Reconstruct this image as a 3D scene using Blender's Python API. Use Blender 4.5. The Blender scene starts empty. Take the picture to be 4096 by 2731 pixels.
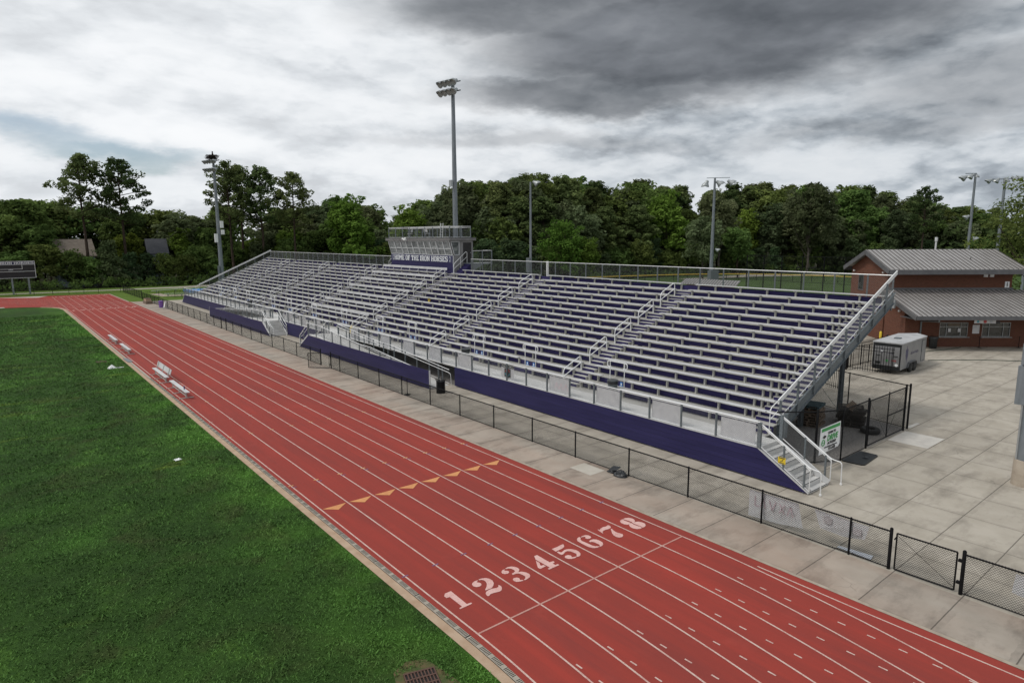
import bpy, bmesh, math, random
import numpy as np
from mathutils import Vector, Matrix
random.seed(7)
RNG = np.random.default_rng(11)
SC = bpy.context.scene
COL = SC.collection
R = math.radians
OFF = {}

# ------------------------------------------------------------------ materials
def newmat(name):
    m = bpy.data.materials.new(name); m.use_nodes = True
    nt = m.node_tree; b = nt.nodes['Principled BSDF']
    return m, nt, b
def N(nt, typ, **kw):
    n = nt.nodes.new(typ)
    for k, v in kw.items():
        if k.startswith('_'): setattr(n, k[1:], v)
        else: n.inputs[k.replace('__', ' ')].default_value = v
    return n
def L(nt, a, b): nt.links.new(a, b)
def c4(c): return (c[0], c[1], c[2], 1.0)
def pos(nt):
    return nt.nodes.new('ShaderNodeNewGeometry').outputs['Position']
def scaled(nt, vec, s):
    m = N(nt, 'ShaderNodeVectorMath', _operation='MULTIPLY'); L(nt, vec, m.inputs[0]); m.inputs[1].default_value = s
    return m.outputs[0]
def noise(nt, vec, scale, detail=4, rough=.55, dist=0):
    n = N(nt, 'ShaderNodeTexNoise', Scale=scale, Detail=detail, Roughness=rough, Distortion=dist); L(nt, vec, n.inputs['Vector'])
    return n.outputs['Fac']
def ramp(nt, fac, stops, interp='LINEAR'):
    r = nt.nodes.new('ShaderNodeValToRGB'); r.color_ramp.interpolation = interp
    el = r.color_ramp.elements
    while len(el) < len(stops): el.new(.5)
    for e, (p, c) in zip(el, stops):
        e.position = p; e.color = c4(c) if not isinstance(c, (int, float)) else (c, c, c, 1)
    L(nt, fac, r.inputs[0]); return r.outputs[0]
def mix(nt, fac, a, b, mode='MIX'):
    m = nt.nodes.new('ShaderNodeMix'); m.data_type = 'RGBA'; m.blend_type = mode
    for sock, v in ((m.inputs[0], fac), (m.inputs[6], a), (m.inputs[7], b)):
        if isinstance(v, (int, float)): sock.default_value = v
        elif isinstance(v, tuple): sock.default_value = c4(v)
        else: L(nt, v, sock)
    return m.outputs[2]
def math_(nt, op, a, b=None):
    m = N(nt, 'ShaderNodeMath', _operation=op)
    for i, v in enumerate((a, b)):
        if v is None: continue
        if isinstance(v, (int, float)): m.inputs[i].default_value = v
        else: L(nt, v, m.inputs[i])
    return m.outputs[0]
def bump(nt, b, h, strength=.3, dist=.02):
    n = N(nt, 'ShaderNodeBump', Strength=strength, Distance=dist); L(nt, h, n.inputs['Height']); L(nt, n.outputs[0], b.inputs['Normal'])
def mottled(name, a, b_, scale=3, rough=.6, metal=0, detail=5, bumpv=0, stretch=(1, 1, 1), spec=None, lo=.35, hi=.65):
    m, nt, b = newmat(name)
    v = scaled(nt, pos(nt), stretch)
    f = noise(nt, v, scale, detail)
    L(nt, ramp(nt, f, [(lo, a), (hi, b_)]), b.inputs['Base Color'])
    b.inputs['Roughness'].default_value = rough; b.inputs['Metallic'].default_value = metal
    if spec is not None: b.inputs['Specular IOR Level'].default_value = spec
    if bumpv: bump(nt, b, noise(nt, v, scale * 6, 3), bumpv)
    return m
def joints(nt, coord, offset, period, width):
    """1 on a thin line repeating every period along one coordinate"""
    t = math_(nt, 'DIVIDE', math_(nt, 'SUBTRACT', coord, offset), period)
    t = math_(nt, 'ABSOLUTE', math_(nt, 'SUBTRACT', math_(nt, 'FRACT', t), .5))
    return math_(nt, 'GREATER_THAN', t, .5 - width / period / 2)

M = {}
def mats():
    # infield turf
    m, nt, b = newmat('turf'); p = pos(nt)
    big = noise(nt, p, .09, 6, .62, .6); mid = noise(nt, scaled(nt, p, (1, 1, 1)), .9, 6, .66, .4); fine = noise(nt, scaled(nt, p, (1, .5, 1)), 8, 5, .7); hair = noise(nt, p, 42, 3, .7)
    f = math_(nt, 'ADD', math_(nt, 'MULTIPLY', big, .75), math_(nt, 'ADD', math_(nt, 'MULTIPLY', mid, .6), math_(nt, 'MULTIPLY', fine, .4)))
    c = ramp(nt, f, [(.62, (.025, .054, .012)), (.84, (.036, .080, .015)), (1.0, (.052, .118, .019)), (1.16, (.076, .165, .025))])
    f2 = noise(nt, p, .33, 4, .6, 1.2)
    c = mix(nt, ramp(nt, f2, [(.52, 0), (.68, .55)]), c, (.052, .055, .02))
    c = mix(nt, ramp(nt, hair, [(.3, .5), (.62, 0)]), c, (.012, .030, .007), 'MIX')
    sx_ = nt.nodes.new('ShaderNodeSeparateXYZ'); L(nt, p, sx_.inputs[0]); bw = math_(nt, 'SINE', math_(nt, 'ADD', math_(nt, 'MULTIPLY', sx_.outputs[0], 1.45), math_(nt, 'MULTIPLY', big, 3.0)))
    c = mix(nt, ramp(nt, math_(nt, 'MULTIPLY', math_(nt, 'ADD', bw, 1.0), .5), [(.3, 0), (.8, .18)]), c, (.018, .045, .009))
    edge = math_(nt, 'MULTIPLY', ramp(nt, math_(nt, 'MULTIPLY', math_(nt, 'ADD', sx_.outputs[0], 4.0), .28), [(.1, 0), (.9, .55)]), ramp(nt, noise(nt, p, .3, 4), [(.40, 0), (.58, 1)])); c = mix(nt, edge, c, (.075, .19, .02))
    yp = noise(nt, scaled(nt, p, (.5, 1.2, 1)), .30, 4, .6, .4); c = mix(nt, ramp(nt, yp, [(.62, 0), (.72, .6)]), c, (.115, .17, .018))
    # bright, freshly grown patches
    f3 = noise(nt, scaled(nt, p, (.6, 1.5, 1)), .16, 3, .5, .8)
    c = mix(nt, ramp(nt, f3, [(.58, 0), (.74, .45)]), c, (.055, .150, .018))
    L(nt, c, b.inputs['Base Color']); b.inputs['Roughness'].default_value = .9; b.inputs['Specular IOR Level'].default_value = .12
    bump(nt, b, math_(nt, 'ADD', hair, fine), .9, .05); M['turf'] = m
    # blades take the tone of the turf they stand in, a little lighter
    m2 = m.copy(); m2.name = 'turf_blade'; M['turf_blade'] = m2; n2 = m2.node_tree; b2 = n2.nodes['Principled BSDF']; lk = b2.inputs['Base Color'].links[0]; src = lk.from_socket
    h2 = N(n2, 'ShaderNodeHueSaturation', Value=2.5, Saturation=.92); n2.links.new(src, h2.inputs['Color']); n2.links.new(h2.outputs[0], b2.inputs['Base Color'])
    M['far_grass'] = mottled('far_grass', (.075, .125, .022), (.11, .17, .03), .5, .95, spec=.1, detail=6)
    M['ball_grass'] = mottled('ball_grass', (.040, .068, .018), (.060, .100, .026), .2, .95, spec=.1, detail=6)
    M['forest_floor'] = mottled('forest_floor', (.018, .022, .009), (.035, .034, .016), .6, .95, spec=.05)
    M['worn_soil'] = mottled('worn_soil', (.06, .085, .03), (.13, .095, .05), 4, .95, spec=.1, bumpv=.5)
    M['gravel_path'] = mottled('gravel_path', (.30, .27, .22), (.40, .37, .32), 1.5, .95, spec=.1)
    M['dark_gravel'] = mottled('dark_gravel', (.12, .112, .104), (.30, .28, .26), 9, .95, bumpv=.6, lo=.3, hi=.75)
    # running track
    m, nt, b = newmat('track_rubber'); p = pos(nt)
    st = noise(nt, scaled(nt, p, (1.5, .05, 1)), 1.6, 6, .65, .3); gr = noise(nt, p, 60, 2, .7); bl = noise(nt, p, .22, 4)
    f = math_(nt, 'ADD', math_(nt, 'MULTIPLY', st, .7), math_(nt, 'MULTIPLY', bl, .45))
    c = ramp(nt, f, [(.40, (.245, .044, .034)), (.56, (.285, .045, .033)), (.74, (.35, .048, .034))])
    c = mix(nt, ramp(nt, gr, [(.3, .35), (.7, 0)]), c, (.20, .036, .03))
    d = noise(nt, scaled(nt, p, (1.1, .10, 1)), .9, 6, .66, .3); sc_ = noise(nt, scaled(nt, p, (6, .5, 1)), 1.2, 5, .7, .4); c = mix(nt, ramp(nt, sc_, [(.60, 0), (.78, .45)]), c, (.155, .036, .032)); c = mix(nt, ramp(nt, noise(nt, p, .8, 6, .65), [(.58, 0), (.8, .35)]), c, (.40, .075, .055))
    c = mix(nt, ramp(nt, d, [(.50, 0), (.70, .55)]), c, (.19, .042, .036))
    L(nt, c, b.inputs['Base Color']); b.inputs['Roughness'].default_value = .85; b.inputs['Specular IOR Level'].default_value = .2
    bump(nt, b, gr, .4, .01); M['track'] = m
    # worn paints
    def paint(name, col, under, lo=.30, hi=.50):
        m, nt, b = newmat(name); p = pos(nt)
        f = noise(nt, p, 45, 3, .75); g = noise(nt, p, 2.5, 3)
        f = math_(nt, 'ADD', math_(nt, 'MULTIPLY', f, .7), math_(nt, 'MULTIPLY', g, .3))
        L(nt, mix(nt, ramp(nt, f, [(lo, 0), (hi, 1)]), under, col), b.inputs['Base Color']); b.inputs['Roughness'].default_value = .8
        M[name] = m
    paint('paint_white', (.60, .46, .40), (.38, .11, .09), .32, .56); paint('paint_faint', (.50, .30, .25), (.38, .10, .08), .34, .58)
    paint('paint_pink', (.66, .42, .38), (.42, .12, .10), .30, .52)
    paint('paint_orange', (.62, .28, .10), (.42, .13, .06))
    paint('paint_blue', (.13, .11, .22), (.25, .05, .05), .36, .6)
    paint('paint_yellow', (.62, .34, .13), (.35, .08, .05))
    # concrete slabs
    def concrete(name, a, b_, stain, jx, jy, red=0, ox=0, oy=-1.9):
        m, nt, b = newmat(name); p = pos(nt)
        sp = nt.nodes.new('ShaderNodeSeparateXYZ'); L(nt, p, sp.inputs[0])
        f = noise(nt, p, .7, 6, .62, .0); g = noise(nt, scaled(nt, p, (.7, 1.4, 1)), .62, 7, .66, .15); h = noise(nt, p, 30, 3)
        c = ramp(nt, f, [(.35, a), (.65, b_)])
        c = mix(nt, ramp(nt, g, [(.48, 0), (.70, .85)]), c, stain)
        lt = noise(nt, scaled(nt, p, (1.3, .7, 1)), 1.1, 6, .62, .2)
        c = mix(nt, ramp(nt, lt, [(.60, 0), (.74, .4)]), c, tuple(min(1, v * 1.3) for v in b_))
        # slab to slab tone
        sl = N(nt, 'ShaderNodeTexWhiteNoise', _noise_dimensions='2D'); cb = nt.nodes.new('ShaderNodeCombineXYZ')
        L(nt, math_(nt, 'FLOOR', math_(nt, 'DIVIDE', math_(nt, 'SUBTRACT', sp.outputs[0], ox), jx)), cb.inputs[0])
        L(nt, math_(nt, 'FLOOR', math_(nt, 'DIVIDE', math_(nt, 'SUBTRACT', sp.outputs[1], oy), jy)), cb.inputs[1]); L(nt, cb.outputs[0], sl.inputs['Vector'])
        c = mix(nt, math_(nt, 'MULTIPLY', sl.outputs['Value'], .22), c, stain)
        if red:
            r_ = noise(nt, scaled(nt, p, (1, .35, 1)), .35, 4)
            c = mix(nt, ramp(nt, r_, [(.38, 0), (.66, red)]), c, (.40, .235, .16))
        wob = math_(nt, 'MULTIPLY', math_(nt, 'SUBTRACT', noise(nt, p, 3, 2), .5), .02)
        j = math_(nt, 'MAXIMUM', joints(nt, math_(nt, 'ADD', sp.outputs[1], wob), oy, jy, .032), math_(nt, 'MULTIPLY', joints(nt, math_(nt, 'ADD', sp.outputs[0], wob), ox, jx, .028), .85))
        jw = math_(nt, 'MAXIMUM', joints(nt, math_(nt, 'ADD', sp.outputs[1], math_(nt, 'MULTIPLY', wob, 9.0)), oy, jy, .34), joints(nt, math_(nt, 'ADD', sp.outputs[0], math_(nt, 'MULTIPLY', wob, 9.0)), ox, jx, .26))
        c = mix(nt, math_(nt, 'MULTIPLY', jw, ramp(nt, noise(nt, p, 1.3, 5, .65), [(.40, 0), (.68, .38)])), c, stain)
        vr = N(nt, 'ShaderNodeTexVoronoi', _feature='DISTANCE_TO_EDGE', Scale=.34); vv = N(nt, 'ShaderNodeVectorMath', _operation='MULTIPLY_ADD'); nn_ = N(nt, 'ShaderNodeTexNoise', Scale=2.2, Detail=5); L(nt, p, nn_.inputs['Vector']); L(nt, nn_.outputs['Color'], vv.inputs[0]); vv.inputs[1].default_value = (.5, .5, 0); L(nt, p, vv.inputs[2]); L(nt, vv.outputs[0], vr.inputs['Vector'])
        ck = math_(nt, 'MULTIPLY', math_(nt, 'LESS_THAN', vr.outputs['Distance'], .0042), ramp(nt, noise(nt, p, .25, 3), [(.58, 0), (.64, .25)])); c = mix(nt, ck, c, (.07, .058, .045))
        c = mix(nt, math_(nt, 'MULTIPLY', j, .72), c, (.05, .04, .032))
        L(nt, c, b.inputs['Base Color']); b.inputs['Roughness'].default_value = .85; b.inputs['Specular IOR Level'].default_value = .25
        bump(nt, b, h, .2, .01); M[name] = m
    concrete('plaza_concrete', (.375, .335, .275), (.455, .41, .345), (.235, .208, .172), 2.26, 1.79, 0, 17.7)
    concrete('apron_concrete', (.325, .282, .235), (.40, .35, .295), (.140, .120, .100), 4.8, 1.79, .26, 9.02)
    M['kerb_concrete'] = mottled('kerb_concrete', (.30, .245, .19), (.40, .34, .27), 3, .85)
    M['curb_clay'] = mottled('curb_clay', (.36, .24, .155), (.45, .33, .23), 2, .9, bumpv=.3)
    M['new_concrete'] = mottled('new_concrete', (.48, .45, .41), (.56, .53, .48), 2.5, .85)
    M['pale_slab'] = mottled('pale_slab', (.42, .38, .32), (.50, .46, .40), 1.2, .85)
    M['drain_grate'] = mottled('drain_grate', (.30, .265, .215), (.37, .33, .27), 9, .7)
    M['slot_black'] = mottled('slot_black', (.012, .011, .010), (.02, .018, .016), 5, .9)
    M['rust_iron'] = mottled('rust_iron', (.085, .042, .030), (.13, .07, .05), 20, .7, .3)
    # metals
    M['aluminum'] = mottled('aluminum', (.48, .48, .48), (.58, .58, .58), 1.4, .5, .06, stretch=(1, .3, 1))
    M['foot_aluminum'] = mottled('foot_aluminum', (.36, .35, .325), (.45, .44, .41), 1.6, .6, .06, stretch=(1.5, .35, 1))
    M['deck_aluminum'] = mottled('deck_aluminum', (.52, .51, .49), (.60, .59, .57), 1.2, .55, .06)
    M['bracket_aluminum'] = mottled('bracket_aluminum', (.38, .37, .34), (.47, .46, .43), 6, .6, .05)
    M['rail_aluminum'] = mottled('rail_aluminum', (.72, .72, .715), (.80, .80, .79), 4, .4, .15)
    M['galvanized'] = mottled('galvanized', (.125, .145, .155), (.20, .222, .235), 14, .5, .35, detail=3)
    M['galvanized_pole'] = mottled('galvanized_pole', (.17, .19, .205), (.225, .245, .262), 6, .5, .3, stretch=(1, 1, .2))
    M['wire_grey'] = mottled('wire_grey', (.12, .125, .125), (.18, .185, .185), 6, .6, .2)
    M['black_metal'] = mottled('black_metal', (.005, .005, .0055), (.010, .010, .011), 9, .6, 0, spec=.12)
    M['black_wire'] = mottled('black_wire', (.006, .006, .006), (.012, .012, .0115), 9, .7, 0, spec=.1)
    # purple panels
    m, nt, b = newmat('purple_panel'); p = pos(nt)
    c = ramp(nt, noise(nt, scaled(nt, p, (1, .25, 2.5)), 1.2, 5), [(.3, (.0150, .0130, .060)), (.7, (.024, .021, .086))])
    L(nt, c, b.inputs['Base Color']); b.inputs['Roughness'].default_value = .5; b.inputs['Specular IOR Level'].default_value = .3; M['purple'] = m
    M['purple_riser'] = mottled('purple_riser', (.022, .018, .068), (.034, .029, .100), 3, .75, stretch=(1, .4, 1), spec=.15)
    M['sign_purple'] = mottled('sign_purple', (.025, .026, .075), (.045, .047, .110), 2.2, .5, stretch=(1, 2.5, .4))
    M['seam_dark'] = mottled('seam_dark', (.01, .009, .03), (.015, .013, .04), 3, .6)
    M['letter_white'] = mottled('letter_white', (.72, .74, .74), (.80, .82, .82), 5, .6)
    M['sign_grey'] = mottled('sign_grey', (.40, .42, .46), (.5, .52, .55), 5, .6)
    M['white_plastic'] = mottled('white_plastic', (.70, .70, .69), (.78, .78, .77), 3, .5)
    M['faded_white'] = mottled('faded_white', (.80, .81, .82), (.88, .89, .89), 3, .6)
    M['paper_white'] = mottled('paper_white', (.57, .57, .59), (.67, .67, .68), 3, .7)
    M['black_plastic'] = mottled('black_plastic', (.010, .011, .012), (.018, .02, .021), 6, .45)
    M['black_film'] = mottled('black_film', (.012, .013, .015), (.025, .027, .03), 7, .32, bumpv=.3)
    M['grey_plastic'] = mottled('grey_plastic', (.09, .11, .11), (.13, .15, .15), 6, .5)
    M['purple_plastic'] = mottled('purple_plastic', (.16, .075, .30), (.20, .10, .36), 4, .5)
    M['yellow_plastic'] = mottled('yellow_plastic', (.62, .44, .02), (.72, .52, .04), 5, .5)
    M['blue_sign'] = mottled('blue_sign', (.05, .20, .55), (.07, .25, .62), 5, .5)
    M['blue_tarp'] = mottled('blue_tarp', (.035, .16, .42), (.06, .24, .55), 1.2, .5)
    M['green_print'] = mottled('green_print', (.05, .30, .075), (.06, .36, .10), 5, .6)
    M['red_print'] = mottled('red_print', (.40, .05, .05), (.5, .08, .07), 5, .6)
    M['teal_print'] = mottled('teal_print', (.05, .28, .36), (.07, .34, .42), 5, .6)
    M['pink_print'] = mottled('pink_print', (.70, .56, .60), (.76, .62, .66), 5, .7)
    M['faint_print'] = mottled('faint_print', (.60, .57, .58), (.70, .67, .68), 8, .7)
    M['black_print'] = mottled('black_print', (.02, .02, .022), (.035, .035, .035), 5, .6)
    M['wood_dark'] = mottled('wood_dark', (.022, .018, .015), (.05, .042, .034), 5, .85, stretch=(1, 4, 4))
    M['wood_mid'] = mottled('wood_mid', (.10, .072, .05), (.21, .155, .11), 5, .85, stretch=(1, 4, 4))
    M['wood_teal'] = mottled('wood_teal', (.02, .045, .055), (.04, .075, .08), 5, .8)
    M['tire_rubber'] = mottled('tire_rubber', (.012, .012, .012), (.022, .021, .02), 8, .8)
    M['rim_grey'] = mottled('rim_grey', (.10, .10, .11), (.16, .16, .17), 8, .5, .5)
    M['lamp_shell'] = mottled('lamp_shell', (.28, .30, .30), (.38, .40, .40), 5, .4, .3)
    M['lamp_lens'] = mottled('lamp_lens', (.10, .10, .085), (.22, .21, .18), 9, .2)
    M['nest_twigs'] = mottled('nest_twigs', (.018, .014, .010), (.05, .038, .028), 20, .9)
    # buildings
    m, nt, b = newmat('brick'); p = pos(nt)
    tc = nt.nodes.new('ShaderNodeTexCoord'); 
    br = N(nt, 'ShaderNodeTexBrick', Scale=1.0, _offset=.5); br.inputs['Brick Width'].default_value = .22; br.inputs['Row Height'].default_value = .075; br.inputs['Mortar Size'].default_value = .006
    br.inputs['Color1'].default_value = (.092, .038, .026, 1); br.inputs['Color2'].default_value = (.135, .052, .034, 1); br.inputs['Mortar'].default_value = (.20, .125, .09, 1)
    sp = nt.nodes.new('ShaderNodeSeparateXYZ'); L(nt, p, sp.inputs[0]); cb = nt.nodes.new('ShaderNodeCombineXYZ')
    L(nt, math_(nt, 'ADD', math_(nt, 'MULTIPLY', sp.outputs[0], 1.02), math_(nt, 'MULTIPLY', sp.outputs[1], -.38)), cb.inputs[0]); L(nt, sp.outputs[2], cb.inputs[1]); L(nt, cb.outputs[0], br.inputs['Vector'])
    c = mix(nt, ramp(nt, noise(nt, p, .6, 5), [(.35, .3), (.65, 0)]), br.outputs['Color'], (.13, .05, .032))
    L(nt, c, b.inputs['Base Color']); b.inputs['Roughness'].default_value = .9; b.inputs['Specular IOR Level'].default_value = .15; M['brick'] = m
    M['roof_metal'] = mottled('roof_metal', (.31, .29, .275), (.38, .36, .345), .8, .42, .25)
    M['roof_seam'] = mottled('roof_seam', (.075, .068, .064), (.10, .09, .085), 3, .5, .2)
    M['fascia_grey'] = mottled('fascia_grey', (.085, .085, .09), (.115, .115, .12), 2, .5)
    M['siding_grey'] = mottled('siding_grey', (.20, .195, .195), (.25, .245, .24), 2, .6, stretch=(5, 5, .3))
    M['roof_cap'] = mottled('roof_cap', (.13, .125, .125), (.18, .175, .17), 2, .6)
    m, nt, b = newmat('window_glass'); p = pos(nt)
    L(nt, ramp(nt, noise(nt, scaled(nt, p, (1, 1, 2)), .9, 4, .6, 1.5), [(.32, (.030, .034, .034)), (.50, (.13, .14, .14)), (.68, (.24, .25, .245))]), b.inputs['Base Color'])  # sky reflection painted into the pane colour as mottled lighter greys
    b.inputs['Roughness'].default_value = .06; b.inputs['Specular IOR Level'].default_value = .9; M['glass'] = m
    M['glass_dark'] = mottled('glass_dark', (.012, .013, .013), (.06, .062, .06), 1.2, .08, stretch=(1, 1, 2), spec=.8)
    M['backrest_aluminum'] = mottled('backrest_aluminum', (.42, .42, .42), (.52, .52, .52), 1.6, .5, .1)
    M['dark_door'] = mottled('dark_door', (.012, .011, .011), (.02, .018, .018), 3, .6)
    M['frame_white'] = mottled('frame_white', (.56, .57, .58), (.64, .65, .65), 3, .5)
    M['frame_grey'] = mottled('frame_grey', (.30, .31, .31), (.38, .39, .39), 3, .4, .3)
    M['trailer_skin'] = mottled('trailer_skin', (.20, .20, .205), (.25, .25, .255), 1.4, .4, .1)
    M['trailer_roof'] = mottled('trailer_roof', (.34, .34, .345), (.46, .46, .46), 1.6, .6)
    M['emblem_purple'] = mottled('emblem_purple', (.05, .045, .085), (.10, .09, .15), 4, .5)
    M['scoreboard_black'] = mottled('scoreboard_black', (.008, .009, .011), (.014, .016, .02), 2, .4)
    M['bottle_blue'] = mottled('bottle_blue', (.02, .03, .12), (.03, .05, .2), 9, .3)
    M['yellow_tube'] = mottled('yellow_tube', (.55, .36, .03), (.65, .44, .05), 3, .6)
    M['hose_green'] = mottled('hose_green', (.03, .055, .035), (.05, .075, .05), 8, .6)
    M['house_tan'] = mottled('house_tan', (.15, .12, .095), (.20, .165, .13), 1.5, .8)
    M['house_blue'] = mottled('house_blue', (.22, .27, .29), (.28, .33, .35), 1.5, .8)
    M['shingle_dark'] = mottled('shingle_dark', (.045, .047, .055), (.07, .072, .08), 4, .9)
    M['shingle_brown'] = mottled('shingle_brown', (.10, .083, .07), (.14, .12, .10), 4, .9)
    M['bark'] = mottled('bark', (.032, .024, .019), (.075, .055, .043), 3, .95, stretch=(1, 1, .25), spec=.1)
    M['bark_pale'] = mottled('bark_pale', (.07, .06, .05), (.13, .115, .10), 3, .95, stretch=(1, 1, .25), spec=.1)
    # foliage: leaf tone is a per-leaf attribute, hue shifts per tree
    def leaf(name, dark, light, trans=.38):
        m = bpy.data.materials.new(name); m.use_nodes = True; nt = m.node_tree; nt.nodes.clear()
        at = N(nt, 'ShaderNodeAttribute', _attribute_name='tone'); oi = nt.nodes.new('ShaderNodeObjectInfo')
        c = ramp(nt, at.outputs['Fac'], [(0, dark), (1, light)])
        hs = N(nt, 'ShaderNodeHueSaturation'); L(nt, c, hs.inputs['Color'])
        L(nt, math_(nt, 'ADD', math_(nt, 'MULTIPLY', oi.outputs['Random'], .05), .475), hs.inputs['Hue'])
        L(nt, math_(nt, 'ADD', math_(nt, 'MULTIPLY', math_(nt, 'FRACT', math_(nt, 'MULTIPLY', oi.outputs['Random'], 7.3)), .65), .70), hs.inputs['Value'])
        d = nt.nodes.new('ShaderNodeBsdfDiffuse'); t = nt.nodes.new('ShaderNodeBsdfTranslucent'); x = N(nt, 'ShaderNodeMixShader', Fac=trans); o = nt.nodes.new('ShaderNodeOutputMaterial')
        L(nt, hs.outputs[0], d.inputs['Color']); L(nt, hs.outputs[0], t.inputs['Color']); L(nt, d.outputs[0], x.inputs[1]); L(nt, t.outputs[0], x.inputs[2]); L(nt, x.outputs[0], o.inputs['Surface'])
        M[name] = m
    leaf('pine_needles', (.070, .098, .036), (.155, .195, .072))
    leaf('broad_leaves', (.068, .105, .030), (.160, .215, .062))
    leaf('light_leaves', (.085, .140, .024), (.20, .29, .055))
    leaf('grey_leaves', (.075, .098, .042), (.165, .195, .100))
    leaf('young_needles', (.055, .088, .038), (.125, .170, .078))
mats()

# ------------------------------------------------------------------ mesh builder
class MB:
    def __init__(s): s.v = []; s.f = []
    def add(s, vs, fs):
        o = len(s.v); s.v += [tuple(v) for v in vs]; s.f += [tuple(i + o for i in f) for f in fs]; return s
    def quad(s, a, b, c, d): return s.add((a, b, c, d), ((0, 1, 2, 3),))
    def box(s, x0, x1, y0, y1, z0, z1):
        return s.add([(x, y, z) for z in (z0, z1) for y in (y0, y1) for x in (x0, x1)],
                     ((0, 2, 3, 1), (4, 5, 7, 6), (0, 1, 5, 4), (2, 6, 7, 3), (0, 4, 6, 2), (1, 3, 7, 5)))
    def beam(s, p, q, w, h, up=(0, 0, 1)):
        p = Vector(p); q = Vector(q); d = (q - p).normalized(); u = Vector(up)
        if abs(d.dot(u)) > .99: u = Vector((0, 1, 0))
        r = d.cross(u).normalized() * (w / 2); t = r.cross(d).normalized() * (h / 2)
        vs = [e + a * r + b * t for e in (p, q) for a, b in ((-1, -1), (1, -1), (1, 1), (-1, 1))]
        return s.add(vs, ((0, 1, 2, 3), (7, 6, 5, 4), (0, 4, 5, 1), (1, 5, 6, 2), (2, 6, 7, 3), (3, 7, 4, 0)))
    def tube(s, pts, r, n=6, r1=None, caps=True):
        pts = [Vector(p) for p in pts]; k = len(pts); prev = None; vs = []; fs = []
        for i, p in enumerate(pts):
            d = (pts[min(i + 1, k - 1)] - pts[max(i - 1, 0)])
            d = d.normalized() if d.length > 1e-9 else Vector((0, 0, 1))
            if prev is None: a = d.cross(Vector((0, 0, 1)) if abs(d.z) < .9 else Vector((1, 0, 0))).normalized()
            else:
                a = prev - d * prev.dot(d); a = a.normalized() if a.length > 1e-6 else d.orthogonal().normalized()
            prev = a; b = d.cross(a); rr = r if r1 is None else r + (r1 - r) * i / (k - 1)
            vs += [p + a * (rr * math.cos(2 * math.pi * j / n)) + b * (rr * math.sin(2 * math.pi * j / n)) for j in range(n)]
        for i in range(k - 1):
            for j in range(n):
                j2 = (j + 1) % n; fs.append((i * n + j, i * n + j2, (i + 1) * n + j2, (i + 1) * n + j))
        if caps: fs += [tuple(range(n))[::-1], tuple(range((k - 1) * n, k * n))]
        return s.add(vs, fs)
    def prism(s, poly, z0, z1):
        n = len(poly); vs = [(x, y, z) for z in (z0, z1) for x, y in poly]
        return s.add(vs, [tuple(range(n))[::-1], tuple(range(n, 2 * n))] + [(i, (i + 1) % n, (i + 1) % n + n, i + n) for i in range(n)])
    def slab(s, pts, nrm):
        """extrude a planar 3-D polygon along nrm"""
        n = len(pts); nrm = Vector(nrm); vs = [Vector(p) for p in pts] + [Vector(p) + nrm for p in pts]
        return s.add(vs, [tuple(range(n))[::-1], tuple(range(n, 2 * n))] + [(i, (i + 1) % n, (i + 1) % n + n, i + n) for i in range(n)])
    def poly(s, pts): return s.add(pts, (tuple(range(len(pts))),))
    def lathe(s, prof, c=(0, 0, 0), n=16, axis=None):
        c = Vector(c); ax = Vector(axis or (0, 0, 1)).normalized(); a = ax.orthogonal().normalized(); b = ax.cross(a)
        vs = [c + ax * z + a * (r * math.cos(2 * math.pi * j / n)) + b * (r * math.sin(2 * math.pi * j / n)) for r, z in prof for j in range(n)]
        k = len(prof); fs = [(i * n + j, i * n + (j + 1) % n, (i + 1) * n + (j + 1) % n, (i + 1) * n + j) for i in range(k - 1) for j in range(n)]
        fs += [tuple(range(n))[::-1], tuple(range((k - 1) * n, k * n))]
        return s.add(vs, fs)
    def build(s, name, mat, parent=None, at=None, smooth=False):
        off = Vector(OFF[parent] if parent is not None else (at if at is not None else (0, 0, 0)))
        me = bpy.data.meshes.new(name); me.from_pydata([tuple(Vector(v) - off) for v in s.v], [], s.f)
        bm = bmesh.new(); bm.from_mesh(me); bmesh.ops.recalc_face_normals(bm, faces=bm.faces); bm.to_mesh(me); bm.free()
        me.materials.append(M[mat] if isinstance(mat, str) else mat)
        if smooth:
            me.shade_smooth()
            try: me.set_sharp_from_angle(angle=R(40))
            except Exception: pass
        o = bpy.data.objects.new(name, me); COL.objects.link(o)
        if parent is not None: o.parent = parent
        else: o.location = off
        OFF[o] = tuple(off); return o
def tag(o, label, cat, group=None, kind=None):
    if label: o['label'] = label
    if cat: o['category'] = cat
    if group: o['group'] = group
    if kind: o['kind'] = kind
    return o
def thing(name, loc, label, cat, group=None):
    o = bpy.data.objects.new(name, None); COL.objects.link(o); o.location = loc; o.empty_display_size = .2
    OFF[o] = tuple(loc); return tag(o, label, cat, group)
def struct(name, mb, mat): 
    o = mb.build(name, mat); o['kind'] = 'structure'; return o
def dup(root, loc, rotz=0, scale=None, label=None, group=None):
    r = root.copy(); COL.objects.link(r); r.location = loc; r.rotation_euler = (0, 0, rotz)
    if scale: r.scale = scale
    if label: r['label'] = label
    if group: r['group'] = group
    for ch in list(root.children):
        c = ch.copy(); COL.objects.link(c); c.parent = r
        for g in list(ch.children):
            d = g.copy(); COL.objects.link(d); d.parent = c
    return r
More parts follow.
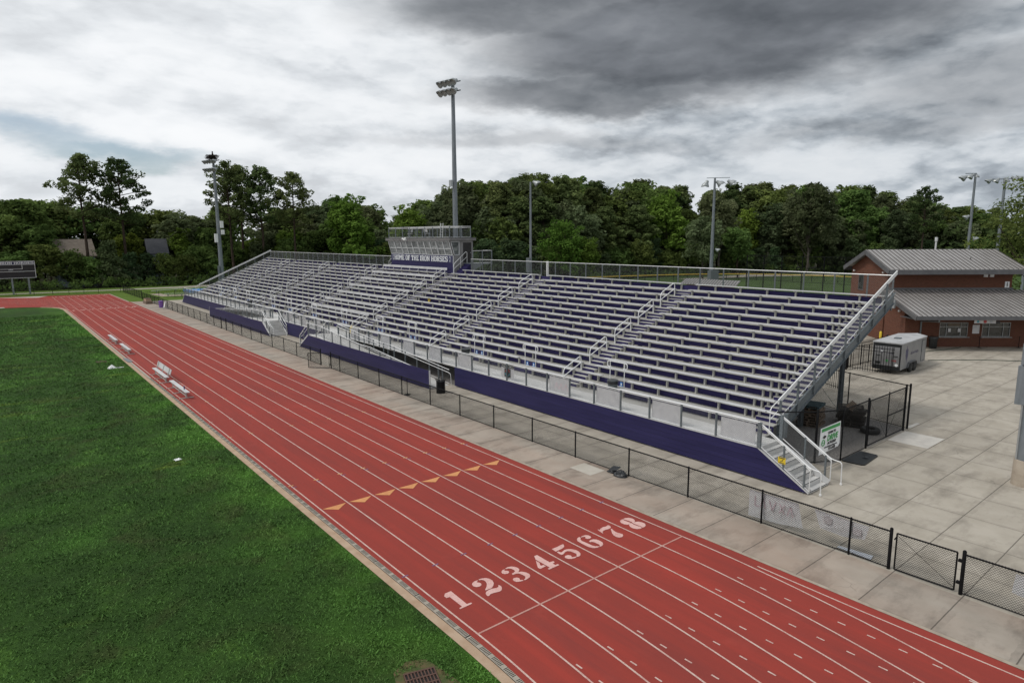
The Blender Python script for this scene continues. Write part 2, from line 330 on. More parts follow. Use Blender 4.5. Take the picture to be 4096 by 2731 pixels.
def rounded(pts, r=.12, n=4):
    """round the corners of a polyline"""
    pts = [Vector(p) for p in pts]; out = [pts[0]]
    for a, b, c in zip(pts, pts[1:], pts[2:]):
        u = (a - b); w = (c - b); t = min(r, u.length * .45, w.length * .45); u = b + u.normalized() * t; w = b + w.normalized() * t
        for i in range(n + 1):
            k = i / n; out.append((u * (1 - k) + b * k) * (1 - k) + (b * (1 - k) + w * k) * k)
    return out + [pts[-1]]
def wires(mb, p0, p1, z0, z1, spacing=.072, t=.005, z0b=None, z1b=None, bristle=0):
    """chain-link: two sets of straight diagonal wires between two verticals; bottom and top edge may slope"""
    p0 = Vector((p0[0], p0[1], 0)); p1 = Vector((p1[0], p1[1], 0)); d = p1 - p0; ln = d.length; d.normalize()
    z0b = z0 if z0b is None else z0b; z1b = z1 if z1b is None else z1b
    nrm = Vector((-d.y, d.x, 0))
    h0 = z1 - z0; sl = (z0b - z0) / ln; h1 = z1b - z0b
    hm = max(h0, h1)
    for sgn in (1, -1):
        s = -hm if sgn > 0 else 0
        while s < (ln if sgn > 0 else ln + hm):
            # parametric height above bottom edge u, position s + sgn*u
            u0, u1 = 0., hm
            if sgn > 0: u0 = max(0, -s); u1 = min(hm, ln - s)
            else: u0 = max(0, s - ln); u1 = min(hm, s)
            if u1 - u0 > .02:
                def P(u):
                    x = s + sgn * u; hh = h0 + (h1 - h0) * min(1, max(0, x / ln)); uu = min(u, hh)
                    return p0 + d * x + Vector((0, 0, z0 + sl * x + uu + (bristle if (bristle and u >= hm - 1e-6) else 0)))
                a = P(u0); b = P(u1); off = nrm * (t / 2 * sgn)
                w = (b - a).normalized().cross(nrm) * (t / 2)
                mb.add([a + off - w, a + off + w, a + off + nrm * t, b + off - w, b + off + w, b + off + nrm * t], ((0, 1, 4, 3), (1, 2, 5, 4), (2, 0, 3, 5)))
            s += spacing
    return mb
def text_mesh(txt, size, mat, frame, parent=None, name='lettering', bold=0, depth=.004, align='CENTER', shear=0):
    """letters laid on a plane: frame = (origin, right, up) unit vectors; extruded along the normal"""
    cu = bpy.data.curves.new('t', 'FONT'); cu.body = txt; cu.size = size; cu.align_x = align; cu.align_y = 'CENTER'; cu.offset = bold; cu.extrude = depth; cu.shear = shear; cu.resolution_u = 3
    o = bpy.data.objects.new('t', cu); COL.objects.link(o)
    dg = bpy.context.evaluated_depsgraph_get(); me = bpy.data.meshes.new_from_object(o.evaluated_get(dg))
    mb = MB(); O, rx, up = (Vector(a) for a in frame); nz = rx.cross(up)
    mb.add([O + rx * v.co.x + up * v.co.y + nz * v.co.z for v in me.vertices], [tuple(p.vertices) for p in me.polygons])
    bpy.data.objects.remove(o); bpy.data.meshes.remove(me); bpy.data.curves.remove(cu)
    return mb.build(name, mat, parent)
# slab-serif capitals on a 5 x 7 grid
SLAB = {
 'H': [(0, 0, 1.9, .75), (3.3, 0, 5.2, .75), (0, 6.25, 1.9, 7), (3.3, 6.25, 5.2, 7), (.45, 0, 1.5, 7), (3.7, 0, 4.75, 7), (1.4, 3.1, 3.8, 3.9)],
 'O': [(1.1, 0, 3.9, .95), (1.1, 6.05, 3.9, 7), (0, 1.1, 1.2, 5.9), (3.8, 1.1, 5, 5.9), (.4, .4, 1.4, 1.4), (3.6, .4, 4.6, 1.4), (.4, 5.6, 1.4, 6.6), (3.6, 5.6, 4.6, 6.6)],
 'M': [(0, 0, 1.9, .8), (4.5, 0, 6.4, .8), (0, 6.2, 1.6, 7), (4.8, 6.2, 6.4, 7), (.4, 0, 1.5, 7), (4.9, 0, 6, 7), (1.5, 4.6, 2.3, 6.6), (4.1, 4.6, 4.9, 6.6), (2.2, 3.4, 2.9, 5.2), (3.5, 3.4, 4.2, 5.2), (2.8, 2.6, 3.6, 4.2)],
 'E': [(0, 0, 4.7, .9), (0, 6.1, 4.7, 7), (.45, 0, 1.65, 7), (1.5, 3.1, 3.0, 3.9), (3.9, 0, 4.7, 1.9), (3.9, 5.1, 4.7, 7), (2.7, 2.6, 3.3, 4.4)],
 'F': [(0, 0, 2.6, 1), (0, 5.9, 4.6, 7), (.4, 0, 1.9, 7), (1.5, 3, 3.2, 4), (3.6, 4.8, 4.6, 7), (2.8, 2.5, 3.4, 4.5)],
 'T': [(1.2, 0, 3.8, 1), (0, 5.9, 5, 7), (1.75, 0, 3.25, 7), (0, 4.8, .9, 7), (4.1, 4.8, 5, 7)],
 'I': [(0, 0, 2.6, 1), (0, 6, 2.6, 7), (.55, 0, 2.05, 7)],
 'R': [(0, 0, 2.2, .8), (0, 6.1, 4, 7), (.45, 0, 1.65, 7), (1.5, 3.0, 4, 3.8), (3.7, 3.7, 4.8, 6.2), (3.1, .8, 4.2, 3.2), (3.5, 0, 5.3, .9)],
 'N': [(0, 0, 2, .8), (0, 6.2, 1.7, 7), (3.5, 6.2, 5.6, 7), (.4, 0, 1.5, 7), (4.1, 0, 5.2, 7), (1.4, 4.6, 2.2, 6.4), (2, 3.2, 2.8, 5.2), (2.7, 1.8, 3.5, 3.8), (3.4, .6, 4.2, 2.4)],
 'S': [(.6, 0, 4.1, .95), (.6, 6.05, 4.2, 7), (0, 4.0, 1.2, 6.3), (3.6, .7, 4.8, 3.2), (.6, 3.1, 4.2, 4.1), (0, 0, .8, 2.1), (3.9, 4.9, 4.7, 7)]}
def slab_text(txt, height, frame, mat, parent, name='lettering', depth=.012, width=None):
    O, rx, up = (Vector(a) for a in frame); nz = rx.cross(up); u = height / 7; x = 0; items = []
    for ch in txt:
        if ch == ' ': x += 2.6; continue
        g = SLAB[ch]; w = max(r[2] for r in g); items.append((x, g)); x += w + .75
    x -= .75; ux = u if width is None else width / x; mb = MB()
    for x0, g in items:
        for k, (a, b, c, d) in enumerate(g):
            z = .002 + (.0003 * k); p = [O + rx * ((x0 + i - x / 2) * ux) + up * ((j - 3.5) * u) for i, j in ((a, b), (c, b), (c, d), (a, d))]
            mb.slab([q + nz * .001 for q in p], nz * (depth + z))
    return mb.build(name, mat, parent)
def many(name, mat, parent, items, key, limit=100):
    """items: list of MB; the nearest become parts of their own, the rest one part marked as stuff"""
    items = sorted(items, key=key)
    for mb, _ in items[:limit]: mb.build(name, mat, parent)
    rest = items[limit:]
    if rest:
        big = MB()
        for mb, _ in rest: big.add(mb.v, mb.f)
        o = big.build(name, mat, parent); o['kind'] = 'stuff'
CAM = Vector((-8.821, -12.340, 10.019))
def near(it): return (Vector(it[1]) - CAM).length
# ------------------------------------------------------------------ ground, track, paths
LW = 1.067; R0 = 34.0; YC = 98.5
def sheet(name, pts, z, mat):
    return struct(name, MB().poly([(x, y, z) for x, y in pts]), mat)
def arc_pt(k, ang, yc, sgn):
    r = R0 + k; return (-R0 + r * math.cos(ang), yc + sgn * r * math.sin(ang))
def grid_sheet(name, x0, x1, y0, y1, n, z, mat):
    mb = MB(); mb.quad((x0, y0, z), (x1, y0, z), (x1, y1, z), (x0, y1, z)); return struct(name, mb, mat)
grid_sheet('ground', -2500, 2500, -2500, 2500, 1, -.05, 'forest_floor')
def trackside(off, a_from=35):
    pts = [arc_pt(off, R(a), 0, -1) for a in range(a_from, 0, -1)] + [(off, 0), (off, YC)]
    return pts
# infield turf (its edge follows the clay kerb), straight far end across the D zone
turf = trackside(-.60) + [(-.62, 101.0), (-.95, 103.6), (-1.7, 105.5), (-3.0, 107.2), (-5.0, 108.8), (-7.6, 109.9), (-14, 111.5), (-30, 113), (-95, 113), (-95, -60), (-10, -60)]
sheet('infield_grass', turf, 0.0, 'turf')
# red rubber: straight, finish curve and the red D zone
red = [arc_pt(-.20, R(a), 0, -1) for a in range(40, 0, -1)] + [(-.20, 0), (-.20, 100.6), (-.6, 103.6), (-1.4, 105.6), (-2.8, 107.35), (-4.8, 109.0), (-7.5, 110.1), (-14, 111.7), (-30, 113.3), (-70, 113.3), (-70, 129.5), (-30, 133.5), (-7.3, 133.4), (-5.2, 132.2), (-.2, 130.6), (8.7, 128.3), (8.95, 110), (8.95, 0), (8.95, -9), (8.6, -16), (7.5, -24), (2, -40)]
sheet('running_track', red, .006, 'track')
# clay kerb and drain channel along the inner edge
kb = MB(); ch = MB(); slots = MB()
inn = trackside(-.62, 30); mid_ = trackside(-.36, 30); mid2 = trackside(-.345, 30); out = trackside(-.19, 30)
def strip(mb, a, b, z):
    for p, q, r, s in zip(a, a[1:], b[1:], b): mb.quad((*p, z), (*q, z), (*r, z), (*s, z))
strip(kb, inn, mid_, .012); strip(ch, mid2, out, .016)
# far corner kerb
fc = [(-.62, YC), (-.62, 101.0), (-.95, 103.6), (-1.7, 105.5), (-3.0, 107.2)]; fo = [(-.2, YC), (-.2, 101.1), (-.55, 103.8), (-1.3, 105.8), (-2.7, 107.5)]
strip(kb, fc, fo, .012)
kb.build('clay_kerb', 'curb_clay')['kind'] = 'structure'
ch.build('drain_channel', 'drain_grate')['kind'] = 'structure'
# slots: groups of short bars, the channel sections half a metre long
y = -4.4; i = 0
def on_edge(s, off):
    if s >= 0: return Vector((off, s, 0)), Vector((0, 1, 0))
    a = -s / R0; r = R0 + off; return Vector((-R0 + r * math.cos(a), -r * math.sin(a), 0)), Vector((-math.sin(a), math.cos(a), 0)) * -1 * -1
while y < 40:
    for j in range(7):
        s = y + .045 + j * .055
        p, t = on_edge(s, -.26); t = Vector((0, 1, 0)) if s >= 0 else Vector((math.sin(-s / R0), math.cos(s / R0), 0)); nrm = Vector((t.y, -t.x, 0))
        for q in (p,): slots.quad(q - nrm * .06 - t * .011 + Vector((0, 0, .019)), q + nrm * .06 - t * .011 + Vector((0, 0, .019)), q + nrm * .06 + t * .011 + Vector((0, 0, .019)), q - nrm * .06 + t * .011 + Vector((0, 0, .019)))
    if i % 5 == 3:
        p, t = on_edge(y + .47, -.26); slots.box(p.x - .075, p.x + .075, p.y - .022, p.y + .022, .018, .0195)
    y += .50; i += 1
slots.build('drain_slots', 'slot_black')['kind'] = 'structure'
# concrete
sheet('concrete_plaza', [(11.45, -40), (90, -40), (75, 14), (50, 40), (34, 60), (34, 103.5), (16.2, 106.0), (11.45, 107.0)], .002, 'plaza_concrete')
sheet('concrete_apron', [(9.08, -40), (11.45, -40), (11.45, 107.0), (9.08, 107.8)], .003, 'apron_concrete')
kc = MB()
kc.quad((8.95, -40, .012), (9.08, -40, .012), (9.08, 108, .012), (8.95, 108, .012)); kc.quad((8.72, 108, .010), (8.95, 108, .010), (8.86, 128.3, .010), (8.68, 128.3, .010))
struct('track_kerb', kc, 'kerb_concrete')
sheet('new_concrete_slab', [(25.0, -.09), (27.25, -.09), (27.25, -1.86), (25.0, -1.86)], .007, 'new_concrete')
sheet('new_concrete_slab', [(27.95, .2), (29.3, .1), (29.3, -.05), (28.1, -.05)], .008, 'new_concrete')
sheet('new_concrete_slab', [(10.25, 5.95), (11.15, 5.95), (11.15, 7.2), (10.25, 7.2)], .007, 'pale_slab')
sheet('gravel_bed', [(17.2, 1.2), (18.9, .62), (18.95, .03), (27.7, .03), (29.0, 5.2), (29.4, 44), (29.4, 100), (15.4, 100), (15.4, 1.9)], .008, 'dark_gravel')
# far grass, path
sheet('far_grass', [(-140, 128), (-30, 134), (-7, 133.8), (8.5, 128.6), (8.95, 107.7), (16, 106.1), (34, 103), (75, 100), (75, 138), (40, 143), (-140, 160)], -.004, 'far_grass')
sheet('gravel_path', [(-140, 146), (-30, 143.5), (-7, 140.2), (10, 137.6), (22, 135.2), (30, 136.2), (48, 130), (48, 134), (30, 141.3), (22, 139.6), (10, 140.0), (-7, 142.4), (-30, 146), (-140, 149)], .003, 'gravel_path')
sheet('ballfield_grass', [(72, 70), (92, 90), (116, 90), (146, 84), (170, 66), (185, 30), (150, -20), (95, -10), (62, 30)], -.006, 'ball_grass')
sheet('ballfield_dirt', [(118, 82), (146, 80), (162, 66), (158, 62), (140, 74), (120, 78)], .0, 'pale_slab' if False else 'gravel_path')
sheet('sand_slab', [(-13, 131.7), (-5.5, 131.6), (-.4, 130.7), (-2.0, 128.0), (-2.6, 128.3), (-7, 131.0)], .010, 'pale_slab')
sheet('sand_slab', [(-12.5, 109.7), (-7.0, 110.0), (-7.2, 111.2), (-12.5, 110.9)], .010, 'pale_slab')
# lane lines
ln = MB()
def line_strip(pts, w, z=.011):
    pts = [Vector((x, y, 0)) for x, y in pts]
    for i in range(len(pts) - 1):
        def nn(j):
            d = pts[min(j + 1, len(pts) - 1)] - pts[max(j - 1, 0)]; d.normalize(); return Vector((d.y, -d.x, 0)) * (w / 2)
        a, b = pts[i], pts[i + 1]; na, nb = nn(i), nn(i + 1); zz = Vector((0, 0, z))
        ln.quad(a - na + zz, a + na + zz, b + nb + zz, b - nb + zz)
for k in range(9):
    pts = [arc_pt(k * LW, R(a * .5), 0, -1) for a in range(70, 0, -1)] + [(k * LW, y_) for y_ in (0, 30, 60, YC)]
    line_strip(pts, .050)
    line_strip([(k * LW, YC), (k * LW, 128.4 if k < 8 else 128.0)], .045)
    line_strip([arc_pt(k * LW, R(a * .75), YC, 1) for a in range(0, 60)], .045, .0115)
fl_ = MB(); fl_.quad((0, -.028, .0122), (8 * LW, -.028, .0122), (8 * LW, .028, .0122), (0, .028, .0122)); struct('finish_line', fl_, 'paint_faint')
line_strip([(8.64, -2.7), (8.58, -6), (8.60, -12), (8.6, -20)], .05, .0112)
line_strip([(0, 98.2), (8 * LW, 98.2)], .05, .012); line_strip([(0, 126.6), (8 * LW, 126.6)], .05, .012)
struct('lane_lines', ln, 'paint_white')
dm = MB()
for k in range(1, 9):
    off = {1: .03, 2: .04, 3: .045, 4: .095, 5: .10, 6: .125, 7: .12, 8: .0}[k]; y0 = {1: -2.55, 2: -2.56, 3: -2.6, 4: -2.63, 5: -2.7, 6: -2.72, 7: -2.76}.get(k)
    if y0 is None: continue
    for j in range(-0, 14):
        yy = y0 - .735 * j; x = k * LW + off; dm.quad((x - .022, yy - .10, .012), (x + .022, yy - .10, .012), (x + .022, yy + .10, .012), (x - .022, yy + .10, .012))
struct('lane_dashes', dm, 'paint_white')
def ticks(name, mat, y, ks, w=.11, h=.03, z=.0135, dx=0):
    mb = MB()
    for k in ks: mb.quad((k * LW - w + dx, y - h, z), (k * LW + w + dx, y - h, z), (k * LW + w + dx, y + h, z), (k * LW - w + dx, y + h, z))
    struct(name, mb, mat)
tb = range(9)
ticks('lane_ticks', 'paint_blue', 3.70, tb); ticks('lane_ticks', 'paint_blue', 12.75, tb, dx=.05)
for yy in (12.98, 21.5, 30.07, 38.6, 47.1): ticks('lane_ticks', 'paint_yellow', yy, tb)
ticks('lane_ticks', 'paint_white', 25.03, tb, .10); 
for yy in (50, 75): ticks('lane_ticks', 'paint_white', yy, tb, .10)
mb = MB()
for k in range(8): mb.poly([(k * LW + .06, 9.94, .0125), ((k + .5) * LW - .02, 9.52, .0125), ((k + 1) * LW - .06, 9.94, .0125)])
struct('exchange_triangles', mb, 'paint_orange')
NUMS = {1:[[(-0.229,2.028),(-0.138,2.129),(0.067,2.132),(0.038,1.295),(0.168,1.283),(0.165,1.218),(-0.239,1.209),(-0.242,1.268),(-0.136,1.278),(-0.129,1.895),(-0.233,1.908)]],2:[[(-0.049,2.115),(-0.157,2.134),(-0.261,2.102),(-0.328,2.034),(-0.352,1.938),(-0.314,1.843),(-0.223,1.804),(-0.14,1.825),(-0.091,1.891),(-0.096,1.976),(-0.14,2.028),(-0.123,2.069)],[(-0.014,2.141),(0.107,2.123),(0.205,2.069),(0.265,1.965),(0.269,1.824),(0.209,1.685),(0.11,1.581),(-0.012,1.509),(-0.099,1.519),(-0.214,1.526),(-0.177,1.583),(-0.077,1.657),(0.026,1.783),(0.079,1.901),(0.078,2.01),(0.04,2.069),(-0.023,2.094)],[(-0.299,1.403),(-0.24,1.456),(-0.123,1.487),(0.003,1.476),(0.103,1.429),(0.189,1.436),(0.231,1.507),(0.263,1.502),(0.273,1.42),(0.23,1.324),(0.16,1.252),(0.075,1.22),(-0.015,1.243),(-0.127,1.271),(-0.213,1.281),(-0.313,1.229),(-0.346,1.255),(-0.341,1.322)]],3:[[(-0.095,2.116),(-0.197,2.114),(-0.285,2.055),(-0.324,1.973),(-0.29,1.888),(-0.205,1.851),(-0.126,1.877),(-0.091,1.939),(-0.115,2.0),(-0.167,2.043),(-0.148,2.085)],[(-0.07,2.137),(0.037,2.153),(0.151,2.112),(0.228,2.025),(0.252,1.911),(0.22,1.808),(0.144,1.745),(0.09,1.732),(0.199,1.67),(0.272,1.546),(0.284,1.423),(0.248,1.329),(0.161,1.262),(0.038,1.237),(-0.051,1.234),(-0.052,1.273),(0.04,1.307),(0.1,1.396),(0.096,1.511),(0.06,1.643),(-0.018,1.69),(-0.134,1.69),(-0.113,1.769),(-0.014,1.784),(0.048,1.806),(0.079,1.897),(0.066,2.007),(0.01,2.082),(-0.072,2.097)],[(-0.093,1.236),(-0.201,1.261),(-0.296,1.318),(-0.328,1.399),(-0.307,1.485),(-0.233,1.533),(-0.138,1.509),(-0.1,1.434),(-0.129,1.364),(-0.159,1.335),(-0.088,1.286)]],4:[[(0.057,2.159),(0.173,2.152),(0.166,1.549),(0.312,1.537),(0.279,1.443),(0.187,1.435),(0.186,1.316),(0.289,1.308),(0.286,1.238),(-0.139,1.232),(-0.147,1.297),(-0.049,1.304),(-0.058,1.962)],[(-0.094,1.911),(-0.097,1.731),(-0.171,1.613),(-0.184,1.564),(-0.097,1.551),(-0.081,1.448),(-0.328,1.436),(-0.332,1.545)]],5:[[(-0.263,2.147),(-0.076,2.141),(0.088,2.156),(0.251,2.168),(0.228,2.09),(0.168,2.014),(0.073,1.967),(-0.056,1.95),(-0.17,1.947),(-0.282,1.932)],[(-0.283,1.884),(-0.209,1.892),(-0.192,1.78),(-0.091,1.808),(0.016,1.842),(0.119,1.82),(0.222,1.744),(0.285,1.628),(0.296,1.486),(0.252,1.353),(0.162,1.261),(0.069,1.233),(-0.003,1.255),(0.014,1.298),(0.084,1.349),(0.123,1.412),(0.12,1.511),(0.097,1.642),(0.033,1.729),(-0.075,1.721),(-0.225,1.654),(-0.293,1.672),(-0.296,1.76)],[(-0.025,1.25),(-0.116,1.246),(-0.214,1.271),(-0.3,1.334),(-0.335,1.424),(-0.307,1.499),(-0.234,1.542),(-0.139,1.525),(-0.093,1.458),(-0.104,1.396),(-0.149,1.343),(-0.079,1.309),(-0.015,1.298)]],6:[[(0.003,2.156),(0.122,2.169),(0.231,2.144),(0.289,2.069),(0.287,1.962),(0.248,1.904),(0.145,1.877),(0.073,1.911),(0.052,1.982),(0.086,2.023),(0.136,2.051),(0.078,2.099),(-0.003,2.124)],[(-0.032,2.174),(-0.047,2.107),(-0.129,2.043),(-0.177,1.925),(-0.163,1.783),(-0.149,1.617),(-0.143,1.47),(-0.107,1.38),(-0.036,1.321),(-0.009,1.273),(-0.121,1.266),(-0.227,1.315),(-0.289,1.406),(-0.317,1.53),(-0.318,1.707),(-0.305,1.902),(-0.291,2.02),(-0.217,2.116),(-0.105,2.181)],[(-0.023,1.745),(0.081,1.789),(0.196,1.772),(0.274,1.691),(0.295,1.559),(0.278,1.417),(0.21,1.319),(0.097,1.26),(0.005,1.261),(0.021,1.313),(0.084,1.347),(0.078,1.48),(0.071,1.6),(0.037,1.669),(-0.022,1.677)]],7:[[(-0.23,2.178),(-0.199,2.171),(-0.2,2.102),(-0.097,2.163),(0.062,2.192),(0.183,2.156),(0.3,2.189),(0.333,2.129),(0.292,2.032),(0.209,1.972),(0.104,1.964),(-0.024,1.993),(-0.148,1.982),(-0.226,1.953),(-0.258,1.873),(-0.299,1.87),(-0.276,1.995)],[(0.157,1.919),(0.206,1.91),(0.146,1.769),(0.122,1.631),(0.157,1.49),(0.18,1.397),(0.12,1.311),(0.01,1.262),(-0.098,1.292),(-0.145,1.392),(-0.123,1.525),(-0.04,1.673),(0.07,1.801)]],8:[[(0.027,2.186),(0.144,2.184),(0.273,2.118),(0.325,1.985),(0.296,1.873),(0.209,1.776),(0.077,1.731),(0.047,1.763),(0.085,1.824),(0.071,1.944),(0.035,2.09)],[(0.009,2.18),(-0.019,2.101),(-0.007,1.935),(0.012,1.805),(-0.121,1.749),(-0.199,1.768),(-0.257,1.863),(-0.265,2.003),(-0.204,2.119),(-0.098,2.18)],[(0.035,1.732),(0.18,1.746),(0.29,1.694),(0.341,1.564),(0.338,1.434),(0.259,1.334),(0.151,1.28),(0.033,1.281),(0.057,1.385),(0.045,1.545)],[(0.014,1.763),(-0.018,1.664),(-0.011,1.526),(0.024,1.386),(0.008,1.283),(-0.104,1.279),(-0.214,1.327),(-0.27,1.45),(-0.258,1.602),(-0.173,1.727),(-0.061,1.786)]]}
for y0, sc in ((0, 1), (97.0, 1), (125.4, 1)):
    for k, polys in NUMS.items():
        mb = MB()
        for pl in polys: mb.poly([((k - .5) * LW + x, y0 + y_ , .013) for x, y_ in pl])
        struct('lane_number', mb, 'paint_pink' if y0 == 0 else 'paint_white')
# ------------------------------------------------------------------ small things on the turf and the track
def storm_drain(c, w, d, label, rot):
    t = thing('storm_drain', (c[0], c[1], 0), label, 'drain grate'); cs, sn = math.cos(rot), math.sin(rot)
    def T(x, y, z): return (c[0] + x * cs - y * sn, c[1] + x * sn + y * cs, z)
    mb = MB(); hole = MB(); hole.poly([T(-w / 2, -d / 2, .012), T(w / 2, -d / 2, .012), T(w / 2, d / 2, .012), T(-w / 2, d / 2, .012)])
    hole.build('pit', 'slot_black', t)
    def bar(x0, x1, y0, y1, z1): mb.slab([T(x0, y0, .014), T(x1, y0, .014), T(x1, y1, .014), T(x0, y1, .014)], (0, 0, z1))
    nx, ny = 9, 4
    for i in range(nx + 1):
        x = -w / 2 + i * (w - .03) / nx; bar(x, x + .03, -d / 2, d / 2, .022)
    for j in range(ny + 1):
        y_ = -d / 2 + j * (d - .045) / ny; bar(-w / 2, w / 2, y_, y_ + .045, .0245)
    mb.build('grate', 'rust_iron', t); return t
storm_drain((-2.06, -.75), .74, .98, 'rusty iron drain grate in the grass nearest the front edge', -.30)
storm_drain((-2.1, 50.0), .7, .9, 'rusty drain grate out in the turf beside the far benches', .1)
sheet('bare_patch', [(-2.62, -.55), (-2.4, .05), (-1.95, .22), (-1.55, .0), (-1.45, -.6), (-1.35, -1.5), (-2.5, -1.6), (-2.75, -1.1)], .004, 'worn_soil')
def pad(c, label, pts, mat='white_plastic', name='field_marker', h=.03):
    mb = MB(); mb.prism([(c[0] + x, c[1] + y) for x, y in pts], .005, h); return tag(mb.build(name, mat, at=(c[0], c[1], 0)), label, 'field marker')
pad((-2.84, 19.5), 'flat worn white marker lying alone in the middle of the turf', [(-.12, -.16), (.16, -.10), (.10, .20), (-.15, .10)], 'faded_white')
pad((-1.32, 46.25), 'flat white disc on the grass beside the white folded cover', [(-.25, -.12), (.25, -.14), (.3, .1), (-.2, .12)])
mb = MB(); mb.add([(-2.1, 46.0, 0), (-1.5, 46.1, 0), (-1.55, 46.7, 0), (-2.15, 46.6, 0), (-1.82, 46.35, .30)], ((0, 1, 4), (1, 2, 4), (2, 3, 4), (3, 0, 4), (3, 2, 1, 0)))
tag(mb.build('marker_cone', 'white_plastic', at=(-1.8, 46.3, 0)), 'small white pyramid shaped cover standing on the grass', 'field cone')
pad((-.3, 49.3), 'dark metal plate lying on the kerb between the benches', [(-.15, -1.1), (.2, -1.1), (.15, 1.0), (-.2, 1.0)], 'galvanized', 'metal_plate', .05)
def bench(y0, y1, label, back=False, x0=.32):
    t = thing('track_bench', (x0, (y0 + y1) / 2, 0), label, 'bench', 'aluminium benches along the inner edge of the track')
    MB().box(x0 - .135, x0 + .135, y0, y1, .43, .475).build('seat', 'aluminum', t)
    for yy in (y0 + .45, (y0 + y1) / 2, y1 - .45):
        mb = MB(); mb.box(x0 - .04, x0 + .04, yy - .03, yy + .03, .05, .429); mb.box(x0 - .42, x0 + .42, yy - .03, yy + .03, .012, .05); mb.box(x0 - .12, x0 + .12, yy - .028, yy + .028, .38, .428)
        if back: mb.beam((x0 + .10, yy, .40), (x0 + .30, yy, .98), .05, .05)
        mb.build('leg', 'bracket_aluminum', t)
    MB().box(x0 - .02, x0 + .02, y0 + .5, y1 - .5, .12, .17).build('stretcher', 'bracket_aluminum', t)
    if back: MB().slab([(x0 + .20, y0, .62), (x0 + .20, y1, .62), (x0 + .31, y1, .95), (x0 + .31, y0, .95)], (.03, 0, -.01)).build('backrest', 'aluminum', t)
    return t
bench(31.45, 36.05, 'plain aluminium bench nearest the camera with a blue bottle on it')
bench(37.3, 41.75, 'aluminium bench with a tall backrest on the inner lane', True)
bench(52.1, 56.7, 'plain low aluminium bench between the backrest bench and the farthest bench')
bench(59.3, 63.9, 'farthest plain aluminium bench on the inner lane')
tag(MB().lathe([(.035, 0), (.038, .02), (.038, .17), (.022, .20), (.022, .235)], (.36, 32.5, .477), 10).build('drink_bottle', 'bottle_blue', at=(.36, 32.5, .477)), 'dark blue drink bottle standing on the near bench', 'bottle')
# ------------------------------------------------------------------ grandstand
XF, DZ, RUN, RISE, X1, NR = 15.25, 1.37, .742, .3307, 16.81, 16
YR, YL, XB = 1.85, 100.2, 29.38
def fz(n): return DZ + RISE * (n - 1)
def fx(n): return X1 + RUN * (n - 1)
RAILS = [14.85, 29.65, 43.22, 58.18, 71.65, 86.40]
SECT = []; lo = 2.5
for r in RAILS: SECT.append((lo, r - 1.06)); lo = r + .10
SECT.append((lo, 98.9))
ADA = [11.63, 19.12, 24.78, 34.12, 39.80, 47.25, 54.70, 61.9, 67.4, 77.1, 82.75, 90.1]
gs = thing('grandstand', (22.3, 51.0, 0), 'long aluminium and purple bleacher grandstand with open bench rows beside the track', 'grandstand')
# foot planks and risers: one part per row
for n in range(1, NR + 1):
    x0 = fx(n); x1 = fx(n + 1) if n < NR else XB
    if n == 1: x0 -= .002
    mb = MB(); mb.box(x0 + .002, x0 + (x1 - x0) * .33 - .004, YR, YL, fz(n) - .045, fz(n)); mb.box(x0 + (x1 - x0) * .33, x0 + (x1 - x0) * .66 - .004, YR, YL, fz(n) - .045, fz(n)); mb.box(x0 + (x1 - x0) * .66, x1 - .004, YR, YL, fz(n) - .045, fz(n))
    mb.build('foot_plank', 'foot_aluminum', gs)
    if n < NR:
        X = fx(n + 1)
        segs = [(YR, YL)]
        mb = MB(); mb.box(X - .014, X - .003, YR, YL, fz(n) + .03, fz(n + 1) - .047)
        mb.build('riser_panel', 'purple_riser', gs)
    else: MB().box(fx(n + 1) - .05, fx(n + 1) - .03, YR + .1, 41.3, fz(n) + .02, fz(n) + .33).box(fx(n + 1) - .05, fx(n + 1) - .03, 57.2, YL - .1, fz(n) + .02, fz(n) + .33).build('riser_panel', 'purple_riser', gs)
# walkway deck in front of row one
mb = MB()
for i in range(5):
    w = (X1 - XF - .06) / 5; mb.box(XF + .05 + i * w, XF + .05 + (i + 1) * w - .006, 1.2, 99.2, DZ - .05, DZ - .004)
mb.build('walkway_deck', 'deck_aluminum', gs)
FR = [3.23 + 1.827 * i for i in range(-1, 54)]
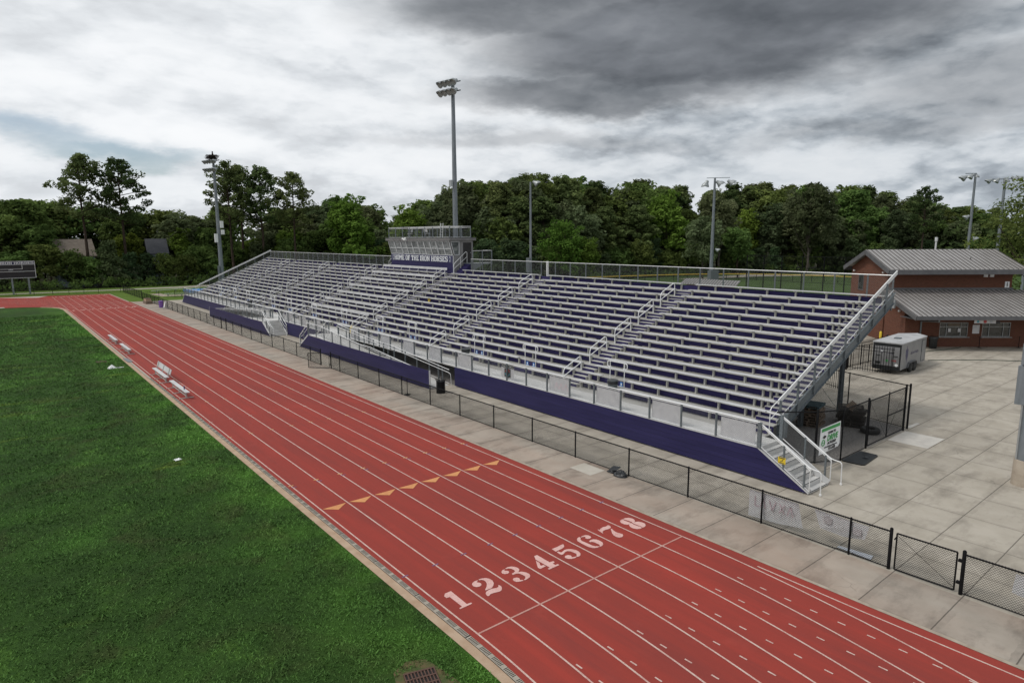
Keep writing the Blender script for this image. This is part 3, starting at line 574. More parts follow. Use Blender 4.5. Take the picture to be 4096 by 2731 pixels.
# benches, their brackets, backrests
benches, brackets, backs, bsup = [], [], [], []
for si, (a, b) in enumerate(SECT):
    for n in range(1, NR + 1):
        if si == 3 and n >= NR: continue
        pieces = [(a, b)]
        if n == NR and si == 0: pieces = [(YR + .05, b)]
        if n == NR and si == 2: pieces = [(a, b - .9)]
        if n <= 2:
            for ac in ADA:
                npz = []
                for p, q in pieces:
                    if p < ac - 1 < q or p < ac + 1 < q:
                        if ac - 1 > p + .4: npz.append((p, ac - 1.0))
                        if ac + 1 < q - .4: npz.append((ac + 1.0, q))
                    else: npz.append((p, q))
                pieces = npz
        xs = fx(n) + .36; zs = fz(n) + .47
        if pieces:
            mb = MB()
            for p, q in pieces:
                mb.box(xs, xs + .128, p, q, zs - .042, zs); mb.box(xs + .134, xs + .262, p, q, zs - .042, zs)
                mb.box(xs - .004, xs + .266, p - .012, p - .001, zs - .046, zs + .003); mb.box(xs - .004, xs + .266, q + .001, q + .012, zs - .046, zs + .003)
            benches.append((mb, (xs, (a + b) / 2, zs)))
        for p, q in pieces:
            ys = [y_ for y_ in FR if p + .45 < y_ < q - .35] + [p + .42 if si == 0 and n < NR else p + .12, q - .12]
            if si == 0 and n < NR: ys.append(p + 1.12)
            for y_ in ys:
                mb = MB(); xr = fx(n + 1) if n < NR else xs + .36
                mb.box(xr - .15, xr - .017, y_ - .04, y_ + .04, fz(n) + .001, zs - .05); mb.box(xs + .02, xr - .10, y_ - .036, y_ + .036, zs - .085, zs - .044)
                mb.box(xr - .19, xr - .02, y_ - .055, y_ + .055, fz(n) + .0005, fz(n) + .012)
                brackets.append((mb, (xr, y_, zs)))
        # alternate rows of the middle block have backs
        if si == 3 and n % 2 == 1 and n >= 5 - 2:
            mb = MB(); xb = xs + .245
            for z0 in (.23, .355): mb.slab([(xb + z0 * .22, a + .1, zs + z0), (xb + z0 * .22, b - .1, zs + z0), (xb + (z0 + .115) * .22, b - .1, zs + z0 + .115), (xb + (z0 + .115) * .22, a + .1, zs + z0 + .115)], (.03, 0, -.006))
            backs.append((mb, (xb, (a + b) / 2, zs)))
            for y_ in [a + .3] + [y2 for y2 in FR if a + .7 < y2 < b - .7] + [b - .3]:
                mb = MB(); mb.beam((xb - .02, y_ + .12, zs - .06), (xb + .14, y_ + .12, zs + .44), .05, .025); bsup.append((mb, (xb, y_, zs)))
many('bench', 'aluminum', gs, benches, near)
many('bench_bracket', 'bracket_aluminum', gs, brackets, near)
for mb, _ in backs: mb.build('backrest', 'backrest_aluminum', gs)
many('backrest_support', 'aluminum', gs, bsup, near)
# aisle steps (half-height boxes) with purple faces
steps, faces = [], []
AIS = [(r - 1.03, r + .02) for r in RAILS] + [(YR + .08, 2.96), (98.75, YL - .1)]
for a, b in AIS:
    for n in range(1, NR):
        X = fx(n + 1); z = fz(n) + RISE / 2; mb = MB()
        mb.box(X - .345, X - .016, a, b, z - .012, z + .006); mb.box(X - .335, X - .016, a + .0, a + .012, fz(n) + .002, z - .013); mb.box(X - .335, X - .016, b - .012, b, fz(n) + .002, z - .013)
        steps.append((mb, (X, (a + b) / 2, z)))
        faces.append((MB().box(X - .332, X - .322, a + .014, b - .014, fz(n) + .002, z - .014), (X, (a + b) / 2, z)))
    # lead-in step from the walkway
many('aisle_step', 'foot_aluminum', gs, steps, near); many('step_face', 'purple_riser', gs, faces, near)
# aisle handrails: five inverted-U rails per aisle
for r in RAILS:
    for k in range(5):
        n0 = 1 + 3 * k; xa, za = fx(n0) + .30, fz(n0); xb, zb = fx(n0 + 2) + .30, fz(n0 + 2)
        if k == 4 and r == 43.22: pass
        mb = MB(); mb.tube(rounded([(xa, r, za), (xa, r, za + .92), (xb, r, zb + .92), (xb, r, zb)], .28, 5), .029, 6); mb.tube([(xa, r, za + .48), (xb, r, zb + .48)], .026, 6)
        for x_, z_ in ((xa, za), (xb, zb)): mb.lathe([(.05, 0), (.05, .012)], (x_, r, z_ + .001), 8)
        mb.build('aisle_handrail', 'rail_aluminum', gs, smooth=True)
# wheelchair bays: purple wall, capsule rail, two blue signs
for ac in ADA:
    X = fx(3); mb = MB(); mb.box(X - .045, X - .02, ac - .98, ac + .98, DZ + .02, fz(3) - .05)
    pn = mb.build('wheelchair_bay_panel', 'purple', gs)
    mb = MB(); zt = fz(3) + 1.02; xr = X - .07
    for s in (-.53, .53): mb.tube([(xr, ac + s, DZ + .25), (xr, ac + s, zt)], .026, 6)
    cap = [(xr, ac - .73, zt - .30)] + rounded([(xr, ac - .73, zt - .30), (xr, ac - .73, zt), (xr, ac + .73, zt), (xr, ac + .73, zt - .33), (xr, ac + .45, zt - .33)], .14, 5)
    mb.tube(rounded([(xr, ac - .45, zt - .33), (xr, ac - .73, zt - .33), (xr, ac - .73, zt), (xr, ac + .73, zt), (xr, ac + .73, zt - .33), (xr, ac + .45, zt - .33)], .15, 5), .026, 6)
    mb.build('wheelchair_rail', 'rail_aluminum', gs, smooth=True)
    for s in (-.30, .33):
        mb = MB(); mb.box(X - .053, X - .046, ac + s - .085, ac + s + .085, DZ + .40, DZ + .58); mb.box(X - .053, X - .046, ac + s - .13, ac + s + .13, DZ + .19, DZ + .385); sg = mb.build('wheelchair_sign', 'blue_sign', gs)
        mb = MB(); mb.tube([(X - .056, ac + s + .01, DZ + .56), (X - .056, ac + s + .01, DZ + .49), (X - .056, ac + s - .04, DZ + .48)], .010, 5); mb.lathe([(.055, 0), (.055, .003)], (X - .057, ac + s - .005, DZ + .455), 10, (1, 0, 0))
        for z_ in (.345, .30, .255): mb.box(X - .0565, X - .0535, ac + s - .10, ac + s + .10, DZ + z_ - .014, DZ + z_ + .004)
        mb.build('lettering', 'letter_white', sg)
# guard rails
posts = []
def post(x, y, z0, z1, w=.06, d=.085): posts.append((MB().box(x - d / 2, x + d / 2, y - w / 2, y + w / 2, z0, z1), (x, y, z1)))
def run_front(y0, y1):
    ys = [y0 + .03] + [y_ for y_ in FR if y0 + .5 < y_ < y1 - .5] + [y1 - .03]
    for y_ in ys: post(XF - .02, y_, DZ + .016, 2.43)
    mb = MB(); mb.tube([(XF + .0, y0, 2.45), (XF + .0, y1, 2.45)], .024, 6); mb.tube([(XF + .05, y0, 2.36), (XF + .05, y1, 2.36)], .018, 6); mb.tube([(XF + .045, y0, DZ + .06), (XF + .045, y1, DZ + .06)], .018, 6); mb.build('front_rail', 'rail_aluminum', gs, smooth=True)
    far = y0 > 50
    w = MB(); wires(w, (XF + .045, y0), (XF + .045, y1), DZ + .06, 2.36, .085 if not far else .14, .005 if not far else .008); w.build('wire_mesh', 'wire_grey', gs)
for a, b in ((1.2, 42.03), (44.05, 57.15), (59.0, 99.2)): run_front(a, b)
ys = [YR + .06] + [y_ for y_ in FR if 2.8 < y_ < 41 or 57.5 < y_ < YL - .5] + [41.25, 57.3, YL - .06]
for y_ in ys: post(XB + .03, y_, fz(NR) - .4, 7.82, .06, .08)
for a, b in ((YR, 41.25), (57.3, YL)):
    mb = MB(); mb.tube([(XB, a, 7.84), (XB, b, 7.84)], .026, 6); mb.tube([(XB, a, fz(NR) + .10), (XB, b, fz(NR) + .10)], .018, 6); mb.build('back_rail', 'rail_aluminum', gs, smooth=True)
    w = MB(); wires(w, (XB - .02, a), (XB - .02, b), fz(NR) + .1, 7.82, .11 if a < 50 else .16, .0055 if a < 50 else .008); w.build('wire_mesh', 'wire_grey', gs)
# sloping end rails: stringer, posts, double plank rail, mesh
for Y, sg, cross in ((YR, -1, False), (YL, 1, True)):
    xa, xb = 17.75, XB; SL = RISE / RUN
    def zl(x, dz): return DZ + (x - X1) * SL + dz
    yy = Y + sg * .06
    mb = MB(); mb.slab([(xa, yy, zl(xa, -.62)), (xb, yy, zl(xb, -.62)), (xb, yy, zl(xb, -.04)), (xa, yy, zl(xa, -.04))], (0, .012, 0))
    for dz in (-.62, -.05): mb.beam((xa, yy + sg * .03, zl(xa, dz)), (xb, yy + sg * .03, zl(xb, dz)), .09, .016)
    mb.build('end_stringer', 'galvanized', gs)
    k = 0; x_ = xa + .12
    while x_ < xb:
        post(x_, Y + sg * .1, zl(x_, -.52), zl(x_, .98), .085, .07); x_ += RUN * 2; k += 1
    for dz in (1.03, .90): 
        mb = MB(); mb.beam((xa, Y + sg * .05, zl(xa, dz)), (xb + .15, Y + sg * .05, zl(xb + .15, dz)), .05, .085, (0, 0, 1)); mb.build('end_rail', 'rail_aluminum', gs)
    mb = MB(); mb.tube([(xa, Y, zl(xa, .08)), (xb, Y, zl(xb, .08))], .02, 6); mb.build('end_rail', 'rail_aluminum', gs, smooth=True)
    mb = MB(); mb.tube(rounded([(xa + .1, Y, zl(xa, 1.02)), (xa - .55, Y, zl(xa - .55, 1.02)), (xa - .55, Y, DZ + .0)], .2), .024, 6); mb.tube([(xa + .1, Y, zl(xa, .55)), (xa - .55, Y, zl(xa - .55, .50))], .02, 6); mb.build('end_rail', 'rail_aluminum', gs, smooth=True)
    w = MB(); wires(w, (xa, Y), (xb, Y), zl(xa, .08), zl(xa, .86), .085 if Y < 50 else .16, .005 if Y < 50 else .009, zl(xb, .08), zl(xb, .86)); w.build('wire_mesh', 'wire_grey', gs)
many('rail_post', 'galvanized', gs, posts, near)
# steel under the seats
for i, y_ in enumerate([3.79 + 7.32 * k for k in range(14)]):
    mb = MB(); SL = RISE / RUN
    mb.slab([(16.9, y_ - .05, DZ - .80), (28.9, y_ - .05, DZ + 12.0 * SL - .85), (28.9, y_ - .05, DZ + 12.0 * SL - .50), (16.9, y_ - .05, DZ - .50)], (0, .1, 0)); mb.build('raker_beam', 'galvanized', gs)
    for x_ in (19.4, 23.9, 28.38):
        zt = DZ + (x_ - 16.9) * SL - .78; mb = MB(); mb.box(x_ - .13, x_ + .13, y_ - .012, y_ + .012, .012, zt); mb.box(x_ - .13, x_ - .115, y_ - .10, y_ + .10, .012, zt); mb.box(x_ + .115, x_ + .13, y_ - .10, y_ + .10, .012, zt); mb.build('column', 'galvanized', gs)
    mb = MB(); mb.tube([(28.3, y_, .1), (24.0, y_, 3.3)], .012, 4); mb.tube([(24.0, y_, .1), (19.4, y_, 1.4)], .012, 4); mb.build('brace_rod', 'galvanized', gs)
    MB().box(15.32, 15.40, y_ - .04, y_ + .04, .012, DZ - .06).build('walkway_leg', 'galvanized', gs)
mb = MB(); mb.box(24.2, 27.9, 1.95, 2.12, 2.9, 3.0)
# lights hung under the end: two grey boxes seen below the stringer
for x_, z_ in ((20.9, 1.95), (25.6, 3.95)):
    pass
# front panels: lapped purple boards
def boards(mb, sm, X, y0, y1, z0, z1, n, slope=None, base_end=None, t=.03):
    """lapped boards; slope=(+1/-1) makes that end run down to the ground over length base_end"""
    h = (z1 - z0) / n
    for i in range(n):
        a = z0 + i * h; b = a + h - .012
        def ext(z): return (base_end or 0) * (z1 - z) / (z1 - z0)
        ya0 = y0 - (ext(a) if slope == -1 else 0); ya1 = y0 - (ext(b) if slope == -1 else 0)
        yb0 = y1 + (ext(a) if slope == 1 else 0); yb1 = y1 + (ext(b) if slope == 1 else 0)
        mb.slab([(X, ya0, a), (X, yb0, a), (X, yb1, b), (X, ya1, b)], (t, 0, 0))
        if i: 
            e0 = ext(a); sm.slab([(X + .008, y0 - (e0 if slope == -1 else 0) + .02, a - .016), (X + .008, y1 + (e0 if slope == 1 else 0) - .02, a - .016), (X + .008, y1 + (e0 if slope == 1 else 0) - .02, a), (X + .008, y0 - (e0 if slope == -1 else 0) + .02, a)], (.015, 0, 0))
for y0, y1, sl, be in ((1.2, 23.5, -1, 2.2), (44.0, 57.2, None, 0), (77.0, 99.1, 1, 1.9)):
    mb = MB(); sm = MB(); boards(mb, sm, XF - .045, y0, y1, .07, 1.36, 6, sl, be)
    p = mb.build('front_panel', 'purple', gs); sm.build('panel_seam', 'seam_dark', p)
    mb = MB(); mb.box(XF - .06, XF + .02, y0, y1, 1.362, 1.385)
    if sl == -1: mb.beam((XF - .03, y0, 1.36), (XF - .03, y0 - be, .07), .04, .05)
    if sl == 1: mb.beam((XF - .03, y1, 1.36), (XF - .03, y1 + be, .07), .04, .05)
    mb.build('panel_trim', 'aluminum', p)
# stairs at the ends of the walkway
def stair(parent, x0, x1, ytop, d, run, ztop, n=7, solid=True):
    """d = direction of descent along Y"""
    tr = run / n
    for i in range(n):
        z = ztop - (i + 1) * ztop / (n + 0.0) ; ya = ytop + d * tr * i; yb = ytop + d * tr * (i + 1)
        if i == n - 1: z = max(z, .03)
        mb = MB(); y_lo, y_hi = min(ya, yb), max(ya, yb)
        mb.box(x0, x1, y_lo, y_hi, z + ztop / n - .045 - ztop / n + .0, z + .0) if False else mb.box(x0, x1, y_lo + .001, y_hi - .001, z - .035 + .04, z + .04)
        yf = yb if d > 0 else yb
        mb.build('stair_tread', 'deck_aluminum', parent)
        mb = MB(); yr = ya; mb.box(x0, x1, min(yr, yr + d * .012), max(yr, yr + d * .012), z + .045, z + ztop / n + .0); mb.build('stair_riser', 'deck_aluminum', parent)
        mb = MB(); ye = yb - d * .045; mb.box(x0 + .01, x1 - .01, min(ye, ye + d * .04), max(ye, ye + d * .04), z + .0405, z + .044); mb.build('tread_nosing', 'black_print', parent)
    for x_ in (x0 - .03, x1 + .03):
        MB().beam((x_, ytop, ztop - .12), (x_, ytop + d * run, .10), .03, .26).build('stair_stringer', 'aluminum', parent)
st = gs
stair(st, 15.34, 16.85, 1.2, -1, 2.2, DZ)
def stair_guard(parent, x, ytop, d, run, ztop, out, mesh=True, zt=1.06):
    yb = ytop + d * run; mb = MB()
    mb.tube([(x, ytop - d * .0, ztop + zt), (x, yb, zt)], .024, 6); mb.tube([(x, ytop, ztop + .12), (x, yb, .14)], .018, 6); mb.tube([(x, ytop, ztop + zt - .07), (x, yb, zt - .07)], .016, 6)
    mb.tube([(x, yb, zt), (x, yb, .14)], .02, 6)
    mb.build('stair_rail', 'rail_aluminum', parent, smooth=True)
    mb = MB(); xo = x + out; mb.tube(rounded([(xo, ytop, ztop + .90), (xo, yb - d * .1, .98), (xo, yb + d * .3, .95), (xo, yb + d * .32, .02)], .12), .022, 6); mb.lathe([(.05, 0), (.05, .06), (.03, .07)], (xo, yb + d * .32, .004), 8); mb.build('stair_handrail', 'rail_aluminum', parent, smooth=True)
    for f in (.03, .5, .9):
        y_ = ytop + d * run * f; z_ = ztop * (1 - f); MB().box(x - .035, x + .035, y_ - .03, y_ + .03, max(.02, z_ - .15), z_ + zt - .02).build('stair_post', 'galvanized', parent)
    if mesh:
        w = MB(); a, b = (ytop, ztop), (yb, 0)
        wires(w, (x, a[0]), (x, b[0]), a[1] + .12, a[1] + zt - .08, .085, .005, b[1] + .14, b[1] + zt - .08); w.build('wire_mesh', 'wire_grey', parent)
stair_guard(st, XF, 1.2, -1, 2.2, DZ, .27); stair_guard(st, 16.98, 1.2, -1, 2.2, DZ, .28)
for x_ in (XF - .02, 16.98, 17.3): MB().box(x_ - .05, x_ + .05, 1.10, 1.24, 1.39, 2.45).build('newel_post', 'galvanized', gs)
mb = MB(); mb.tube(rounded([(16.98, 1.2, 2.43), (16.98, 1.9, 2.45), (17.3, 1.9, 2.45)], .1), .022, 6); mb.build('stair_rail', 'rail_aluminum', gs, smooth=True)
tag(MB().box(XF - .075, XF - .065, -.02, .30, .98, 1.25).build('warning_sign', 'yellow_plastic', at=(XF - .07, .1, 1.1)), 'small yellow warning sign hung on the stair mesh at the near end', 'sign')
ws = bpy.data.objects['warning_sign']
mb = MB(); mb.box(XF - .078, XF - .0755, .02, .26, 1.20, 1.235); mb.box(XF - .078, XF - .0755, .02, .26, 1.0, 1.03); mb.tube([(XF - .077, .20, 1.06), (XF - .077, .12, 1.10), (XF - .077, .09, 1.17)], .012, 5); mb.build('lettering', 'black_print', ws)

# ------------------------------------------------------------------ two access ramps with stairs, mirrored about the press box
def make_access_ramp(Y0, d, label):
    t = thing('access_ramp', (14.3, Y0 + d * 11, 0), label, 'ramp', 'access ramps in front of the grandstand')
    def y(s): return Y0 + d * s
    xo, xi = 13.42, 15.12
    def fl(s):  # floor height along the ramp
        for (s0, z0), (s1, z1) in zip(PR, PR[1:]):
            if s0 <= s <= s1: return z0 + (z1 - z0) * (s - s0) / (s1 - s0)
        return 0
    PR = [(2.2, DZ), (4.7, DZ), (12.6, .72), (14.2, .72), (22.6, .02)]
    mb = MB(); sm = MB()
    lo_, hi_ = sorted((y(2.2), y(22.85)))
    boards(mb, sm, xo - .05, lo_, hi_, .06, 1.31, 6, -1 if d > 0 else 1, 2.2)
    p = mb.build('ramp_panel', 'purple', t); sm.build('panel_seam', 'seam_dark', p)
    mb = MB(); mb.beam((xo - .04, y(2.2), 1.31), (xo - .04, y(0), .06), .05, .05); mb.box(xo - .055, xo + .03, min(y(22.85), y(22.9)), max(y(22.85), y(22.9)), .02, 1.31); mb.build('panel_trim', 'aluminum', p)
    for (s0, z0), (s1, z1) in zip(PR, PR[1:]):
        mb = MB(); mb.slab([(xo, y(s0), z0 - .05), (xi, y(s0), z0 - .05), (xi, y(s1), z1 - .05), (xo, y(s1), z1 - .05)], (0, 0, .045)); mb.build('ramp_deck', 'deck_aluminum', t)
    MB().box(xi + .003, XF + .045, min(y(2.6), y(4.65)), max(y(2.6), y(4.65)), DZ - .05, DZ - .006).build('ramp_deck', 'deck_aluminum', t)
    stair(t, xo + .02, xi, y(2.2), -d, 2.2, DZ)
    stair_guard(t, xo - .0, y(2.2), -d, 2.2, DZ, .20, mesh=False); stair_guard(t, xi + .02, y(2.2), -d, 2.2, DZ, -.20, mesh=False)
    # guard rails following the ramp
    for x_, s_from, low in ((xo + .02, 2.2, None), (xi + .02, 4.7, 0)):
        pts = [(s, z) for s, z in PR if s >= s_from]
        mb = MB()
        for h, rr in ((1.06, .023), (.90, .02), (.10, .016)):
            pl = [(x_ + (.0 if h != .90 else (.09 if x_ < 14 else -.09)), y(s), z + h) for s, z in pts]
            if h == .90 and low == 0: pl = pl + [(pl[-1][0], y(22.9), .85), (pl[-1][0], y(22.95), .02)]; pl = rounded(pl, .12)
            mb.tube(pl, rr, 6)
        mb.build('ramp_rail', 'rail_aluminum', t, smooth=True)
        w = MB()
        if low is None:
            for (s0, z0), (s1, z1) in zip(pts, pts[1:]):
                if True: wires(w, (x_, y(s0)), (x_, y(s1)), z0 + .1, z0 + 1.04, .085, .005, z1 + .1, z1 + 1.04)
            w.build('wire_mesh', 'wire_grey', t)
        s = s_from + .05
        while s < 22.6:
            MB().box(x_ - .035, x_ + .035, y(s) - .03, y(s) + .03, .012 if low == 0 else max(.1, fl(s) - .1), fl(s) + 1.05).build('ramp_post', 'galvanized', t); s += 1.7
    return t
make_access_ramp(46.65, -1, 'purple panelled access ramp with stairs, the nearer of the two')
make_access_ramp(54.65, 1, 'purple panelled access ramp with stairs, the farther of the two')

# ------------------------------------------------------------------ press box
PX0, PX1, PY0, PY1, PZ0, PZ1 = 28.28, 30.75, 42.8, 55.7, 6.2, 9.68
pb = thing('press_box', (29.5, 49.25, 6.2), 'grey press box with slanted windows and rooftop railing on top of the grandstand', 'press box')
mb = MB(); mb.box(PX0 + .02, PX1, PY0, PY1, PZ0, 7.42); mb.box(PX1 - .06, PX1, PY0, PY1, 7.42, PZ1); 
for Y, sg in ((PY0, 1), (PY1, -1)):
    ya, yb = (Y, Y + .06) if sg > 0 else (Y - .06, Y)
    w = yb - ya
    # side wall with a window and a door hole
    mb.slab([(28.30, ya, 7.42), (29.50, ya, 7.42), (29.50, ya, 8.20), (28.30, ya, 8.20)], (0, w, 0))
    mb.slab([(29.02, ya, 8.20), (29.50, ya, 8.20), (29.50, ya, PZ1), (29.02, ya, PZ1)], (0, w, 0)); mb.slab([(27.86, ya, 9.60), (29.02, ya, 9.60), (29.02, ya, PZ1), (27.86, ya, PZ1)], (0, w, 0))
    mb.slab([(29.50, ya, 9.48), (30.56, ya, 9.48), (30.56, ya, PZ1), (29.50, ya, PZ1)], (0, w, 0)); mb.slab([(30.56, ya, 7.42), (PX1 - .061, ya, 7.42), (PX1 - .061, ya, PZ1), (30.56, ya, PZ1)], (0, w, 0))
mb.build('wall', 'siding_grey', pb)
mb = MB()
for x_ in [28.4 + .152 * i for i in range(16)]:
    if x_ < 28.98: mb.box(x_, x_ + .012, PY0 - .012, PY0 - .001, 6.9, 8.18)
    elif x_ < 29.5 : mb.box(x_, x_ + .012, PY0 - .012, PY0 - .001, 6.9, PZ1)
    elif x_ > 30.56: mb.box(x_, x_ + .012, PY0 - .012, PY0 - .001, 6.9, PZ1)
mb.build('siding_rib', 'fascia_grey', pb)
d_ = MB().box(29.50, 30.56, PY0 + .02, PY0 + .05, 7.43, 9.48).build('door', 'dark_door', pb); MB().box(30.42, 30.47, PY0 - .03, PY0 + .02, 8.4, 8.5).build('handle', 'frame_grey', d_)
d_ = MB().box(29.50, 30.56, PY1 - .05, PY1 - .02, 7.43, 9.48).build('door', 'dark_door', pb)
for Y, o in ((PY0, -.03), (PY1, .0)):
    f = MB(); P_ = [(28.40, 8.24), (28.99, 8.24), (28.99, 9.58), (27.99, 9.58)]
    for a, b in zip(P_, P_[1:] + P_[:1]): f.beam((a[0], Y + o + .015, a[1]), (b[0], Y + o + .015, b[1]), .05, .05)
    f = f.build('side_window', 'frame_white', pb); g = MB(); g.slab([(x_, Y + (.02 if o < 0 else -.03), z_) for x_, z_ in P_], (0, .01, 0)); g.build('pane', 'glass', f)
# roof slab
mb = MB(); mb.box(27.70, 31.0, PY0 - .22, PY1 + .22, PZ1 + .002, 9.95); mb.build('roof', 'roof_cap', pb)
mb = MB(); mb.box(27.66, 31.03, PY0 - .25, PY1 + .25, 9.951, 9.985); mb.build('roof_edge', 'fascia_grey', pb)
# front: purple boards, banner, slanted windows
mb = MB(); sm = MB(); boards(mb, sm, PX0 - .02, PY0 + .02, PY1 - .02, 6.35, 7.44, 6); p = mb.build('lower_panel', 'purple', pb); sm.build('panel_seam', 'seam_dark', p)
MB().box(PX0 - .0, PX0 + .04, PY0 + .02, PY1 - .02, 7.44, 8.22).build('front_wall', 'fascia_grey', pb)
MB().box(PX0 - .04, PX0 + .02, PY0 - .01, PY0 + .015, 6.3, 8.2).build('corner_trim', 'frame_white', pb)
def wpt(y_, f): return Vector((28.27 - .42 * f, y_, 8.21 + 1.42 * f))
cuts = [42.88, 44.05, 45.35, 45.50, 46.68, 47.92, 49.10, 49.25, 50.42, 51.60, 52.75, 52.90, 54.15, 55.62]
cols = [(42.92, 44.12), (44.17, 45.36), (45.50, 46.62), (46.67, 47.84), (47.89, 49.02), (49.16, 50.36), (50.41, 51.58), (51.63, 52.74), (52.88, 54.18), (54.23, 55.56)]
for a, b in cols:
    f = MB()
    for q0, q1 in (((a, 0), (b, 0)), ((b, 0), (b, 1)), ((b, 1), (a, 1)), ((a, 1), (a, 0)), ((a, .47), (b, .47))):
        f.beam(wpt(*q0), wpt(*q1), .05, .06, (1, 0, .3))
    f = f.build('front_window', 'frame_white', pb)
    for f0, f1 in ((0, .47), (.47, 1)):
        g = MB(); g.slab([wpt(a, f0) + Vector((.03, 0, .01)), wpt(b, f0) + Vector((.03, 0, .01)), wpt(b, f1) + Vector((.03, 0, .01)), wpt(a, f1) + Vector((.03, 0, .01))], (.008, 0, .002)); g.build('pane', 'glass', f)
mb = MB(); mb.slab([wpt(PY0 + .0, 0) + Vector((.05, 0, 0)), wpt(PY1 - .0, 0) + Vector((.05, 0, 0)), wpt(PY1, 1.0) + Vector((.05, 0, 0)), wpt(PY0, 1.0) + Vector((.05, 0, 0))], (.004, 0, .001)); mb.build('window_wall', 'siding_grey', pb)
# rooftop rail
mb = MB(); rx0, rx1, ry0, ry1 = 27.92, 30.5, 42.85, 55.45
for z_, r_ in ((11.12, .025), (11.0, .016), (10.03, .018)): mb.tube([(rx0, ry0, z_), (rx1, ry0, z_), (rx1, ry1, z_), (rx0, ry1, z_), (rx0, ry0, z_)], r_, 6)
rr = mb.build('roof_rail', 'rail_aluminum', pb, smooth=True)
w = MB()
for a, b in (((rx0, ry0), (rx0, ry1)), ((rx1, ry0), (rx1, ry1)), ((rx0, ry0), (rx1, ry0)), ((rx0, ry1), (rx1, ry1))): wires(w, a, b, 10.03, 11.0, .14, .0045)
w.build('wire_mesh', 'wire_grey', rr)
for x_, y_ in [(rx0, ry0 + (ry1 - ry0) * i / 8) for i in range(9)] + [(rx1, ry0 + (ry1 - ry0) * i / 8) for i in range(9)] + [((rx0 + rx1) / 2, ry0)]:
    MB().box(x_ - .04, x_ + .04, y_ - .035, y_ + .035, 9.985, 11.11).build('rail_post', 'galvanized', rr)
mb = MB(); mb.box(27.55, 27.70, 51.0, 51.5, 9.72, 9.80); mb.beam((27.62, 51.1, 9.8), (27.45, 51.0, 9.95), .12, .16); mb.beam((27.62, 51.4, 9.8), (27.5, 51.7, 9.93), .12, .16); mb.build('floodlight', 'white_plastic', pb)
# side landings
for y0, y1 in ((41.25, 42.78), (55.72, 57.25)):
    MB().box(29.55, 32.0, y0, y1, 7.30, 7.40).build('landing', 'galvanized', pb)
    oy = y0 if y0 < 50 else y1
    mb = MB(); mb.tube([(29.6, oy, 8.66), (32.0, oy, 8.66), (32.0, oy + (1.5 if y0 < 50 else -1.5), 8.66)], .024, 6); mb.tube([(29.6, oy, 7.45), (32.0, oy, 7.45)], .018, 6); mb.build('landing_rail', 'rail_aluminum', pb, smooth=True)
    w = MB(); wires(w, (29.6, oy), (32.0, oy), 7.45, 8.64, .11, .006); w.build('wire_mesh', 'wire_grey', pb)
    for x_ in (29.6, 30.8, 32.0): MB().box(x_ - .04, x_ + .04, oy - .04, oy + .04, 6.3 if x_ < 31.5 else 7.2, 8.66).build('rail_post', 'galvanized', pb)
    MB().slab([(29.6, oy, 6.6), (30.9, oy, 7.3), (29.6, oy, 7.3)], (0, .04 if y0 < 50 else -.04, 0)).build('landing_bracket', 'galvanized', pb)
    ym = (y0 + y1) / 2
    for i in range(5):
        x_ = 28.25 + .27 * i; MB().box(x_, x_ + .27, y0 + .25, y1 - .25, 6.25, 6.52 + .2 * i).build('stair_step', 'purple_riser', pb)
    mb = MB(); yl = y1 - .3 if y0 < 50 else y0 + .3
    mb.tube(rounded([(28.1, yl, 6.35), (28.1, yl, 7.35), (29.6, yl, 8.55), (29.75, yl, 8.5), (29.75, yl, 7.42)], .2), .023, 6); mb.tube([(28.1, yl, 6.85), (29.75, yl, 8.05)], .02, 6); mb.tube([(28.95, yl, 6.9), (28.95, yl, 8.0)], .02, 6); mb.build('stair_handrail', 'rail_aluminum', pb, smooth=True)
# banner on the press box
bn = MB().box(PX0 - .05, PX0 - .022, PY0 + .05, PY1 - .05, 7.44, 8.17).build('banner', 'sign_purple', at=(PX0 - .03, 49.25, 7.8)); tag(bn, 'purple HOME OF THE IRON HORSES banner across the press box front', 'banner')
slab_text('HOME OF THE IRON HORSES', .54, ((PX0 - .051, 49.3, 7.80), (0, -1, 0), (0, 0, 1)), 'letter_white', bn, width=11.05)
def emblem(O, rx, up, s, parent, shield='sign_grey', mark='sign_purple'):
    O, rx, up = Vector(O), Vector(rx), Vector(up); nz = rx.cross(up)
    def P(pts, k): return [O + rx * (x * s) + up * (y_ * s) + nz * k for x, y_ in pts]
    mb = MB(); mb.slab(P([(-.42, .55), (-.1, .62), (-.02, 1.0), (.1, .62), (.42, .55), (.40, -.15), (.22, -.62), (0, -1.0), (-.22, -.62), (-.40, -.15)], .002), nz * .004); e = mb.build('emblem', shield, parent)
    mb = MB(); mb.slab(P([(-.30, .42), (.30, .42), (.29, -.1), (.12, -.5), (0, -.3), (-.12, -.5), (-.29, -.1)], .0065), nz * .003); mb.build('emblem_mark', mark, e)
    return e
for y_ in (43.35, 55.15): emblem((PX0 - .051, y_, 7.81), (0, -1, 0), (0, 0, 1), .35, bn)
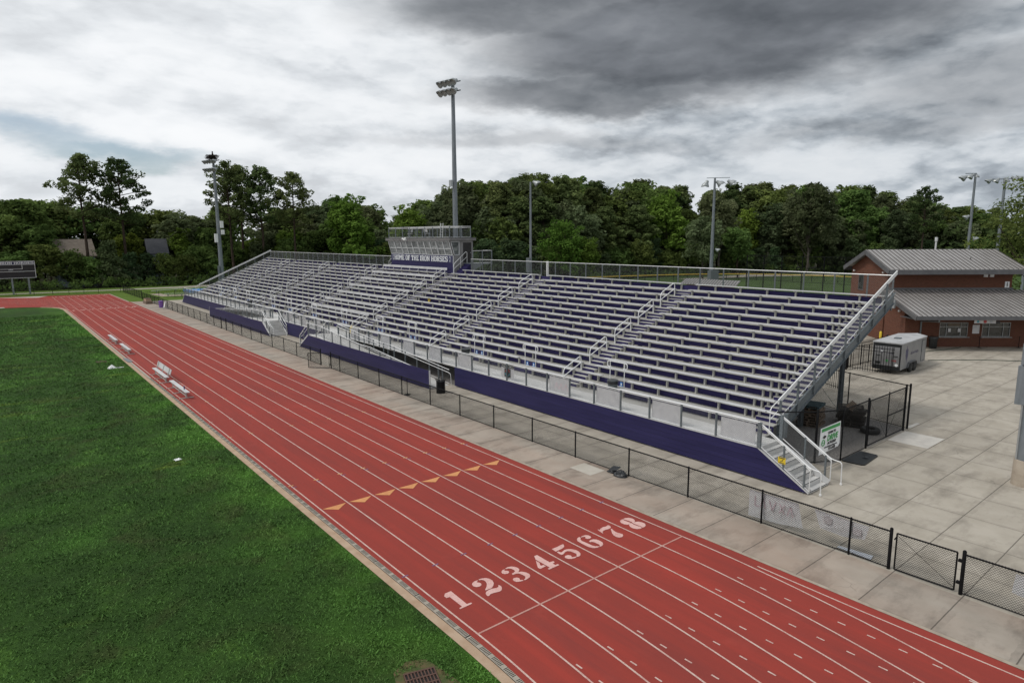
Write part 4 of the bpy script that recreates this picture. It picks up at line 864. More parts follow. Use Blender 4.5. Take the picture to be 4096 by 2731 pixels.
# things on the press box roof
def chair(c, rot, label):
    t = thing('folding_chair', (c[0], c[1], 9.985), label, 'chair', 'white folding chairs on the press box roof'); cs, sn = math.cos(rot), math.sin(rot)
    def T(x, y_, z): return (c[0] + x * cs - y_ * sn, c[1] + x * sn + y_ * cs, 9.985 + z)
    MB().slab([T(-.22, -.22, .44), T(.20, -.22, .44), T(.20, .22, .44), T(-.22, .22, .44)], (0, 0, .03)).build('seat', 'white_plastic', t)
    MB().slab([T(-.24, -.22, .62), T(-.24, .22, .62), T(-.30, .22, .90), T(-.30, -.22, .90)], (.02, 0, .01)).build('backrest', 'white_plastic', t)
    for s in (-.21, .21):
        MB().tube([T(-.30, s, .88), T(.24, s, 0)], .014, 5).build('leg', 'frame_grey', t); MB().tube([T(.16, s, .46), T(-.22, s, 0)], .014, 5).build('leg', 'frame_grey', t)
chair((28.6, 51.9), 2.2, 'white folding chair on the press box roof, left of the ladder'); chair((28.7, 48.4), .4, 'white folding chair on the press box roof in front of the ladder')
mb = MB()
for s in (-.25, .25): mb.beam((30.2, 47.9 + s, 9.99), (30.3, 47.9 + s, 11.55), .05, .03)
for z_ in (10.25, 10.55, 10.85, 11.15, 11.4): mb.box(30.2, 30.28, 47.66, 48.14, z_, z_ + .035)
tag(mb.build('ladder', 'rail_aluminum', at=(30.2, 47.9, 9.985)), 'aluminium ladder standing at the back of the press box roof', 'ladder')
# ------------------------------------------------------------------ chain-link fences
def fence(pts, h, posts, label, group=None, thick=(), mesh=.072, wt=.0075, pr=.033, rails=(1.0,), name='chain_link_fence', bristle=.035):
    t = thing(name, (pts[0][0], pts[0][1], 0), label, 'fence', group)
    tr = MB(); br = MB(); w = MB()
    tr.tube([(x, y, h) for x, y in pts], pr * .78, 6); br.tube([(x, y, .05) for x, y in pts], pr * .5, 6)
    for a, b in zip(pts, pts[1:]):
        wires(w, a, b, .05, h, mesh, wt, bristle=bristle)
    for f in rails:
        if f < 1: tr.tube([(x, y, h * f) for x, y in pts], pr * .6, 6)
    tr.build('top_rail', 'black_metal', t, smooth=True); br.build('bottom_rail', 'black_metal', t, smooth=True); w.build('chain_link', 'black_wire', t)
    for i, (x, y) in enumerate(posts):
        big = i in thick
        r = pr * (1.55 if big else 1.0); MB().lathe([(r, 0), (r, h + (.09 if big else .03)), (r * .6, h + (.12 if big else .05))], (x, y, .003), 8).build('post', 'black_metal', t, smooth=True)
    return t
def fxp(y):
    P_ = [(133, 11.35), (60, 11.30), (20, 11.30), (8, 11.38), (0, 11.5), (-5.3, 11.57), (-12, 11.62)]
    for (a, xa), (b, xb) in zip(P_, P_[1:]):
        if b <= y <= a: return xa + (xb - xa) * (y - a) / (b - a)
def fline(y0, y1): return [(fxp(y0), y0)] + [(fxp(y), y) for y in (60, 20, 8, 0) if y1 < y < y0] + [(fxp(y1), y1)]
def fposts(ys): return [(fxp(y), y) for y in ys]
near_posts = [34.83, 33.2, 30.1, 26.9, 23.8, 20.36, 17.23, 14.1, 11.0, 8.0, 4.85, 1.9, -1.15, -4.13, -5.30]
fence(fline(34.83, -5.30), 1.2, fposts(near_posts), 'black chain link fence along the track from the open gate to the near gate', thick=(0, 14), group='chain link fences along the track')
fence(fline(-7.18, -11.9), 1.2, fposts([-7.18, -10.2]), 'short black chain link fence at the near right edge beyond the closed gate', thick=(0,), group='chain link fences along the track')
mid_posts = [36.75] + [38.85 + 3.05 * i for i in range(8)] + [62.69, 64.57] + [67.6 + 3.05 * i for i in range(14)] + [109.0, 111.5]
fence(fline(111.5, 36.75), 1.2, fposts(mid_posts), 'long black chain link fence between the far grass and the open gate', thick=(0, 9, 10, len(mid_posts) - 1), mesh=.11, wt=.0055, group='chain link fences along the track')
fence([(11.6, 113.2), (11.35, 131.0)], 1.25, [(11.6 - .014 * i * 1, 113.2 + 2.2 * i) for i in range(9)], 'black chain link fence beside the far grass behind the track end', mesh=.16, wt=.008, thick=(0,))
fence([(11.35, 131.0), (7.5, 131.75), (2.9, 132.3), (-2.2, 134.7), (-8, 137), (-30, 146)], 1.25, [(11.0, 131.05), (7.5, 131.75), (5.2, 132.0), (2.9, 132.3), (.5, 133.4), (-2.2, 134.7), (-4.8, 135.9), (-7.6, 136.9), (-11, 138.3), (-15, 140)], 'black chain link fence along the far end of the track below the scoreboard', mesh=.16, wt=.008)
fence([(12.0, 112.0), (16.5, 112.2), (19.0, 106.2)], 1.2, [(14.0, 112.1), (16.5, 112.2), (17.8, 109), (19.0, 106.2)], 'low black fence around the vaulting area at the far end', mesh=.16, wt=.008)
def gate(hinge, ang, w, h, label, brace=True):
    t = thing('fence_gate', (hinge[0], hinge[1], 0), label, 'gate'); d = Vector((math.cos(ang), math.sin(ang), 0)); a = Vector((hinge[0], hinge[1], 0)) + d * .09; b = a + d * w
    fr = MB()
    z0, z1 = .06, h
    for p, q in (((a, z0), (b, z0)), ((b, z0), (b, z1)), ((b, z1), (a, z1)), ((a, z1), (a, z0))): fr.tube([(p[0].x, p[0].y, p[1]), (q[0].x, q[0].y, q[1])], .024, 6)
    fr.build('gate_frame', 'black_metal', t, smooth=True)
    MB().tube([(a.x, a.y, .12), (b.x, b.y, h - .05)], .006, 5).build('brace_rod', 'black_metal', t)
    wm = MB(); wires(wm, (a.x, a.y), (b.x, b.y), z0, z1, .072, .0075, bristle=.03); wm.build('chain_link', 'black_wire', t)
    for z_ in (.3, h - .25):
        MB().box(hinge[0] - .05, hinge[0] + .05, hinge[1] - .05 + .0, hinge[1] + .05, z_, z_ + .07).build('hinge', 'black_metal', t)
    MB().tube([(b.x, b.y, h - .1), (b.x + d.x * .06, b.y + d.y * .06, h - .22)], .02, 5).build('latch', 'black_metal', t)
    return t
gate((11.6, -7.10), math.atan2(1.62, -.04), 1.55, 1.2, 'closed black chain link gate at the near right corner')
gate((11.26, 34.83), math.atan2(1.40, -1.2), 1.75, 1.2, 'black chain link gate swung open onto the apron beside the purple ramp')
# enclosure under the end of the stand, 2.4 m
fence([(17.6, 1.75), (18.96, .60), (20.2, .03), (22.62, .03)], 2.35, [(18.96, .60), (20.2, .03), (22.8, .03)], 'tall black chain link fence beside the near end stairs', thick=(0, 2), pr=.034, wt=.0042)
fence([(27.75, .02), (28.05, 1.3), (28.62, 3.45), (30.2, 9.0)], 2.3, [(27.75, .02), (28.62, 3.45), (29.4, 6.2), (30.2, 9.0)], 'tall black chain link fence behind the pallets under the end of the grandstand', thick=(0,), pr=.034, wt=.0042)
t = thing('fence_gate', (22.9, .03, 0), 'wide tall black chain link gate in front of the pallets with a middle rail', 'gate')
fr = MB()
for p, q in (((22.95, .1), (27.15, .1)), ((22.95, 2.3), (27.15, 2.3)), ((22.95, .1), (22.95, 2.3)), ((27.15, .1), (27.15, 2.3)), ((25.12, .1), (25.12, 2.4)), ((25.12, 1.18), (27.15, 1.18))): fr.tube([(p[0], .03, p[1]), (q[0], .03, q[1])], .028, 6)
fr.build('gate_frame', 'black_metal', t, smooth=True); w = MB(); wires(w, (22.95, .03), (27.15, .03), .1, 2.3, .072, .0042, bristle=.03); w.build('chain_link', 'black_wire', t)
mb = MB(); mb.tube([(22.98, .03, 2.2), (25.1, .03, .15)], .006, 5); mb.tube([(27.1, .03, 2.25), (25.15, .03, .2)], .006, 5); mb.build('brace_rod', 'black_metal', t)
MB().lathe([(.05, 0), (.05, 2.42), (.03, 2.46)], (27.25, .03, 0), 8).build('post', 'black_metal', t, smooth=True)
# black picket fence and gate by the trailer
def picket(p0, p1, h, label, step=.17, name='iron_fence', ps=True):
    t = thing(name, (p0[0], p0[1], 0), label, 'fence'); a, b = Vector((*p0, 0)), Vector((*p1, 0)); d = (b - a); ln = d.length; d.normalize(); mb = MB(); s = 0
    while s <= ln:
        p = a + d * s; mb.box(p.x - .014, p.x + .014, p.y - .014, p.y + .014, .08, h); s += step
    mb.build('picket', 'black_metal', t)['kind'] = 'stuff'
    mb = MB()
    for z_ in (.22, h - .18, h - .42): mb.beam((a.x, a.y, z_), (b.x, b.y, z_), .035, .035)
    mb.build('rail', 'black_metal', t)
    if ps:
        for p in (a, b): MB().box(p.x - .05, p.x + .05, p.y - .05, p.y + .05, 0, h + .08).build('post', 'black_metal', t)
    return t
picket((40.95, 8.85), (41.25, 5.83), 2.05, 'black iron picket gate standing open behind the trailer', ps=False, name='iron_gate')
picket((40.90, 8.95), (47.0, 8.55), 2.0, 'black iron picket fence running behind the silver trailer')
picket((33.55, 6.0), (35.4, 10.2), 2.0, 'black iron picket fence half hidden under the end of the grandstand')
# fence banners near the corner
def cloth(pts, label, mat='faded_white', name='fence_banner', t_=.006, nrm=(1, 0, 0)):
    mb = MB(); n = len(pts); mb.slab(pts, Vector(nrm) * t_); c = sum((Vector(p) for p in pts), Vector()) / n
    return tag(mb.build(name, mat, at=c), label, 'banner')
bx = 11.58
b1 = cloth([(bx, -.62, 1.10), (bx + .02, -.60, .10), (bx + .10, -1.6, .12), (bx + .12, -2.55, .26), (bx + .03, -2.40, 1.12)], 'sagging white banner on the track fence nearest the end stairs, faded pink letters', nrm=(.01, 0, 0))
mb = MB()
for y_, k in ((-.85, 0), (-1.15, 1), (-1.5, 2), (-1.85, 3), (-2.15, 1)):
    for p, q in {0: [((0, .2), (0, -.15)), ((0, -.15), (.15, -.15))], 1: [((-.1, -.15), (0, .2)), ((0, .2), (.1, -.15))], 2: [((-.12, .2), (0, -.15)), ((0, -.15), (.12, .2))], 3: [((-.1, .2), (.1, -.15)), ((.1, .2), (-.1, -.15))]}[k]:
        mb.beam((bx - .012, y_ - p[0], .72 + p[1]), (bx - .012, y_ - q[0], .72 + q[1]), .035, .004, (1, 0, 0))
mb.build('lettering', 'pink_print', b1)
b2 = cloth([(bx + .02, -2.95, 1.12), (bx + .05, -3.15, .52), (bx + .12, -3.9, .46), (bx + .05, -4.55, .62), (bx + .02, -4.66, 1.10)], 'crumpled white banner on the track fence beside the near gate, faint grey print')
mb = MB(); mb.lathe([(.14, 0), (.14, .003)], (bx - .008, -3.4, .9), 14, (1, 0, 0)); mb.build('round_print', 'faint_print', b2); MB().box(bx - .008, bx - .004, -4.45, -4.2, .72, .95).build('square_print', 'faint_print', b2)
b3 = cloth([(bx + .1, -4.75, .03), (bx + .12, -3.7, .03), (bx + .28, -3.7, .035), (bx + .42, -4.7, .03)], 'fallen banner end lying on the concrete under the crumpled banner', mat='sign_grey', name='banner_scrap', nrm=(0, 0, .5))
b4 = cloth([(11.63, -8.35, 1.1), (11.64, -8.3, .55), (11.70, -8.9, .42), (11.68, -9.9, .4), (11.65, -9.9, 1.1)], 'white banner cut by the right edge of the photo on the near fence')
b5 = cloth([(18.05, .0, 1.98), (19.9, .0, 2.0), (19.92, .0, .98), (19.8, .0, .86), (18.0, .0, .80)], 'white driving school banner with green DRIVE lettering on the tall fence', name='drive_banner', nrm=(0, -.01, 0))
# the banner really hangs in the bay left of the post
for o_ in (b5,): o_.location = Vector(o_.location) + Vector((.0, 0, -.08))
OFFb = Vector(OFF[b5]); 
mb = MB(); mb.box(18.15, 19.82, -.016, -.0105, 1.80, 1.94); mb.build('green_band', 'green_print', b5)
text_mesh('DRIVE', .36, 'green_print', ((19.16, -.012, 1.42), (1, 0, 0), (0, 0, 1)), b5, bold=.010, shear=.2)
text_mesh('LEARN TO', .15, 'black_print', ((19.1, -.012, 1.66), (1, 0, 0), (0, 0, 1)), b5, bold=.004); text_mesh('ACADEMY', .17, 'black_print', ((19.12, -.012, 1.20), (1, 0, 0), (0, 0, 1)), b5, bold=.004, shear=.2)
text_mesh('www.drivingacademy.com', .11, 'black_print', ((19.05, -.012, 1.06), (1, 0, 0), (0, 0, 1)), b5, bold=.002); text_mesh('715-6420', .17, 'black_print', ((19.15, -.012, .93), (1, 0, 0), (0, 0, 1)), b5, bold=.004)
mb = MB(); mb.tube([(18.33 + .13 * math.cos(a * .5), -.012, 1.30 + .13 * math.sin(a * .5)) for a in range(14)], .018, 5); mb.tube([(18.22, -.012, 1.3), (18.44, -.012, 1.3)], .015, 5); mb.build('wheel_mark', 'green_print', b5)
MB().slab([(18.24, -.012, 1.55), (18.42, -.012, 1.47), (18.6, -.012, 1.55), (18.42, -.012, 1.63)], (0, -.003, 0)).build('cap_mark', 'black_print', b5)
# paper banners hung on the inside of the front rail
gp = 'white banner backs hung inside the front rail of the grandstand'
bays = [(1.42, 3.05, None), (5.08, 6.80, None), (8.74, 10.45, None), (12.40, 14.10, 'pink'), (21.5, 23.25, None), (25.2, 26.9, None), (28.85, 30.55, None), (32.5, 34.2, None), (38.0, 39.7, None), (46.2, 47.8, None), (49.8, 51.5, None), (53.5, 55.2, None)]
for i, (a, b, pk) in enumerate(bays):
    o = MB().box(XF + .075, XF + .081, a, b, DZ + .09, 2.30).build('rail_banner', 'paper_white', at=(XF + .08, (a + b) / 2, 1.9))
    if pk:
        tag(o, 'white banner back with pink lettering showing through, behind the front rail', 'banner', gp)
        mb = MB()
        for y_ in (12.75, 13.15, 13.5): mb.beam((XF + .073, y_ + .15, 1.66), (XF + .073, y_, 2.0), .05, .003, (1, 0, 0)); mb.beam((XF + .073, y_ - .15, 1.66), (XF + .073, y_, 2.0), .05, .003, (1, 0, 0))
        mb.build('lettering', 'pink_print', o)
    else: tag(o, 'plain white banner back hung behind the grandstand front rail', 'banner', gp)
def poster(y, label, colour):
    t = MB().box(XF + .085, XF + .09, y - .62, y + .62, 1.50, 2.34).build('notice', 'paper_white', at=(XF + .08, y, 1.9)); tag(t, label, 'sign')
    MB().box(XF + .078, XF + .084, y - .60, y + .60, 2.14, 2.33).build('title_band', 'black_print', t)
    text_mesh('Know Your Section', .13, 'letter_white', ((XF + .077, y, 2.235), (0, -1, 0), (0, 0, 1)), t)
    if colour:
        MB().box(XF + .078, XF + .084, y - .30, y + .30, 1.56, 2.10).build('poster_block', 'black_print', t)
        for a, m in ((0, 'red_print'), (math.pi, 'teal_print')):
            mb = MB(); mb.tube([(XF + .076, y + .2 * math.cos(a + .15 + j * .28), 1.84 + .2 * math.sin(a + .15 + j * .28)) for j in range(11)], .03, 5); mb.build('ring', m, t)
    else:
        mb = MB(); mb.tube([(XF + .082, y + .2 * math.cos(j * .4), 1.82 + .2 * math.sin(j * .4)) for j in range(17)], .018, 5); mb.build('ring', 'sign_grey', t)
poster(17.9, 'white notice with black title and red and teal ring on the front rail', True); poster(36.2, 'white notice with black title and a grey ring behind the ramp rail', False)
poster(56.2, 'grey and blue notice on the rail beside the far ramp stairs', False)
# ------------------------------------------------------------------ bins, bags, small things
def can(c, label, mat='grey_plastic', r=.28, h=.78, z=0):
    t = thing('trash_can', (c[0], c[1], z), label, 'trash can')
    MB().lathe([(r * .82, 0), (r * .86, .03), (r, h), (r * 1.08, h + .01), (r * 1.08, h + .05), (r * .98, h + .05), (r * .8, .1)], (c[0], c[1], z), 18).build('bin', mat, t, smooth=True)
    MB().lathe([(r * 1.05, h + .052), (r * 1.12, h - .02), (r * 1.10, h - .16), (r * 1.085, h - .16)], (c[0], c[1], z), 18).build('liner', 'black_film', t, smooth=True); return t
can((17.2, 25.0), 'grey trash can with a black liner on the walkway behind the front rail', z=DZ)
can((17.5, 11.3), 'grey trash can in front of the wheelchair signs nearest the end', z=DZ); can((17.0, 72.5), 'trash can with a dark liner far along the grandstand walkway', 'black_plastic', z=DZ)
can((56.2, 8.2), 'black trash can against the brick building beside the trailer', 'black_plastic', .34, 1.0)
t = thing('slatted_bin', (13.5, 22.6, 0), 'black slatted metal litter bin with flared rim at the ramp entrance', 'trash can')
MB().lathe([(.24, .05), (.25, .1), (.25, .78), (.2, .78)], (13.5, 22.6, 0), 18).build('liner', 'black_film', t, smooth=True)
for i in range(22):
    a = i * 2 * math.pi / 22; ca, sa = math.cos(a), math.sin(a)
    MB().beam((13.5 + .29 * ca, 22.6 + .29 * sa, .06), (13.5 + .29 * ca, 22.6 + .29 * sa, .80), .05, .008, (ca, sa, 0)).add([(13.5 + r * math.cos(a + q), 22.6 + r * math.sin(a + q), z_) for r, z_ in ((.29, .80), (.39, .93)) for q in (-.085, .085)], ((0, 1, 3, 2),)).build('slat', 'black_metal', t)
mb = MB()
for z_ in (.08, .78): mb.tube([(13.5 + .28 * math.cos(j * .35), 22.6 + .28 * math.sin(j * .35), z_) for j in range(19)], .012, 5)
mb.lathe([(.30, 0), (.30, .04)], (13.5, 22.6, .005), 16); mb.build('hoop', 'black_metal', t)
tag(MB().lathe([(.22, 0), (.22, .02), (.05, .05), (.022, .08), (.022, 1.0), (.03, 1.02), (.03, 1.06)], (11.55, 23.55, .004), 12).build('stanchion', 'black_metal', at=(11.55, 23.55, 0), smooth=True), 'black stanchion post leaning against the track fence', 'stanchion')
# crumpled black bag
def blob(c, sx, sy, sz, seed, n=14, amp=.25):
    rnd = random.Random(seed); mb = MB(); vs = []; k = 9
    for i in range(k):
        ph = math.pi * i / (k - 1) * .5
        for j in range(n):
            a = 2 * math.pi * j / n; rr = math.cos(ph) * (1 + rnd.uniform(-amp, amp)); vs.append((c[0] + sx * rr * math.cos(a), c[1] + sy * rr * math.sin(a), c[2] + sz * math.sin(ph) * (1 + rnd.uniform(-amp, amp) * .4)))
    fs = [(i * n + j, i * n + (j + 1) % n, (i + 1) * n + (j + 1) % n, (i + 1) * n + j) for i in range(k - 1) for j in range(n)]
    return mb.add(vs, fs)
bag = blob((11.18, 5.08, .005), .21, .28, .26, 3); b_ = blob((11.24, 5.58, .005), .15, .26, .15, 5); bag.add(b_.v, b_.f); bag.slab([(11.12, 5.25, .22), (11.34, 5.22, .30), (11.36, 5.66, .22), (11.14, 5.7, .10)], (.02, .01, .03))
tag(bag.build('refuse_bag', 'black_film', at=(11.15, 5.3, 0)), 'crumpled black bag lying at the foot of the track fence', 'bag')
tag(blob((16.95, 43.0, DZ), .2, .22, .62, 9, 10, .2).build('yellow_bag', 'yellow_plastic', at=(16.95, 43.0, DZ)), 'bright yellow bag standing on the walkway by the middle aisle', 'bag')
tag(MB().tube([(fx(9) + .55, 39.6 + .14 * math.cos(a * .5), fz(9) + .20 + .14 * math.sin(a * .5)) for a in range(14)], .04, 6).build('yellow_ring', 'yellow_plastic', at=(fx(9) + .5, 39.6, fz(9))), 'small yellow ring resting among the bench rows below the press box', 'ring')
mb = MB(); mb.slab([(16.95, -.96, 0), (17.22, -.80, 0), (17.1, -.62, 0), (16.9, -.7, 0)], (0, 0, .10)); tag(mb.build('red_wedge', 'red_print', at=(17.05, -.8, 0)), 'small red wedge at the foot of the near end stairs', 'wedge')
mb = MB(); mb.prism([(20.15, -.12), (20.22, -.88), (20.34, -.97), (22.0, -.84), (22.1, -.74), (22.1, -.08), (22.0, -.02), (20.25, -.02)], .008, .06); mat_ = tag(mb.build('floor_mat', 'black_plastic', at=(21.1, -.5, 0)), 'flat black mat with rounded corners on the plaza beside the tall fence', 'mat')
mb = MB(); mb.lathe([(.06, 0), (.13, .03), (.02, .05)], (21.25, -.62, .06), 8); mb.build('handle', 'black_film', mat_)
tag(MB().lathe([(.22, .02), (.40, .0), (.46, .06), (.46, .2), (.40, .26), (.24, .24), (.24, .05)], (25.55, .95, .01), 22).build('old_tire', 'tire_rubber', at=(25.55, .95, 0), smooth=True), 'old black tyre lying on the gravel inside the tall fence', 'tyre')
def pallet(x, y, z, rot, mat, label, group, w=1.25, d=1.1, crate=False):
    t = thing('pallet', (x, y, z), label, 'pallet', group); cs, sn = math.cos(rot), math.sin(rot)
    def B(mb, x0, x1, y0, y1, z0, z1): mb.slab([(x + a * cs - b * sn, y + a * sn + b * cs, z + z0) for a, b in ((x0, y0), (x1, y0), (x1, y1), (x0, y1))], (0, 0, z1 - z0))
    for zz, nm in ((.115, 'top_boards'), (0, 'bottom_boards')):
        mb = MB(); n = 7 if zz else 4
        for i in range(n): a = -w / 2 + i * (w - .10) / (n - 1); B(mb, a, a + .10, -d / 2, d / 2, zz, zz + .022)
        mb.build(nm, mat, t)
    for yy in (-d / 2, -.045, d / 2 - .09): mb = MB(); B(mb, -w / 2 + .01, w / 2 - .01, yy, yy + .09, .023, .114); mb.build('stringer', mat, t)
    return t
rnd = random.Random(4)
for i in range(6): pallet(26.55 + rnd.uniform(-.08, .08), 2.35 + rnd.uniform(-.1, .1), .012 + .142 * i, .35 + rnd.uniform(-.15, .15), 'wood_dark', 'black pallet on top of the stack behind the wide gate' if i == 5 else 'black pallet in the stack behind the wide gate', 'black pallets stacked behind the wide gate', 1.6, 1.25)
t = thing('plastic_crate', (26.4, 2.35, .87), 'dark open frame piece lying on the black pallet stack', 'crate')
mb = MB()
for i in range(6): mb.beam((25.85 + .26 * i, 2.0 + .05 * i, .87), (25.80 + .26 * i, 2.35 + .05 * i, 1.12), .07, .05)
mb.build('uprights', 'wood_mid', t); MB().beam((25.75, 2.05, .89), (27.2, 2.3, .89), .1, .05).build('base_board', 'wood_dark', t)
for i in range(8): pallet(24.75 + rnd.uniform(-.07, .07), 3.7 + rnd.uniform(-.08, .08), .012 + .142 * i, .2 + rnd.uniform(-.12, .12), 'wood_teal' if i == 7 else 'wood_mid', 'teal pallet on top of the tall stack under the grandstand stringer' if i == 7 else 'weathered wooden pallet in the tall stack under the stringer', 'wooden pallets stacked under the grandstand end')
# far end of the track
t = thing('step_box', (10.7, 103.2, 0), 'low wooden two step platform by the far fence', 'steps')
MB().box(10.2, 11.1, 101.6, 104.2, 0, .42).build('lower_step', 'wood_mid', t); MB().box(10.3, 11.05, 102.2, 103.9, .422, .76).build('upper_step', 'curb_clay', t); MB().box(10.28, 11.07, 102.18, 103.92, .761, .79).build('top_mat', 'rust_iron', t)
t = thing('purple_bin', (10.95, 94.5, 0), 'purple plastic bin standing by the far track fence', 'bin'); MB().lathe([(.27, 0), (.29, .05), (.31, .90), (.33, .92), (.33, .96), (.28, .96)], (10.95, 94.5, 0), 4 * 4).build('bin', 'purple_plastic', t, smooth=True); MB().lathe([(.34, .961), (.34, 1.0), (.15, 1.04)], (10.95, 94.5, 0), 16).build('lid', 'purple_plastic', t)
t = thing('folding_sign', (11.0, 91.8, 0), 'white folding easel sign leaning by the far track fence', 'sign')
MB().slab([(10.75, 91.5, .2), (10.75, 92.1, .2), (11.0, 92.0, 1.05), (11.0, 91.6, 1.05)], (.03, 0, .01)).build('front_board', 'white_plastic', t); MB().slab([(11.25, 91.5, 0), (11.25, 92.1, 0), (11.03, 92.0, 1.03), (11.03, 91.6, 1.03)], (.02, 0, .01)).build('back_frame', 'frame_grey', t)
for s in (91.52, 92.08): MB().box(10.70, 10.74, s - .02, s + .02, 0, .3).build('leg', 'frame_grey', t)
t = thing('vault_pit', (24.5, 119, 0), 'blue tarpaulin covered landing pit at the far left end of the grandstand', 'landing pit')
MB().box(20.5, 27.5, 117.5, 124.5, .05, .42).build('pit_cover', 'blue_tarp', t); MB().slab([(22.3, 112.2, .3), (28.5, 112.5, .5), (28.6, 117.3, 1.0), (23.4, 117.0, .75)], (0, 0, .05)).build('tarp_fold', 'blue_tarp', t)
sheet('vault_runway', [(14.4, 122.5), (15.0, 115.2), (21.5, 113.6), (21.5, 116.0), (16.5, 118.0), (16.2, 122.8)], .006, 'kerb_concrete')
def pbench(x0, y0, x1, y1, label):
    t = thing('spectator_bench', ((x0 + x1) / 2, (y0 + y1) / 2, 0), label, 'bench', 'low aluminium benches by the vaulting area'); MB().beam((x0, y0, .46), (x1, y1, .46), .30, .05).build('seat', 'aluminum', t)
    for f in (.1, .5, .9): MB().beam((x0 + (x1 - x0) * f, y0 + (y1 - y0) * f, 0), (x0 + (x1 - x0) * f, y0 + (y1 - y0) * f, .43), .08, .3).build('leg', 'galvanized', t)
pbench(15.0, 124.0, 24.0, 127.5, 'long low aluminium bench beyond the blue pit'); pbench(15.5, 115.4, 20.5, 112.6, 'low aluminium bench in front of the vaulting runway')
# scoreboard
t = thing('scoreboard', (-6.6, 139, 0), 'black football scoreboard on four grey posts at the left edge', 'scoreboard')
MB().box(-12.0, -1.38, 139.0, 139.35, 3.04, 6.10).build('board', 'scoreboard_black', t)
hp = MB().box(-12.0, -1.40, 138.94, 138.995, 5.52, 6.08).build('header_panel', 'sign_purple', t)
slab_text('HOME OF THE IRON HORSES', .40, ((-6.7, 138.935, 5.80), (1, 0, 0), (0, 0, 1)), 'letter_white', hp, width=10.3)
mb = MB()
for a in ((-12.0, -1.36, 6.08, 6.14), (-12.0, -1.36, 5.47, 5.52), (-12.0, -1.36, 4.20, 4.26), (-12.0, -1.36, 3.0, 3.06), (-12.0, -3.3, 4.66, 4.71), ): mb.box(a[0], a[1], 138.92, 138.99, a[2], a[3])
for x_, z0, z1 in ((-1.40, 3.06, 6.08), (-3.33, 4.71, 5.47), (-11.98, 3.06, 6.08)): mb.box(x_ - .03, x_ + .03, 138.925, 138.985, z0, z1)
mb.build('board_trim', 'letter_white', t)
mb = MB(); mb.box(-5.4, -4.7, 138.93, 138.99, 4.48, 4.6); mb.build('caption', 'sign_grey', t)
for x_ in (-10.8, -7.9, -5.05, -2.57): MB().box(x_ - .14, x_ + .14, 139.06, 139.3, 0, 3.04).build('post', 'galvanized_pole', t)

# ------------------------------------------------------------------ light poles
def head(mb, lens, c, d, s=1.0):
    d = Vector(d).normalized(); c = Vector(c)
    mb.lathe([(.06 * s, -.30 * s), (.17 * s, -.26 * s), (.20 * s, -.1 * s), (.24 * s, .02 * s), (.38 * s, .22 * s), (.42 * s, .36 * s)], c, 12, d)
    up = Vector((0, 0, 1)); lens.lathe([(.36 * s, .30 * s), (.34 * s, .305 * s)], c, 12, d)
    # visor above the lens
    r = d.cross(up).normalized(); u = r.cross(d)
    for i in range(6):
        a0, a1 = math.pi * i / 6, math.pi * (i + 1) / 6
        p = [c + d * (.36 * s) + (r * math.cos(a) + u * math.sin(a)) * (.42 * s) for a in (a0, a1)]
        mb.quad(p[0], p[1], p[1] + d * (.30 * s * math.sin(a1)), p[0] + d * (.30 * s * math.sin(a0)))
def light_pole(c, h, r0, r1, rows, n, label, facing, span, group='stadium light poles', s=1.0, dz=1.25):
    t = thing('light_pole', (c[0], c[1], 0), label, 'light pole', group)
    MB().tube([(c[0], c[1], 0), (c[0], c[1], h * .5), (c[0], c[1], h)], r0, 12, r1).build('pole', 'galvanized_pole', t, smooth=True)
    fd = Vector(facing); fd.z = 0; fd.normalize(); sd = Vector((-fd.y, fd.x, 0)); d = (fd * math.cos(.5) + Vector((0, 0, -math.sin(.5))))
    for k in range(rows):
        z_ = h - .15 - dz * k; a = Vector((c[0], c[1], z_)) + fd * .22
        MB().beam(a - sd * span / 2, a + sd * span / 2, .10, .10).build('cross_arm', 'galvanized', t)
        for i in range(n):
            p = a + sd * (span * ((i + .5) / n - .5) if n > 1 else 0) + fd * .42; mb = MB(); ln_ = MB(); head(mb, ln_, p, d, s); mb.beam(p - fd * .42, p - d * .2, .06, .06)
            o = mb.build('lamp', 'lamp_shell', t, smooth=True); ln_.build('lens', 'lamp_lens', o)
    return t
P1 = light_pole((29.4, 130.4), 25.6, .52, .22, 2, 5, 'tall light pole at the far left end carrying a twig nest', (-1, -.35, 0), 4.1, s=1.05, dz=1.6)
for z_, dx, hh in ((12.9, .52, 1.4), (11.35, .63, .95), (10.15, -.70, 1.75)):
    MB().box(29.4 + dx - .30, 29.4 + dx + .30, 129.6, 130.1, z_ - hh / 2, z_ + hh / 2).build('speaker_box', 'white_plastic', P1)
MB().box(28.6, 28.9, 129.7, 130.2, 1.4, 4.5).build('control_box', 'galvanized', P1)
mb = MB(); rnd = random.Random(8)
for i in range(240):
    a = rnd.uniform(0, 6.28); r_ = rnd.uniform(.1, .98); z_ = 25.75 + rnd.uniform(0, .85) ; q = rnd.uniform(0, 6.28); ll = rnd.uniform(.3, .75); p = Vector((29.1 + r_ * math.cos(a), 130.0 + r_ * math.sin(a), z_)); dd = Vector((math.cos(q), math.sin(q), rnd.uniform(-.3, .3))) * ll
    mb.beam(p - dd, p + dd, .05, .05)
nest = tag(mb.build('bird_nest', 'nest_twigs', at=(29.1, 130.0, 25.7)), 'big dark twig nest on top of the left light pole', 'nest')
